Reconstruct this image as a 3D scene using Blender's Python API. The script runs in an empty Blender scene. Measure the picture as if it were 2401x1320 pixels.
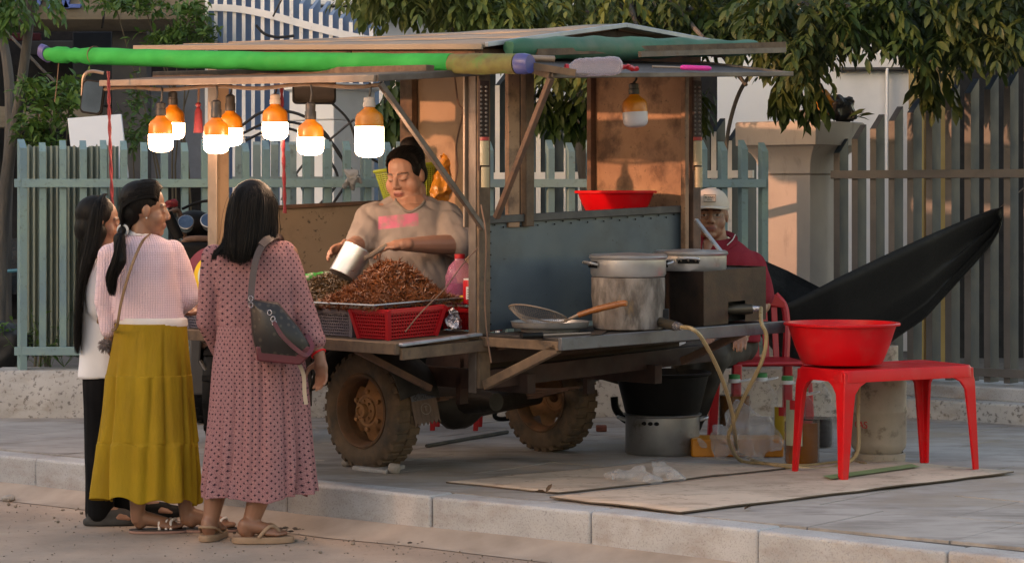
import bpy, bmesh, math, random
from mathutils import Vector as V, Matrix, noise, Euler
random.seed(7)
SC = bpy.context.scene
COL = SC.collection
R = math.radians
# ------------------------------------------------------------ camera, sky, sun, exposure
F, HC, HY, CX, SW = 5600.0, 1.47, 470.0, 1200.5, 0.19      # focal length (photo px), eye height, horizon row, sidewalk height
cam = bpy.data.cameras.new('camera'); camo = bpy.data.objects.new('camera', cam); COL.objects.link(camo)
camo.location = (0, 0, HC); camo.rotation_euler = (R(90), 0, 0)
cam.sensor_width = 36; cam.lens = 36 * F / 2401; cam.shift_y = (HY - 660) / 2401
cam.clip_start = .1; cam.clip_end = 1000
SC.camera = camo
SUN_DIR = V((-.853, -.522, math.tan(R(9)))).normalized()
w = bpy.data.worlds.new('World'); SC.world = w; w.use_nodes = True
nt = w.node_tree
sky = nt.nodes.new('ShaderNodeTexSky'); sky.sky_type = 'NISHITA'; sky.sun_disc = False
sky.sun_elevation = R(9); sky.sun_rotation = math.atan2(SUN_DIR.x, SUN_DIR.y)
sky.air_density = 1.3; sky.dust_density = 2.0; sky.ozone_density = 1.4
nt.links.new(sky.outputs[0], nt.nodes['Background'].inputs[0])
nt.nodes['Background'].inputs[1].default_value = .15
sun = bpy.data.lights.new('sun', 'SUN'); sun.energy = .85; sun.angle = R(.6); sun.color = (1, .56, .33)
suno = bpy.data.objects.new('sun', sun); COL.objects.link(suno)
suno.location = SUN_DIR * 40; suno.rotation_euler = (-SUN_DIR).to_track_quat('-Z', 'Y').to_euler()
SC.view_settings.view_transform = 'Standard'; SC.view_settings.look = 'None'
SC.view_settings.exposure = 1.93; SC.view_settings.gamma = 1
SC.view_settings.use_white_balance = True; SC.view_settings.white_balance_temperature = 7700; SC.view_settings.white_balance_tint = 24
SC.render.engine = 'CYCLES'
SC.cycles.use_denoising = True
SC.cycles.max_bounces = 7; SC.cycles.transparent_max_bounces = 12; SC.cycles.caustics_reflective = False; SC.cycles.caustics_refractive = False
SC.cycles.sample_clamp_indirect = 4

# ------------------------------------------------------------ points
def P(px, py, Y): return V(((px - CX) / F * Y, Y, HC - (py - HY) / F * Y))
def G(px, py, z=SW):
    Y = F * (HC - z) / (py - HY); return V(((px - CX) / F * Y, Y, z))
def lerp(a, b, t): return a + (b - a) * t
def curve(pts, n=8):
    """Catmull-Rom through points"""
    pts = [V(p) for p in pts]; q = [pts[0] * 2 - pts[1]] + pts + [pts[-1] * 2 - pts[-2]]; out = []
    for i in range(1, len(q) - 2):
        for k in range(n):
            t = k / n; a, b, c, d = q[i-1], q[i], q[i+1], q[i+2]
            out.append(.5 * ((2*b) + (c-a)*t + (2*a-5*b+4*c-d)*t*t + (3*b-a-3*c+d)*t**3))
    out.append(pts[-1]); return out
def interp(tab, x):
    if x <= tab[0][0]: return tab[0][1]
    for (a, b), (c, d) in zip(tab, tab[1:]):
        if x <= c: return b + (d - b) * (x - a) / (c - a)
    return tab[-1][1]
UP = V((0, 0, 1))
def nz(p, s=1): return noise.noise(V(p) * s)

# ------------------------------------------------------------ objects
def wm(o):
    m = o.matrix_basis.copy()
    while o.parent: o = o.parent; m = o.matrix_basis @ m
    return m
def tag(o, label=None, cat=None, group=None, kind=None):
    for k, x in (('label', label), ('category', cat), ('group', group), ('kind', kind)):
        if x: o[k] = x
    return o
def thing(name, label, cat, loc=(0, 0, 0), rz=0, group=None, kind=None):
    o = bpy.data.objects.new(name, None); COL.objects.link(o); o.empty_display_size = .1
    o.location = loc; o.rotation_euler = (0, 0, rz)
    return tag(o, label, cat, group, kind)
def copy_tree(o, parent=None):
    c = o.copy(); COL.objects.link(c); c.parent = parent
    for ch in o.children: copy_tree(ch, c)
    return c

class MB:
    def __init__(s): s.v = []; s.f = []
    def add(s, vs, fs):
        n = len(s.v); s.v += [V(p) for p in vs]; s.f += [tuple(i + n for i in f) for f in fs]; return s
    def box(s, c, sz, M=None, tap=1):
        c = V(c); a = []
        for z in (-.5, .5):
            k = tap if z > 0 else 1
            for x, y in ((-.5, -.5), (.5, -.5), (.5, .5), (-.5, .5)):
                p = V((x * sz[0] * k, y * sz[1] * k, z * sz[2])); a.append(c + (M @ p if M else p))
        return s.add(a, [(3, 2, 1, 0), (4, 5, 6, 7), (0, 1, 5, 4), (1, 2, 6, 5), (2, 3, 7, 6), (3, 0, 4, 7)])
    def hexa(s, a, b):
        return s.add(list(a) + list(b), [(3, 2, 1, 0), (4, 5, 6, 7), (0, 1, 5, 4), (1, 2, 6, 5), (2, 3, 7, 6), (3, 0, 4, 7)])
    def bar(s, p0, p1, wd, ht, up=(0, 0, 1)):
        p0 = V(p0); p1 = V(p1); d = (p1 - p0).normalized(); x = d.cross(V(up)).normalized(); y = x.cross(d)
        x *= wd / 2; y *= ht / 2
        return s.hexa([p0 - x - y, p0 + x - y, p0 + x + y, p0 - x + y], [p1 - x - y, p1 + x - y, p1 + x + y, p1 - x + y])
    def tube(s, pts, r, n=8, cap=True):
        pts = [V(p) for p in pts]; m = len(pts)
        rs = [r] * m if not isinstance(r, (list, tuple)) else r
        d = (pts[1] - pts[0]).normalized(); x = d.orthogonal().normalized(); vs = []; fs = []
        for i, p in enumerate(pts):
            t = (pts[min(i + 1, m - 1)] - pts[max(i - 1, 0)])
            if t.length > 1e-9: d = t.normalized()
            x = (x - d * x.dot(d)); x = x.normalized() if x.length > 1e-6 else d.orthogonal().normalized()
            y = d.cross(x)
            for k in range(n):
                a = 2 * math.pi * k / n; vs.append(p + (x * math.cos(a) + y * math.sin(a)) * rs[i])
        for i in range(m - 1):
            for k in range(n):
                k2 = (k + 1) % n; fs.append((i*n+k, i*n+k2, (i+1)*n+k2, (i+1)*n+k))
        if cap: fs.append(tuple(range(n - 1, -1, -1))); fs.append(tuple((m-1)*n + k for k in range(n)))
        return s.add(vs, fs)
    def lathe(s, prof, n=24, M=None, cap=True, c=(0, 0, 0)):
        vs = []; fs = []; m = len(prof); c = V(c)
        for r, z in prof:
            for k in range(n):
                a = 2 * math.pi * k / n; p = V((r * math.cos(a), r * math.sin(a), z)); vs.append(c + (M @ p if M else p))
        for i in range(m - 1):
            for k in range(n):
                k2 = (k + 1) % n; fs.append((i*n+k, i*n+k2, (i+1)*n+k2, (i+1)*n+k))
        if cap: fs.append(tuple(range(n - 1, -1, -1))); fs.append(tuple((m-1)*n + k for k in range(n)))
        return s.add(vs, fs)
    def loft(s, rings, cap=True):
        n = len(rings[0]); m = len(rings); vs = [p for r in rings for p in r]; fs = []
        for i in range(m - 1):
            for k in range(n):
                k2 = (k + 1) % n; fs.append((i*n+k, i*n+k2, (i+1)*n+k2, (i+1)*n+k))
        if cap: fs.append(tuple(range(n - 1, -1, -1))); fs.append(tuple((m-1)*n + k for k in range(n)))
        return s.add(vs, fs)
    def grid(s, rows):
        n = len(rows[0]); m = len(rows); vs = [p for r in rows for p in r]
        return s.add(vs, [(i*n+k, i*n+k+1, (i+1)*n+k+1, (i+1)*n+k) for i in range(m-1) for k in range(n-1)])
    def ell(s, c, r, M=None, nu=14, nv=10):
        prof = [(max(math.sin(math.pi * i / nv), .02), -math.cos(math.pi * i / nv)) for i in range(nv + 1)]
        vs = []; c = V(c); k0 = len(s.v); b = MB().lathe(prof, nu)
        for p in b.v:
            q = V((p.x * r[0], p.y * r[1], p.z * r[2])); vs.append(c + (M @ q if M else q))
        return s.add(vs, b.f)
    def cap(s, p0, p1, r0, r1=None, n=12):
        r1 = r0 if r1 is None else r1; p0 = V(p0); p1 = V(p1); d = (p1 - p0).normalized(); pts = []; rs = []
        for i in range(5): a = math.pi / 2 * i / 5 ; pts.append(p0 - d * r0 * math.cos(a)); rs.append(max(r0 * math.sin(a), .001))
        pts.append(p0); rs.append(r0); pts.append(p1); rs.append(r1)
        for i in range(4, -1, -1): a = math.pi / 2 * i / 5; pts.append(p1 + d * r1 * math.cos(a)); rs.append(max(r1 * math.sin(a), .001))
        return s.tube(pts, rs, n)
    def mesh(s, name, inv=None):
        me = bpy.data.meshes.new(name)
        me.from_pydata([(inv @ p) if inv else p for p in s.v], [], s.f); me.update(); return me
    def build(s, name, mat, parent=None, loc=None, smooth=True, bevel=0, local=False, seg=2, angle=40):
        if parent: inv = None if local else wm(parent).inverted()
        else: inv = Matrix.Translation(-V(loc)) if loc is not None and not local else None
        me = s.mesh(name, inv); o = bpy.data.objects.new(name, me); COL.objects.link(o)
        if parent: o.parent = parent
        elif loc is not None: o.location = loc
        if mat: me.materials.append(mat)
        if smooth:
            me.polygons.foreach_set('use_smooth', [True] * len(me.polygons))
            try: me.set_sharp_from_angle(angle=R(angle))
            except Exception: pass
        if bevel:
            b = o.modifiers.new('bevel', 'BEVEL'); b.width = bevel; b.segments = seg; b.limit_method = 'ANGLE'; b.angle_limit = R(40); b.harden_normals = False
        return o

def blob(mb, voxel=.006, it=4, fac=.5, fn=None):
    """union of closed shapes as one continuous surface -> MB"""
    me = mb.mesh('tmp'); o = bpy.data.objects.new('tmp', me); COL.objects.link(o)
    m = o.modifiers.new('r', 'REMESH'); m.mode = 'VOXEL'; m.voxel_size = voxel; m.adaptivity = 0
    if it: sm = o.modifiers.new('s', 'SMOOTH'); sm.factor = fac; sm.iterations = it
    dg = bpy.context.evaluated_depsgraph_get(); ev = o.evaluated_get(dg); em = ev.to_mesh()
    r = MB(); r.v = [v.co.copy() for v in em.vertices]; ns = [v.normal.copy() for v in em.vertices]; r.f = [tuple(p.vertices) for p in em.polygons]
    ev.to_mesh_clear(); bpy.data.objects.remove(o); bpy.data.meshes.remove(me)
    if fn: r.v = [fn(p, n) for p, n in zip(r.v, ns)]
    return r
def setcol(o, cols, name='Col'):
    a = o.data.color_attributes.new(name, 'FLOAT_COLOR', 'POINT')
    a.data.foreach_set('color', [x for c in cols for x in (c[0], c[1], c[2], 1)])
def setpat(o, uv, name='pat'):
    a = o.data.attributes.new(name, 'FLOAT_VECTOR', 'POINT')
    a.data.foreach_set('vector', [x for c in uv for x in (c[0], c[1], 0)])
def text(name, body, size, mat, parent, M, depth=.001, align='CENTER', shear=0):
    cu = bpy.data.curves.new(name, 'FONT'); cu.body = body; cu.size = size; cu.extrude = depth; cu.align_x = align; cu.align_y = 'CENTER'; cu.shear = shear
    o = bpy.data.objects.new('tmp', cu); COL.objects.link(o)
    dg = bpy.context.evaluated_depsgraph_get(); me = bpy.data.meshes.new_from_object(o.evaluated_get(dg))
    bpy.data.objects.remove(o); bpy.data.curves.remove(cu)
    me.name = name; me.materials.clear(); me.materials.append(mat)
    t = bpy.data.objects.new(name, me); COL.objects.link(t); t.parent = parent
    t.matrix_basis = wm(parent).inverted() @ M
    return t
def frame(o, x, z):
    """matrix with origin o, local x along x, local y (text up) along z"""
    x = V(x).normalized(); z = V(z); z = (z - x * z.dot(x)).normalized(); n = x.cross(z)
    m = Matrix((x, z, n)).transposed().to_4x4(); m.translation = V(o); return m

# ------------------------------------------------------------ materials
def S(r, g, b):
    f = lambda c: (c / 255 / 12.92) if c / 255 <= .04045 else ((c / 255 + .055) / 1.055) ** 2.4
    return (f(r), f(g), f(b))
def c4(c): return (c[0], c[1], c[2], 1)
class NT:
    def __init__(s, name):
        s.m = bpy.data.materials.new(name); s.m.use_nodes = True; s.t = s.m.node_tree; s.b = s.t.nodes['Principled BSDF']
    def n(s, typ, **kw):
        nd = s.t.nodes.new(typ)
        for k, x in kw.items(): setattr(nd, k, x)
        return nd
    def l(s, a, b): s.t.links.new(a, b)
    def val(s, sock, x):
        if hasattr(x, 'is_linked') or isinstance(x, bpy.types.NodeSocket): s.l(x, sock)
        else: sock.default_value = x
    def math(s, op, a, b=None, c=None):
        nd = s.n('ShaderNodeMath', operation=op)
        for i, x in enumerate((a, b, c)):
            if x is not None: s.val(nd.inputs[i], x)
        return nd.outputs[0]
    def pos(s, scale=(1, 1, 1), obj=False):
        if obj == 'pat': o = s.n('ShaderNodeAttribute', attribute_name='pat').outputs['Vector']
        elif obj: o = s.n('ShaderNodeTexCoord').outputs['Object']
        else: o = s.n('ShaderNodeNewGeometry').outputs['Position']
        mp = s.n('ShaderNodeMapping'); mp.inputs['Scale'].default_value = scale; s.l(o, mp.inputs[0]); return mp.outputs[0]
    def noise(s, p, scale, detail=5, rough=.55, dist=0):
        nd = s.n('ShaderNodeTexNoise'); nd.inputs['Scale'].default_value = scale; nd.inputs['Detail'].default_value = detail
        nd.inputs['Roughness'].default_value = rough; nd.inputs['Distortion'].default_value = dist; s.l(p, nd.inputs['Vector']); return nd.outputs['Fac']
    def rng(s, x, a, b, c=0, d=1):
        nd = s.n('ShaderNodeMapRange'); nd.inputs[1].default_value = a; nd.inputs[2].default_value = b; nd.inputs[3].default_value = c; nd.inputs[4].default_value = d
        s.l(x, nd.inputs[0]); return nd.outputs[0]
    def mix(s, f, a, b, blend='MIX'):
        nd = s.n('ShaderNodeMix', data_type='RGBA', blend_type=blend); s.val(nd.inputs[0], f)
        for i, x in ((6, a), (7, b)):
            if isinstance(x, tuple): nd.inputs[i].default_value = c4(x)
            else: s.l(x, nd.inputs[i])
        return nd.outputs[2]
    def bump(s, h, st, dist=.01):
        nd = s.n('ShaderNodeBump'); nd.inputs['Strength'].default_value = st; nd.inputs['Distance'].default_value = dist; s.l(h, nd.inputs['Height'])
        if s.b.inputs['Normal'].is_linked: s.l(s.b.inputs['Normal'].links[0].from_socket, nd.inputs['Normal'])
        s.l(nd.outputs[0], s.b.inputs['Normal'])
MATS = {}
def mk(name, col, col2=None, sc=6, lo=.35, hi=.65, rough=.6, rvar=.1, metal=0, bump=.15, bs=80, bd=.004, dirt=None, dirt2=None, st=(1, 1, 1), obj=False, spec=.5, sss=0, alpha=1, island=0):
    t = NT(name); b = t.b; p = t.pos(st, obj)
    n1 = t.noise(p, sc)
    c = t.mix(t.rng(n1, lo, hi), col, col2 if col2 else tuple(x * .8 for x in col))
    for d in (dirt, dirt2):
        if d: c = t.mix(t.math('MULTIPLY', t.rng(t.noise(t.pos(d[4] if len(d) > 4 else st, obj), d[1], 8, .65), d[2], d[3]), d[5] if len(d) > 5 else .85), c, d[0])
    if island:
        ri = t.n('ShaderNodeNewGeometry').outputs['Random Per Island']
        c = t.mix(t.rng(ri, 0, 1, 0, island), c, tuple(x * .35 for x in col))
    t.l(c, b.inputs['Base Color'])
    t.l(t.rng(t.noise(p, sc * 2.3), .3, .7, max(rough - rvar, .02), min(rough + rvar, 1)), b.inputs['Roughness'])
    b.inputs['Metallic'].default_value = metal; b.inputs['Specular IOR Level'].default_value = spec
    if bump: t.bump(t.noise(p, bs, 6, .6), bump, bd)
    if alpha < 1: b.inputs['Alpha'].default_value = alpha
    MATS[name] = t.m; return t.m
# ------------------------------------------------------------ shared materials
m_road = mk('dusty_road', (.42, .32, .255), (.30, .23, .185), sc=1.6, bump=.5, bs=140, bd=.006, rough=.95, rvar=.04, dirt=((.13, .105, .085), 24, .56, .8), dirt2=((.44, .36, .29), 6, .55, .75))
m_walk = mk('worn_paving', (.40, .37, .35), (.29, .265, .25), sc=2.2, bump=.25, bs=90, rough=.8, dirt=((.12, .10, .09), 2.6, .47, .70, (1, 2.6, 1), .7), dirt2=((.33, .27, .21), 1.1, .5, .7))
m_walkbase = mk('paving_joint', (.10, .09, .08), rough=.95)
m_kerb = mk('terrazzo_kerb', (.46, .46, .47), (.36, .355, .36), sc=3, bump=.3, bs=160, rough=.75, dirt=((.16, .15, .15), 130, .52, .66, (1, 1, 1), .55), dirt2=((.24, .17, .13), 3.4, .48, .70, (1, 1, 2.2), .6))
m_gutter = mk('gutter_concrete', (.40, .33, .28), (.29, .235, .195), sc=4, bump=.3, bs=70, rough=.9)
m_plinth = mk('peeling_white_plinth', (.50, .49, .48), (.40, .39, .38), sc=5, bump=.5, bs=40, rough=.9, dirt=((.11, .10, .095), 34, .54, .63, (1, 1, 1), .8), dirt2=((.26, .215, .17), 5, .52, .72, (1, 1, 2), .7))
m_green = mk('faded_green_paint', (.20, .315, .295), (.14, .24, .285), sc=3, bump=.25, bs=60, rough=.6, dirt=((.11, .17, .16), 30, .56, .7), dirt2=((.22, .12, .06), 12, .66, .75))
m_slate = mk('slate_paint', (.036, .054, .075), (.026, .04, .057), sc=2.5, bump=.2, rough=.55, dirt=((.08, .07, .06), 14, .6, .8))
m_white = mk('white_fence_paint', (.74, .75, .77), (.64, .66, .69), sc=3, bump=.1, rough=.5, dirt=((.3, .3, .3), 10, .6, .8))
m_blue = mk('blue_fence_paint', (.17, .26, .40), (.13, .20, .33), sc=3, bump=.1, rough=.5)
m_wall = mk('white_render', (.78, .80, .82), (.68, .71, .74), sc=.8, bump=.1, rough=.85, dirt=((.55, .58, .61), 1.2, .5, .8))
m_wallblue = mk('pale_blue_render', (.40, .47, .56), (.34, .40, .49), sc=1, rough=.8)
m_pillar = mk('pillar_render', (.44, .39, .36), (.36, .32, .30), sc=2.2, bump=.25, bs=60, rough=.85, dirt=((.17, .16, .15), 5, .56, .78, (2, 2, .5), .75))
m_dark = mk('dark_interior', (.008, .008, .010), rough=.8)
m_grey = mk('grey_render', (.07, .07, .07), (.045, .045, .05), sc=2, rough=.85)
m_tan = mk('tan_fascia', (.26, .22, .17), (.2, .17, .13), sc=1.5, rough=.7, dirt=((.10, .07, .05), 2.5, .5, .75, (1, 1, 3)))
m_yellow = mk('ochre_render', (.36, .25, .09), (.28, .19, .07), sc=3, rough=.8)
m_bark = mk('grey_bark', (.13, .115, .10), (.065, .06, .055), sc=9, st=(1, 1, .25), bump=.8, bs=30, bd=.02, rough=.95)
m_signblue = mk('sign_blue', (.05, .12, .42), (.04, .09, .34), sc=4, rough=.4)
m_cable = mk('black_cable', (.022, .022, .024), rough=.5, bump=0)
m_letters = mk('pale_letters', (.2, .19, .18), rough=.6)

def leafmat(name, ca, cb, cc):
    t = NT(name); b = t.b; g = t.n('ShaderNodeNewGeometry')
    c = t.mix(t.rng(t.noise(t.pos(), 1.7, 3), .38, .62), ca, cb)
    c = t.mix(t.rng(g.outputs['Random Per Island'], .3, 1, 0, .75), c, cc)
    t.l(c, b.inputs['Base Color']); b.inputs['Roughness'].default_value = .5
    b.inputs['Specular IOR Level'].default_value = .35
    tr = t.n('ShaderNodeBsdfTranslucent'); t.l(c, tr.inputs[0]); ms = t.n('ShaderNodeMixShader'); ms.inputs[0].default_value = .22
    t.l(b.outputs[0], ms.inputs[1]); t.l(tr.outputs[0], ms.inputs[2]); t.l(ms.outputs[0], t.t.nodes['Material Output'].inputs[0]); return t.m
m_leaf = leafmat('big_leaf', (.045, .085, .02), (.065, .082, .022), (.018, .045, .013))
m_leaf2 = leafmat('small_leaf', (.07, .16, .03), (.05, .11, .03), (.12, .20, .04))
m_twig = mk('twig', (.09, .075, .05), rough=.9)

# ------------------------------------------------------------ ground
mb = MB(); mb.add([(-300, -100, 0), (300, -100, 0), (300, 600, 0), (-300, 600, 0)], [(0, 1, 2, 3)])
road = tag(mb.build('road', m_road, loc=(0, 0, 0)), 'dusty brown road surface in front of the kerb', 'road', kind='structure')
KP = [V((-9.0, 16.8, 0)), V((-2.57, 11.99, 0)), V((.32, 9.81, 0)), V((1.61, 8.68, 0)), V((6.1, 4.7, 0))]
mb = MB(); back = [V((60, 4.7, 0)), V((60, 120, 0)), V((-60, 120, 0)), V((-60, 16.8, 0))]
nrm = V((.61, .79, 0))
poly = [k + nrm * .1 for k in KP] + back
mb.add([V((p.x, p.y, SW - .012)) for p in poly], [tuple(range(len(poly)))])
walk = tag(mb.build('sidewalk', m_walkbase, loc=(0, 0, 0), smooth=False), 'grey paved sidewalk under the food cart', 'sidewalk', kind='structure')
t_, n_ = V((.79, -.61, 0)).normalized(), V((.61, .79, 0)).normalized()
org = V((.32, 9.81, 0)) + n_ * .165
proto = None; slabw = .62
mbp = MB().box((0, 0, -.008), (slabw - .006, slabw - .006, .016)); me_slab = mbp.mesh('paving_slab'); me_slab.materials.append(m_walk)
for i in range(-11, 9):
    for j in range(0, 9):
        c = org + t_ * ((i + (.5 if j % 2 else 0)) * slabw) + n_ * ((j + .5) * slabw)
        px = CX + c.x / c.y * F if c.y > 1 else 9999
        if c.y < 6 or px < -160 or px > 2560: continue
        o = bpy.data.objects.new('paving_slab', me_slab); COL.objects.link(o); o.parent = walk
        o.location = (c.x, c.y, SW + random.uniform(-.0015, .0015)); o.rotation_euler = (random.uniform(-.002, .002), random.uniform(-.002, .002), math.atan2(t_.y, t_.x))
kerb = thing('kerb', 'pale speckled stone kerb along the sidewalk edge', 'kerb', (0, 0, 0), kind='structure')
def along(s):          # arclength from joint P1, + to the right
    pts = KP[2:] if s >= 0 else [KP[2], KP[1], KP[0]]
    d = abs(s)
    for a, b in zip(pts, pts[1:]):
        L = (b - a).length
        if d <= L or b is pts[-1]: return a + (b - a) * (d / L)
        d -= L
for k in range(-9, 6):
    a, b = along(k * .84 + .002), along((k + 1) * .84 - .002); d = (b - a).normalized(); n = V((-d.y, d.x, 0)); n = n if n.y > 0 else -n
    z1 = SW + .004 + random.uniform(-.003, .003); z0 = -.03
    jit = n * random.uniform(-.004, .004)
    q = [a + jit, b + jit, b + jit + n * .165, a + jit + n * .165]
    MB().hexa([p + V((0, 0, z0)) for p in q], [p + V((0, 0, z1)) for p in q]).build('kerb_stone', m_kerb, kerb, bevel=.014, seg=3)
mb = MB()
L = [along(k * .42) for k in range(-20, 12)]
mb.grid([[p + n_ * .01 + V((0, 0, .062)) for p in L], [p - n_ * .025 + V((0, 0, .05)) for p in L], [p - n_ * (.11 + .02 * nz(p, 1.3)) + V((0, 0, .012)) for p in L], [p - n_ * (.20 + .03 * nz(p, 2)) + V((0, 0, .003)) for p in L]])
gut = tag(mb.build('gutter', m_gutter, loc=(0, 0, 0)), 'sloping concrete gutter strip at the foot of the kerb', 'gutter', kind='structure')
# pebbles and dirt swept against the kerb
mb = MB()
for i in range(420):
    s = random.uniform(-4.2, 3.2); k = abs(random.gauss(0, .25)); off = .20 + k
    p = along(s) - n_ * off
    if p.y < 7.5: continue
    r = random.choice((.002, .003, .004, .005, .008)) * random.uniform(.6, 1.2)
    if off < .3: r *= 1.2
    mb.ell(p + V((0, 0, r * .4 + (.002 if off > .22 else .006))), (r, r * random.uniform(.6, 1), r * .7), Euler((0, 0, random.uniform(0, 3))).to_matrix(), 5, 4)
for i in range(900):
    Y = random.uniform(8.3, 12); X = random.uniform(-.24, .1) * Y
    k = min((along(s) - V((X, Y, 0))).length for s in (-3, -2, -1, 0, 1))
    q = along((X - .32) / .79)
    if Y > q.y - .3: continue
    r = random.uniform(.0015, .005); mb.ell((X, Y, r * .5), (r, r * .8, r * .6), None, 5, 4)
tag(mb.build('gravel', mk('grit', (.26, .21, .17), (.16, .135, .11), sc=30, rough=.95, bump=0), loc=(0, 0, 0)), 'loose grit and small pebbles on the dusty road', 'gravel', kind='stuff')
for px, py, n, sp in ((640, 1245, 60, .10), (540, 1210, 40, .07), (1020, 1270, 40, .09)):
    mb = MB(); c = G(px, py, .004)
    for i in range(n):
        d = V((random.gauss(0, sp), random.gauss(0, sp * .6), 0)); r = random.uniform(.006, .02) * (1.1 - min(d.length / (sp * 3), 1))
        mb.ell(c + d + V((0, 0, r * .3)), (r, r * .9, r * .6), None, 6, 5)
    tag(mb.build('dirt_clump', mk('damp_soil', (.075, .06, .05), (.05, .04, .035), sc=30, bump=.4, rough=1), loc=c), {640: 'dark soil crumbs on the road beside the dress wearer\'s sandal', 540: 'dark soil crumbs on the road just right of the yellow skirt', 1020: 'dark soil crumbs on the road below the kerb patch without shoppers'}[px], 'soil', kind='stuff')

# ------------------------------------------------------------ low green picket fence on its plinth
mb = MB()
xs = [-3.05, -2.6, -2, -1, 0, 1, 1.9]
rows = []
for x in [(-3.06 + i * .12) for i in range(44)]:
    y = 14.05 + .05 * (x + 3) / 1.0 * .5
    rows.append([V((x, y + .0 + .012 * nz((x, 1, 2), 3), SW - .02)), V((x, y - .005 + .014 * nz((x, 0, 0), 4), SW + .12)), V((x, y + .01 + .01 * nz((x, 5, 0), 4), .445 + .008 * nz((x, 3, 0), 5))), V((x, y + .03, .468)), V((x, y + .30, .47)), V((x, y + .32, SW - .02))])
mb.loft(rows)
pl = tag(mb.build('fence_plinth', m_plinth, loc=(-3, 14.05, SW)), 'peeling whitewashed concrete plinth under the low green fence', 'low wall')
fy = lambda x: 14.17 + .03 * (x + 3)
fence = thing('picket_fence', 'low faded green metal picket fence behind the cart', 'fence', (-2.93, 14.17, .468))
def picket(mb, c, zb, zt, wd, dp, rz, slope):
    M = Matrix.Rotation(rz, 3, 'Z'); a = []
    for x, y in ((-.5, -.5), (.5, -.5), (.5, .5), (-.5, .5)):
        a.append(V((c[0], c[1], zb)) + M @ V((x * wd, y * dp, 0)))
    b = [V((p.x, p.y, zt + (slope if i > 1 else 0))) for i, p in enumerate(a)]
    return mb.hexa(a, b)
px = 52
while px < 1800:
    Y = fy((px - CX) / F * 14.2); c = P(px, 400, Y); z1 = P(px, 352, Y).z + random.uniform(-.012, .012)
    picket(MB(), c, .575 if px > 60 else .468, z1, .038 if px > 60 else .04, .075 if px > 60 else .12, R(14 if px > 60 else 20), .055).build('picket', m_green, fence, smooth=False)
    px += 47.6 if not 1380 < px < 1430 else 262
for py in (430, 822):
    a, b = P(38, py, fy(-2.95)), P(1795, py, fy(1.5)); a.z = b.z = P(38, py, fy(-2.95)).z
    a.y -= .045; b.y -= .045
    MB().bar(a, b, .03, .05).build('rail', m_green, fence, bevel=.003)
# second folded leaf behind it
leaf2 = thing('gate_leaf', 'grey green slatted gate leaf folded behind the low fence', 'gate', (-1.6, 14.75, .4))
m_green2 = mk('grey_green_paint', (.25, .31, .29), (.19, .25, .25), sc=4, rough=.6, dirt=((.12, .14, .13), 20, .55, .7))
px = 560
while px < 1000:
    c = P(px, 400, 14.75); picket(MB(), c, .5, P(px, 340, 14.75).z, .045, .04, R(10), .02).build('slat', m_green2, leaf2, smooth=False); px += 42
for py in (424, 800): MB().bar(P(545, py, 14.72), P(1010, py, 14.72), .02, .05).build('rail', m_green2, leaf2)
# corrugated sheet behind the left end
mb = MB(); rws = []
for zz in (.52, 1.80):
    rws.append([V((-2.95 + i * .0065 * .9, 14.55 + .018 * (1 if (i // 3) % 2 else -1), zz + .02 * nz((i, 0, 0), .3))) for i in range(95)])
mb.grid(rws)
o = mb.build('corrugated_sheet', mk('corrugated_green', (.22, .26, .22), (.17, .2, .17), sc=6, st=(1, 1, .2), rough=.6, dirt=((.16, .10, .06), 9, .58, .75, (1, 1, .3))), loc=(-2.9, 14.55, .5), smooth=False)
sm = o.modifiers.new('solid', 'SOLIDIFY'); sm.thickness = .006
tag(o, 'weathered corrugated sheet standing behind the fence\'s left end', 'sheet')
# weeds at the fence foot
def sprig(mb, base, h, n, ls, spread=.3, up=1):
    for k in range(n):
        d = V((random.gauss(0, spread), random.gauss(0, spread), up)).normalized(); tip = V(base) + d * h * random.uniform(.5, 1)
        mid = lerp(V(base), tip, .5) + V((random.gauss(0, .02), random.gauss(0, .02), 0)); mb.tube(curve([base, mid, tip], 3), .0016, 4, False)
        for j in range(5):
            q = lerp(mid, tip, random.uniform(-.3, 1)); leaflet(mb, q, V((random.gauss(0, 1), random.gauss(0, 1), random.gauss(.2, .5))), ls * random.uniform(.6, 1.2), .4)
def leaflet(mb, p, d, L, wr=.36, up=None):
    d = d.normalized(); s = d.cross(up if up else V((random.gauss(0, .4), random.gauss(0, .4), 1))); s = s.normalized() if s.length > .05 else d.orthogonal().normalized()
    n = s.cross(d); w = L * wr / 2; dr = -n * L * .06
    mb.add([p, p + d*L*.32 + s*w*.9 + n*w*.35, p + d*L*.32 - s*w*.9 + n*w*.35, p + d*L*.68 + s*w*.85 + n*w*.3 + dr, p + d*L*.68 - s*w*.85 + n*w*.3 + dr, p + d*L + dr*2.5, p + d*L*.35, p + d*L*.7 + dr],
           [(0, 6, 1), (0, 2, 6), (6, 7, 3, 1), (6, 2, 4, 7), (7, 5, 3), (7, 4, 5)])
for i, (px, h, n, lab) in enumerate(((95, .35, 9, 'thin weed with curled leaves at the fence foot, leftmost'), (150, .3, 9, 'low weed at the fence foot nearest the white shirt'), (120, .5, 5, 'tall climbing weed between the leftmost green pickets'))):
    mb = MB(); c = P(px, 868, 14.35); c.z = .47; sprig(mb, c, h, n, .05, .5)
    tag(mb.build('weed', m_leaf2, loc=c), lab, 'weed', 'weeds at the fence foot')

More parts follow.
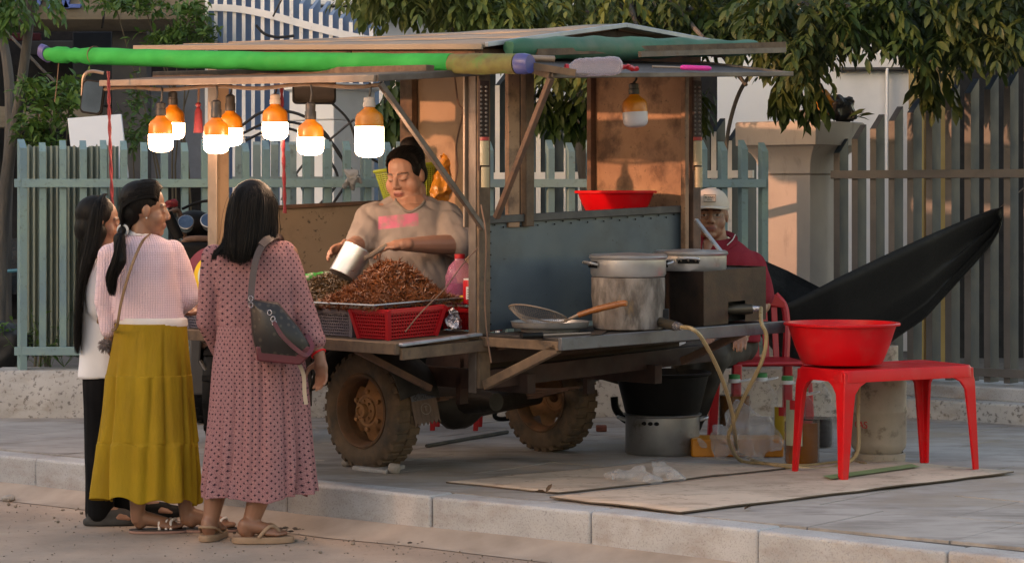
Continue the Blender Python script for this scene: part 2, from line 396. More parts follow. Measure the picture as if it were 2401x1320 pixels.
# ------------------------------------------------------------ tall fences parallel to the kerb
ft = V((.78, -.626, 0)); fn = V((-.626, -.78, 0))
PC = V((1.80, 14.92, 0))                      # pillar centre line
def onfence(px, off=0):
    b = PC + fn * off; k = (px - CX) / F; s = (k * b.y - b.x) / (ft.x - k * ft.y); return b + ft * s
def tallfence(name, label, px0, px1, tops, sp, zb, mats, off=0, wd=.042, dp=.105, rails=(1.62,), rz=None, cl=None, base=None, step=0):
    root = thing(name, label, 'fence', onfence(px0, off) + V((0, 0, zb)))
    a = onfence(px0, off); b = onfence(px1, off); L = (b - a).length; n = int(L / sp); ang = math.atan2(ft.y, ft.x)
    for i in range(n + 1):
        c = a + ft * (i * sp); pxx = CX + c.x / c.y * F; zt = P(0, interp(tops, pxx), c.y).z
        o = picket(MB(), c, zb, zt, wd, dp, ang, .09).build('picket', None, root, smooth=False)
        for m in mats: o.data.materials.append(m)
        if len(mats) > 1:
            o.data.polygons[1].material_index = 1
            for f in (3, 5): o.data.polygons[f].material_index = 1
    for z in rails:
        r = MB(); r.bar(a - ft * .03 + fn * (dp / 2 + .012) + V((0, 0, z)), b + ft * .03 + fn * (dp / 2 + .012) + V((0, 0, z)), .022, .05); r.build('rail', mats[0], root, bevel=.002)
    if cl:
        pts = [onfence(p, off + .06) for p, _ in cl]; pts = [V((q.x, q.y, P(0, y, q.y).z)) for q, (_, y) in zip(pts, cl)]
        r = MB(); cs = curve(pts, 6)
        for u, v in zip(cs, cs[1:]): r.bar(u, v, .022, .055)
        r.build('curved_rail', mats[0], root)
    return root
m_slate_lit = mk('slate_lit_front', (.14, .125, .118), (.10, .093, .09), sc=4, rough=.55, dirt=((.1, .09, .08), 12, .55, .75))  # paler, warmer copy of the slate paint: sunlight coloured into the picket fronts
tallfence('picket_fence', 'tall slate blue picket fence right of the pillar, rising to the right', 1972, 2470, [(1969, 362), (2023, 320), (2063, 300), (2104, 283), (2142, 266), (2187, 250), (2265, 222), (2401, 198), (2500, 190)], .128, .40, (m_slate_lit, m_slate), rails=(1.627, .46))
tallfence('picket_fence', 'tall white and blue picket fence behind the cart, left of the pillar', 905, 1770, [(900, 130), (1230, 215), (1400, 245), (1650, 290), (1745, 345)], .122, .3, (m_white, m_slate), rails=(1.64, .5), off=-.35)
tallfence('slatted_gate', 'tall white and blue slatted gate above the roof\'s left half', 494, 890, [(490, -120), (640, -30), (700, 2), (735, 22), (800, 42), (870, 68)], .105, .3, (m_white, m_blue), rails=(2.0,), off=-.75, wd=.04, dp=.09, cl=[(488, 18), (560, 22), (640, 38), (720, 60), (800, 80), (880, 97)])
# two-step white base under the right fence
mb = thing('fence_plinth', 'two-step white concrete base under the tall slate fence', 'low wall', onfence(2110) + V((0, 0, SW)))
a, b = onfence(1990, .03), onfence(2520, .03)
for o0, o1, z0, z1, nm in ((.02, .30, SW - .02, .305, 'lower_step'), (-.04, .14, .30, .385, 'upper_step')):
    q = [a + fn * o1, b + fn * o1, b + fn * (o0 - .3), a + fn * (o0 - .3)]
    MB().hexa([p + V((0, 0, z0)) for p in q], [p + V((0, 0, z1)) for p in q]).build(nm, m_plinth if nm == 'lower_step' else m_kerb, mb, bevel=.012)

# ------------------------------------------------------------ pillars
def pillar(label, c, prof, ang, mat, zj=None):
    root = thing('gate_pillar', label, 'pillar', V((c.x, c.y, SW)))
    mb = MB(); rings = []
    ux, uy = V((math.cos(ang), math.sin(ang), 0)), V((-math.sin(ang), math.cos(ang), 0))
    for hw, z in prof: rings.append([V((c.x, c.y, z)) + ux * sx * hw + uy * sy * hw for sx, sy in ((-1, -1), (1, -1), (1, 1), (-1, 1))])
    k = zj
    MB().loft(rings[:k]).build('shaft', mat, root, bevel=.006); MB().loft(rings[k:]).build('capital', mat, root, bevel=.006, angle=25)
    return root
aa = math.atan2(ft.y, ft.x)
pc = PC + V((0, 0, 0))
z = lambda y: P(0, y, 14.7).z
pillar('square rendered gate pillar with a flared capital, half in sunlight', pc, [(.185, .1), (.185, z(411))] + [(.176, z(410.5)), (.176, z(408)), (.187, z(407.5)), (.19, z(390)), (.2, z(375)), (.222, z(360)), (.255, z(347)), (.27, z(342)), (.29, z(341)), (.292, z(288)), (.285, z(285))], aa, m_pillar, 2)
z = lambda y: P(0, y, 16.5).z
p2 = P(779, 300, 16.75)
pillar('white rendered pillar behind the lit bulbs, left face bright', V((p2.x, p2.y, 0)), [(.21, .1), (.21, z(283))] + [(.2, z(282)), (.212, z(280)), (.212, z(212)), (.24, z(208)), (.24, z(195))], aa, m_wall, 2)

# ------------------------------------------------------------ buildings behind
def bld(name, label, boxes, origin):
    root = thing(name, label, 'building', origin)
    for nm, x0, x1, y0, y1, Y, dp, m in boxes:
        a, b = P(x0, y1, Y), P(x1, y0, Y)
        MB().hexa([(a.x, Y, a.z), (b.x, Y, a.z), (b.x, Y + dp, a.z), (a.x, Y + dp, a.z)], [(a.x, Y, b.z), (b.x, Y, b.z), (b.x, Y + dp, b.z), (a.x, Y + dp, b.z)]).build(nm, m, root, bevel=.01)
    return root
wr = bld('house', 'white rendered house wall behind the pillar and tree', [('wall', 1150, 2165, -400, 850, 20.5, 6, m_wall), ('column', 1628, 1682, 150, 760, 19, .3, m_dark), ('window_recess', 1960, 2140, 158, 166, 20.42, .1, m_grey), ('downpipe', 2078, 2084, 160, 400, 20.4, .05, m_wall)], P(1690, 850, 20.5) * V((1, 1, 0)) if False else V((1.8, 20.5, 0)))
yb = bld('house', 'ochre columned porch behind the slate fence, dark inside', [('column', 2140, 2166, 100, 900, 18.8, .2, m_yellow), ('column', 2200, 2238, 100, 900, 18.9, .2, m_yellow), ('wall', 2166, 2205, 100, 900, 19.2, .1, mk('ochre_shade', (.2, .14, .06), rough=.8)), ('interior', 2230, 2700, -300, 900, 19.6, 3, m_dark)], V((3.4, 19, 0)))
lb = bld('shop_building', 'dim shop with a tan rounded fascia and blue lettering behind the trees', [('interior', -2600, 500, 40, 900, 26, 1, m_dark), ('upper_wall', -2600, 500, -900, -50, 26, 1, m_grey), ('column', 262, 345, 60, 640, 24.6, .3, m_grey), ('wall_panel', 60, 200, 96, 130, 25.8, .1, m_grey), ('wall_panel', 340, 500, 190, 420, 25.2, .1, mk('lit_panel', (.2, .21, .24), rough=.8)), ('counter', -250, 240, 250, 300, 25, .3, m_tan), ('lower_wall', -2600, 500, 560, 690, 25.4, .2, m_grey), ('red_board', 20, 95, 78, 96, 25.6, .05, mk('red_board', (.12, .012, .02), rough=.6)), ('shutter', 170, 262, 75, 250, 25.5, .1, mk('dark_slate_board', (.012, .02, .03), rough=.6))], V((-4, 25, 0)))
mb = MB(); prof = [(24.5, 66), (24.2, 60), (24.05, 45), (24.0, 20), (24.0, -60), (25, -60)]
mb.grid([[P(x, y, 24.0) + V((0, Yq - 24.0, 0)) for x in (-2600, -250, 0, 160, 330, 490)] for Yq, y in prof]); mb.build('fascia', m_tan, lb)
for s_, px_, sz in (('T', 33, .30), ('N', 70, .34), ('A', 100, .42), ('R', 133, .44), ('E', 167, .42)):
    text('sign_letter', s_, sz, m_signblue, lb, frame(P(px_, -10, 23.97), (1, 0, 0), (0, 0, 1)), .03, shear=.25)
text('sign_lettering', 'SERVICE', .12, m_letters, lb, frame(P(330, 2, 23.98), (1, 0, 0), (0, 0, 1)), .004)
for x in (78, 245):
    MB().tube([P(x, 0, 23.95), P(x - 2, 40, 23.95), P(x - 6, 66, 24.1)], .012, 5).build('hanging_cable', m_cable, lb)
bld('house', 'pale blue house with a cornice above the cart roof', [('wall', 470, 1250, -300, 420, 27, 3, m_wallblue), ('cornice', 700, 1250, 18, 34, 26.7, .3, m_wall), ('cornice', 700, 1250, 0, 12, 26.6, .4, m_wall)], V((-1.5, 27, 0)))
for i, (x, y) in enumerate(((288, 52), (207, 74))):
    pass
# shaded ground, a parked dark shape and pipe beyond the fence's open left end
mb = MB(); mb.tube(curve([P(-60, 634, 17), P(10, 636, 17), P(60, 632, 17)], 5), .012, 8)
tag(mb.build('water_pipe', mk('blue_pipe', (.05, .22, .30), rough=.4), loc=P(0, 634, 17)), 'pale blue pipe running left from the fence corner', 'pipe')
mb = MB()
mb.grid([[P(x, y, Y) for x in range(-120, 70, 12)] for y, Y in ((690, 17.5), (640, 17.6), (560, 17.9))])
tag(mb.build('bank', mk('dark_bank', (.03, .03, .028), (.015, .015, .014), sc=8, bump=1, bs=20, bd=.05, rough=1), loc=P(0, 690, 17.5)), 'dark earth bank left of the fence', 'bank', kind='structure')
mb = MB()
for k in range(9):
    mb.ell(P(random.uniform(-40, 30), random.uniform(790, 850), 14.6), (.16, .2, .12), None, 10, 8)
b = blob(mb, .02, 6); b.v = [p + V((nz(p, 9), nz(p + V((5, 0, 0)), 9), nz(p + V((0, 7, 0)), 9))) * .03 for p in b.v]
tag(b.build('rubbish_heap', mk('black_rubbish', (.012, .012, .013), (.02, .02, .02), sc=10, rough=.6), loc=P(0, 860, 14.6)), 'black rubbish heap left of the plinth\'s end', 'rubbish')
for i, (px, py, lab) in enumerate(((8, 780, 'small green seedling on the black rubbish heap'),)):
    mb = MB(); c = P(px, py + 20, 14.45); sprig(mb, c, .14, 8, .05, .6); tag(mb.build('seedling', m_leaf2, loc=c), lab, 'weed')

# ------------------------------------------------------------ trees
def compound(mb, p, d, L, n, ls):
    """one pinnate leaf: rachis drooping from p along d"""
    d = d.normalized(); q = V(p); step = L / n; side = 1; nn = d.cross(V((0, 0, 1)))
    nn = nn.normalized() if nn.length > .1 else V((1, 0, 0))
    pts = [V(p)]
    for k in range(n):
        d = (d + V((0, 0, -.13))).normalized(); q = q + d * step; pts.append(q.copy())
        ld = (d * .75 + nn * side * .8 + V((random.gauss(0, .16), random.gauss(0, .16), -.22 + random.gauss(0, .14))))
        leaflet(mb, q, ld, ls * random.uniform(.8, 1.15) * (.75 + .5 * math.sin(math.pi * (k + .7) / (n + .4))), .36); side = -side
    leaflet(mb, q, d + V((0, 0, -.2)), ls, .36)
    for a, b in zip(pts, pts[1:]): mb.add([a, a + V((.002, 0, .002)), b], [(0, 1, 2)])
tree = thing('tree', 'leafy tree with drooping leaflets overhanging the cart roof', 'tree', V((.55, 16.2, SW)))
mb = MB(); tb = V((.55, 16.2, SW))
mb.tube(curve([tb, tb + V((.03, .05, 1)), tb + V((-.05, .05, 2)), tb + V((.1, 0, 3.2)), tb + V((.2, 0, 4.2))], 5), [.11 - .003 * i for i in range(21)], 10)
limbs = []
for (px, py, Y) in ((1480, 40, 15.2), (1560, 60, 14.6), (1500, 80, 14.4), (1650, 90, 14.0), (1850, 80, 13.6), (2050, 120, 13.7), (2250, 150, 14.0), (2430, 120, 14.4), (1250, 190, 15.2), (1750, 200, 14.6), (2000, 20, 13.2), (2300, 40, 13.4)):
    e = P(px, py, Y); s = tb + V((.0, 0, random.uniform(2.0, 2.9))); m = lerp(s, e, .5) + V((0, 0, .45))
    c = curve([s, m, e], 7); mb.tube(c, [.045 - .0024 * i for i in range(len(c))], 7); limbs.append(c)
mb.build('trunk', m_bark, tree)
mb = MB(); mbl = MB(); random.seed(21)
low = [(820, 0), (865, 25), (900, 62), (960, 78), (1100, 92), (1200, 170), (1290, 205), (1380, 250), (1420, 215), (1560, 200), (1640, 150), (1720, 135), (1790, 165), (1840, 215), (1890, 235), (1950, 170), (2000, 135), (2080, 125), (2130, 175), (2200, 160), (2260, 165), (2330, 175), (2420, 160)]
cnt = 0
while cnt < 2700:
    px = random.uniform(820, 2520); lim = interp(low, px); py = lim - abs(random.gauss(0, 1)) * 90 - random.uniform(0, 40) if random.random() < .62 else random.uniform(-160, lim - 30)
    if py < -170: continue
    if px < 960 and py > lim - 14: continue
    front = random.random() < .5
    Y = random.uniform(12.9, 13.9) if front else random.uniform(13.9, 16.3)
    if px < 1750: Y += 1.3                     # keep clear of the cart roof
    p = P(px, py - (55 if px > 900 else 20), Y)
    d = V((random.gauss(0, .8), random.gauss(-.45, .6), random.gauss(-.25, .4)))
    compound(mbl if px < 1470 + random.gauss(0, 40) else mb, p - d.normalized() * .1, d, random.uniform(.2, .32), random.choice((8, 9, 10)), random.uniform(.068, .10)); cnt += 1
for px, py, n in ((1330, 225, 9), (1260, 215, 6), (1390, 235, 6), (1885, 195, 7), (1850, 170, 6), (2170, 160, 6), (930, 215, 7), (960, 260, 5), (1640, 215, 4)):
    for k in range(n):
        p = P(px + random.gauss(0, 22), py - 25 + random.gauss(0, 14), 15.3 if px < 1760 else 13.8); compound(mb, p, V((random.gauss(0, .45), -.3, -1)), .26, 8, .125)
mb.build('crown', m_leaf, tree)
tree2 = thing('tree', 'fine-leaved tree above the middle of the cart roof, leaves coloured lighter for skylight', 'tree', V((-.35, 16.9, SW)))
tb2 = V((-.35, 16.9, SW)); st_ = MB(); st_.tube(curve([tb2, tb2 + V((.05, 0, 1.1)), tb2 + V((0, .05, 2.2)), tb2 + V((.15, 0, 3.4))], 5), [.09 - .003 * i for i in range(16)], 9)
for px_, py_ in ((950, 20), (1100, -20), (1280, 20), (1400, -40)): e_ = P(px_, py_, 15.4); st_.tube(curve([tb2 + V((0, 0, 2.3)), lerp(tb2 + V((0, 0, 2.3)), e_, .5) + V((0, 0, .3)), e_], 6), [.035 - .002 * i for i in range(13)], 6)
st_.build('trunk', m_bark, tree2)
mbl.build('crown', leafmat('skylit_leaf', (.12, .17, .045), (.15, .165, .05), (.07, .115, .03)), tree2)  # crown split off so its lighter leaf colour stands in for skylight
# thin sapling trunk seen between post and pillar
mb = MB(); mb.tube(curve([P(1760, 175, 14.9), P(1735, 215, 14.9), P(1716, 270, 14.9), P(1704, 335, 14.9), P(1700, 430, 14.9), P(1698, 700, 14.9), P(1698, 905, 14.9)], 4), .013, 7)
tag(mb.build('sapling', m_bark, loc=P(1698, 905, 14.9)), 'thin bare grey sapling stem left of the sunlit pillar', 'tree')
# left trees
tl = thing('tree', 'slim grey tree at the left edge, leaning right as it rises', 'tree', P(5, 860, 16.5) * V((1, 1, 0)) + V((0, 0, SW)) if False else V((P(5, 860, 16.5).x, 16.5, SW)))
mb = MB(); mb.tube(curve([V((P(-8, 860, 16.5).x, 16.5, SW)), P(2, 600, 16.5), P(15, 420, 16.5), P(40, 270, 16.5), P(58, 140, 16.5), P(75, 0, 16.5), P(85, -120, 16.5)], 5), [.052 - .0009 * i for i in range(31)], 10)
mb.build('trunk', m_bark, tl)
mb = MB()
for k in range(90):
    px, py = random.gauss(0, 60), random.uniform(-90, 30)
    compound(mb, P(px, py, random.uniform(15.9, 16.6)), V((random.gauss(0, 1), random.gauss(-.3, .5), random.gauss(-.5, .3))), .2, 7, .08)
mb.build('crown', m_leaf2, tl)
tl2 = thing('tree', 'thin grey leaning trunk at the left edge, behind the slim tree', 'tree', V((P(10, 860, 17.5).x, 17.5, SW)))
mb = MB(); mb.tube(curve([V((P(12, 860, 17.5).x, 17.5, SW)), P(14, 500, 17.5), P(24, 300, 17.5), P(18, 160, 17.5), P(-4, 50, 17.5), P(-30, -40, 17.5)], 5), [.05 - .0009 * i for i in range(26)], 9)
mb.build('trunk', m_bark, tl2)
mb = MB(); mb.tube([P(10, 70, 17.2), P(100, 165, 17), P(205, 262, 16.8)], .011, 6)
tag(mb.build('guy_wire', m_bark, loc=P(10, 70, 17.2)), 'grey wire slanting down from the left trunks', 'wire')
def shrub(label, spots, Y, n, ls, spread, base):
    root = thing('shrub', label, 'shrub', base); mb = MB(); st = MB()
    for px, py, rx, ry in spots:
        c = P(px, py, Y); st.tube(curve([base + V((random.gauss(0, .05), random.gauss(0, .05), 0)), lerp(base, c, .6) + V((random.gauss(0, .1), 0, 0)), c], 5), [.012 - .0008 * i for i in range(11)], 5)
        for k in range(n):
            q = P(px + random.gauss(0, rx / 2), py + random.gauss(0, ry / 2), Y + random.gauss(0, spread))
            for j in range(3): leaflet(mb, q, V((random.gauss(0, 1), random.gauss(-.2, .7), random.gauss(.1, .7))), ls * random.uniform(.7, 1.3), .42)
            if k % 6 == 0: st.tube([c, lerp(c, q, .6) + V((0, 0, .02)), q], .003, 4, False)
    mb.build('foliage', m_leaf2, root); st.build('stem', m_twig, root)
    return root
shrub('bright green bushy shrub behind the fence at far left', [(80, 300, 45, 55), (120, 250, 50, 40), (165, 215, 40, 30), (75, 210, 30, 30), (100, 330, 40, 30)], 16.2, 70, .07, .15, V((P(95, 700, 16.2).x, 16.2, SW)))
shrub('sparse leafy branches above the roof\'s left end', [(375, 95, 45, 22), (420, 80, 35, 22), (340, 15, 60, 25), (450, 30, 50, 35), (270, 10, 50, 16), (480, 85, 30, 40)], 19, 60, .075, .2, V((P(455, 700, 19).x, 19, SW)))
shrub('thin grey green bush between the whiteboard and the bulbs', [(320, 235, 40, 50), (350, 300, 40, 40), (310, 330, 30, 30)], 16.6, 40, .055, .12, V((P(330, 700, 16.6).x, 16.6, SW)))
# added unseen blocks behind-left of the camera, placed only to hold back low sun
acr = SUN_DIR * V((1, 1, 0)); acr = acr.normalized(); sd = V((acr.y, -acr.x, 0))
def across(u0, u1, dist, hgt, label):
    # u = coordinate across the sun's direction
    a = acr * dist + sd * u0; b = acr * dist + sd * u1; q = [a, b, b + acr * 6, a + acr * 6]
    root = thing('house', label, 'building', (a + b) / 2)  # plain added box that only blocks the sun
    MB().hexa(q, [p + UP * hgt for p in q]).build('wall', m_wall, root)
# ------------------------------------------------------------ the food cart
NB = V((-.134, 10.69, SW)); BV = V((.727, .687, 0)); AV = V((-.687, .727, 0)); UP = V((0, 0, 1))
def C(x, y, h, k=1): return NB + BV * x + AV * y + UP * (h + .036 * x * k)
def cpx(px, x=None, y=None):
    """the free local coordinate where a line of the cart crosses photo column px"""
    k = (px - CX) / F
    b, d = (NB + BV * x, AV) if y is None else (NB + AV * y, BV)
    return (k * b.y - b.x) / (d.x - k * d.y)
m_wood = mk('weathered_wood', (.145, .095, .06), (.085, .056, .038), sc=5, st=(3, 3, 3), bump=.4, bs=60, rough=.8, dirt=((.05, .04, .035), 7, .55, .75))
m_rust = mk('rusty_brown_steel', (.16, .085, .055), (.09, .055, .042), sc=9, bump=.35, bs=70, rough=.75, dirt=((.05, .035, .03), 12, .52, .7))
m_steel = mk('dull_steel_frame', (.15, .125, .11), (.09, .072, .063), sc=8, metal=.35, bump=.2, rough=.5, dirt=((.11, .075, .055), 14, .55, .7))
m_alu = mk('aluminium_angle', (.34, .265, .21), (.25, .19, .15), sc=8, metal=.3, rough=.45, dirt=((.2, .15, .12), 16, .6, .75))
m_ply = mk('stained_plywood', (.40, .275, .18), (.33, .22, .145), sc=3, bump=.15, bs=60, rough=.7, dirt=((.15, .095, .06), 5, .56, .8), dirt2=((.07, .05, .04), 34, .66, .72))
m_ply2 = mk('scuffed_rusty_board', (.36, .215, .13), (.25, .14, .085), sc=4, bump=.25, bs=70, rough=.7, dirt=((.10, .055, .035), 7, .5, .66), dirt2=((.06, .04, .03), 40, .6, .7))
m_panel = mk('greasy_tan_panel', (.30, .215, .145), (.24, .17, .115), sc=2.5, bump=.12, rough=.6, dirt=((.035, .026, .02), 26, .61, .66, (1, 1, 1)), dirt2=((.13, .09, .06), 4, .5, .7))
m_bluep = mk('blue_grey_metal_sheet', (.085, .115, .14), (.06, .085, .108), sc=2.5, bump=.06, rough=.42, metal=.25, dirt=((.045, .055, .07), 2.2, .52, .72, (1, 1, 1), .8), dirt2=((.02, .02, .022), 38, .66, .7))
m_roof = mk('bleached_tan_roofing', (.27, .225, .175), (.22, .18, .14), sc=2, bump=.25, bs=40, rough=.85, dirt=((.25, .2, .155), 3, .55, .8), dirt2=((.16, .12, .09), 30, .66, .74))
m_tarp = mk('green_tarp', (.018, .33, .075), (.012, .25, .052), sc=5, bump=.12, bs=50, rough=.7, spec=.08, dirt=((.08, .26, .07), 2.2, .56, .8))
m_tarpd = mk('dark_green_tarp', (.025, .14, .085), (.02, .10, .065), sc=4, bump=.3, bs=40, rough=.6, dirt=((.10, .13, .09), 3, .5, .75))
m_tarpdirt = mk('soiled_green_tarp', (.18, .17, .05), (.13, .10, .04), sc=14, bump=.4, bs=60, rough=.85, dirt=((.07, .22, .05), 8, .52, .7))
m_bluebag = mk('blue_bag_plastic', (.035, .06, .25), (.09, .075, .20), sc=8, rough=.4)
m_black = mk('black_plastic', (.005, .005, .0055), rough=.6, bump=.1, spec=.18)
m_dkred = mk('dark_red_oxide_beam', (.038, .015, .011), (.02, .010, .008), sc=6, bump=.3, rough=.75)
m_mesh = mk('grey_mesh_awning', (.10, .095, .10), (.07, .065, .07), sc=60, rough=.6)
cart = thing('food_cart', 'weathered roofed street food cart with side awnings and plywood panels', 'food cart', C(.7, .88, 0, 0))
def cb(nm, m, p0, p1, wd, ht, up=(0, 0, 1), bev=.003): return MB().bar(p0, p1, wd, ht, up).build(nm, m, cart, bevel=bev)
def slab(nm, m, q, th, d, bev=.002, par=None):
    d = V(d) * th; return MB().hexa(q, [p + d for p in q]).build(nm, m, par or cart, bevel=bev)
W = 1.38; LEN = 1.95
# posts
cb('corner_post', m_wood, C(.012, .02, .44), C(.012, .02, 1.95), .07, .05, AV)
cb('post_angle', m_alu, C(-.028, .075, 1.16), C(-.028, .075, 1.93), .030, .012, AV)
cb('post_angle', m_steel, C(-.026, .035, .42), C(-.026, .035, 1.94), .006, .05, AV)
cb('corner_post', m_rust, C(W + .03, .01, .60), C(W + .03, .01, 1.90), .055, .055, AV)
cb('corner_post', m_ply, C(0, LEN + .015, .6), C(0, LEN + .015, 2.0), .075, .06, AV)
cb('post_angle', m_alu, C(-.045, LEN + .01, .6), C(-.045, LEN + .01, 2.0), .012, .075, AV)
cb('corner_post', m_rust, C(W, 2.1, .5), C(W, 2.1, 1.95), .06, .06, AV)
cb('panel_post', m_rust, C(W - .02, .66, .9), C(W - .02, .66, 1.92), .035, .03, AV)
cb('panel_post', m_ply2, C(W - .04, .0, .9), C(W - .04, .0, 1.92), .028, .03, AV)
cb('panel_post', m_wood, C(.30, .02, 1.15), C(.30, .02, 1.93), .05, .04, AV)
cb('panel_post', m_ply2, C(.215, .03, 1.15), C(.215, .03, 1.93), .07, .025, AV)
# speaker-like black column at the far side
cb('black_post', m_black, C(W, 1.19, .9), C(W, 1.19, 1.93), .10, .06, AV)
# boards of the far long side
slab('side_board', m_ply2, [C(W, .03, .82), C(W, .66, .82), C(W, .66, 1.91), C(W, .03, 1.91)], .012, BV)
slab('side_board', m_ply, [C(W, 1.56, .7), C(W, 2.10, .7), C(W, 2.10, 1.95), C(W, 1.56, 1.95)], .012, BV)
cb('panel_post', m_wood, C(W - .03, 2.06, .7), C(W - .03, 2.06, 1.95), .04, .10, AV)
cb('top_rail', m_rust, C(W, 0, 1.92), C(W, 2.1, 1.97), .05, .05)
cb('top_rail', m_rust, C(0, -.02, 1.93), C(0, LEN, 2.02), .05, .045)
cb('top_rail', m_rust, C(-.02, 0, 1.935), C(W + .05, 0, 1.92), .05, .045)
cb('top_rail', m_rust, C(0, LEN, 2.02), C(W, 2.1, 1.99), .05, .045)
# low front panel (seen from inside)
slab('front_panel', m_panel, [C(.03, LEN, .62), C(W, LEN, .62), C(W, LEN, 1.225), C(.03, LEN, 1.225)], .01, AV)
cb('panel_cap', m_rust, C(.02, LEN - .004, 1.232), C(W, LEN - .004, 1.232), .03, .02)
# blue sheet at the rear end
slab('rear_panel', m_bluep, [C(.06, .03, .69), C(W - .02, .03, .69), C(W - .02, .03, 1.185), C(.06, .03, 1.185)], .004, AV)
cb('panel_cap', mk('dark_angle', (.07, .07, .075), (.05, .05, .055), sc=12, metal=.4, rough=.5), C(.045, .022, 1.19), C(W, .022, 1.19), .02, .035)
mb = MB()
for i in range(24):
    x = .1 + i * .054; mb.ell(C(x, .024, 1.165 - (.012 if i % 2 else 0)), (.004, .004, .004), None, 6, 4)
for i in range(9): mb.ell(C(W - .03, .024, .72 + i * .052), (.004, .004, .004), None, 6, 4); mb.ell(C(.075, .024, .72 + i * .052), (.004, .004, .004), None, 6, 4)
tag(mb.build('rivet_row', m_black, cart), kind='stuff')
# rear fold-out shelf with brace
SH = .672
slab('rear_shelf', mk('grimy_shelf_top', (.05, .045, .045), (.03, .028, .028), sc=6, rough=.5, metal=.3), [C(0, 0, SH, .4), C(0, -.5, SH, .4), C(1.45, -.5, SH, .4), C(1.45, 0, SH, .4)], .012, UP)
cb('shelf_rail', m_wood, C(0, .0, SH - .022, .4), C(0, -.5, SH - .022, .4), .03, .042)
cb('shelf_rail', mk('grey_steel_rail', (.13, .135, .15), (.09, .095, .105), sc=7, metal=.4, rough=.45, dirt=((.06, .045, .04), 10, .55, .7)), C(-.015, -.512, SH - .012, .4), C(1.47, -.512, SH - .012, .4), .024, .055)
cb('shelf_brace', m_wood, C(.0, -.02, .455), C(.0, -.485, .64), .03, .042)
cb('shelf_brace', m_rust, C(1.3, -.02, .455), C(1.3, -.485, .64), .03, .035)
# near fold-out shelf
slab('side_shelf', m_wood, [C(-.49, .0, .662), C(.12, .0, .662), C(.12, 1.86, .662), C(-.49, 1.86, .662)], .014, UP)
cb('shelf_rail', m_wood, C(-.505, -.01, .655), C(-.505, 1.88, .655), .026, .05)
cb('shelf_rail', m_wood, C(-.49, -.012, .632), C(.02, -.012, .632), .022, .052)
cb('shelf_trim', mk('blue_tin_strip', (.32, .37, .45), (.24, .28, .34), sc=9, metal=.5, rough=.35, dirt=((.15, .1, .08), 12, .55, .7)), C(-.50, -.012, .672), C(-.03, -.012, .684), .05, .012)
for y in (.35, 1.5): cb('shelf_brace', m_rust, C(0, y, .42), C(-.44, y, .63), .025, .03)
# inner bed, open where the seller stands
for x0, x1, y0, y1 in ((.12, W, .02, .5), (.12, W, 1.5, LEN)): slab('bed_board', m_rust, [C(x0, y0, .60), C(x1, y0, .60), C(x1, y1, .60), C(x0, y1, .60)], .014, UP)
# chassis
cb('chassis_beam', m_dkred, C(-.02, .03, .475), C(1.55, .03, .475), .05, .085)
cb('chassis_beam', m_dkred, C(-.02, .05, .60), C(1.5, .05, .60), .03, .12)
slab('skirt_board', m_dkred, [C(.05, .09, .44), C(1.4, .09, .44), C(1.4, .09, .62), C(.05, .09, .62)], .01, AV)
for x in (.26, 1.10):
    cb('chassis_rail', m_dkred, C(x, -.05, .45, 0), C(x, 2.45, .45, 0), .05, .09)
    mb = MB()
    for k in range(4):
        L = .42 - .08 * k
        pts = [C(x, .88 + L * t, .36 - .016 * k - .03 * (1 - t * t), 0) for t in (-1, -.6, -.2, .2, .6, 1)]
        for a, b in zip(pts, pts[1:]): mb.bar(a, b, .05, .011)
    mb.build('leaf_spring', m_rust, cart)
    MB().bar(C(x, .42, .33, 0), C(x, .42, .46, 0), .05, .03, AV).build('spring_hanger', m_dkred, cart); MB().bar(C(x, 1.32, .33, 0), C(x, 1.32, .46, 0), .05, .03, AV).build('spring_hanger', m_dkred, cart)
MB().bar(C(.26, 2.40, .45, 0), C(1.10, 2.40, .45, 0), .05, .08).build('chassis_beam', m_dkred, cart)
MB().bar(C(.3, 2.4, .45, 0), C(.2, 2.9, .45, 0), .05, .05).build('tow_bar', m_dkred, cart)
mb = MB(); ax = lambda x: C(x, .88, .28, 0)
mb.tube([ax(.2), ax(.42), ax(.52), ax(.60), ax(.68), ax(.78), ax(1.2)], [.035, .04, .075, .125, .125, .075, .035], 16)
mb.tube([C(.62, .80, .3, 0), C(.60, .55, .31, 0)], [.07, .045], 12)
mb.build('axle', mk('oily_axle', (.018, .014, .012), (.011, .009, .008), sc=10, bump=.4, rough=.6), cart)
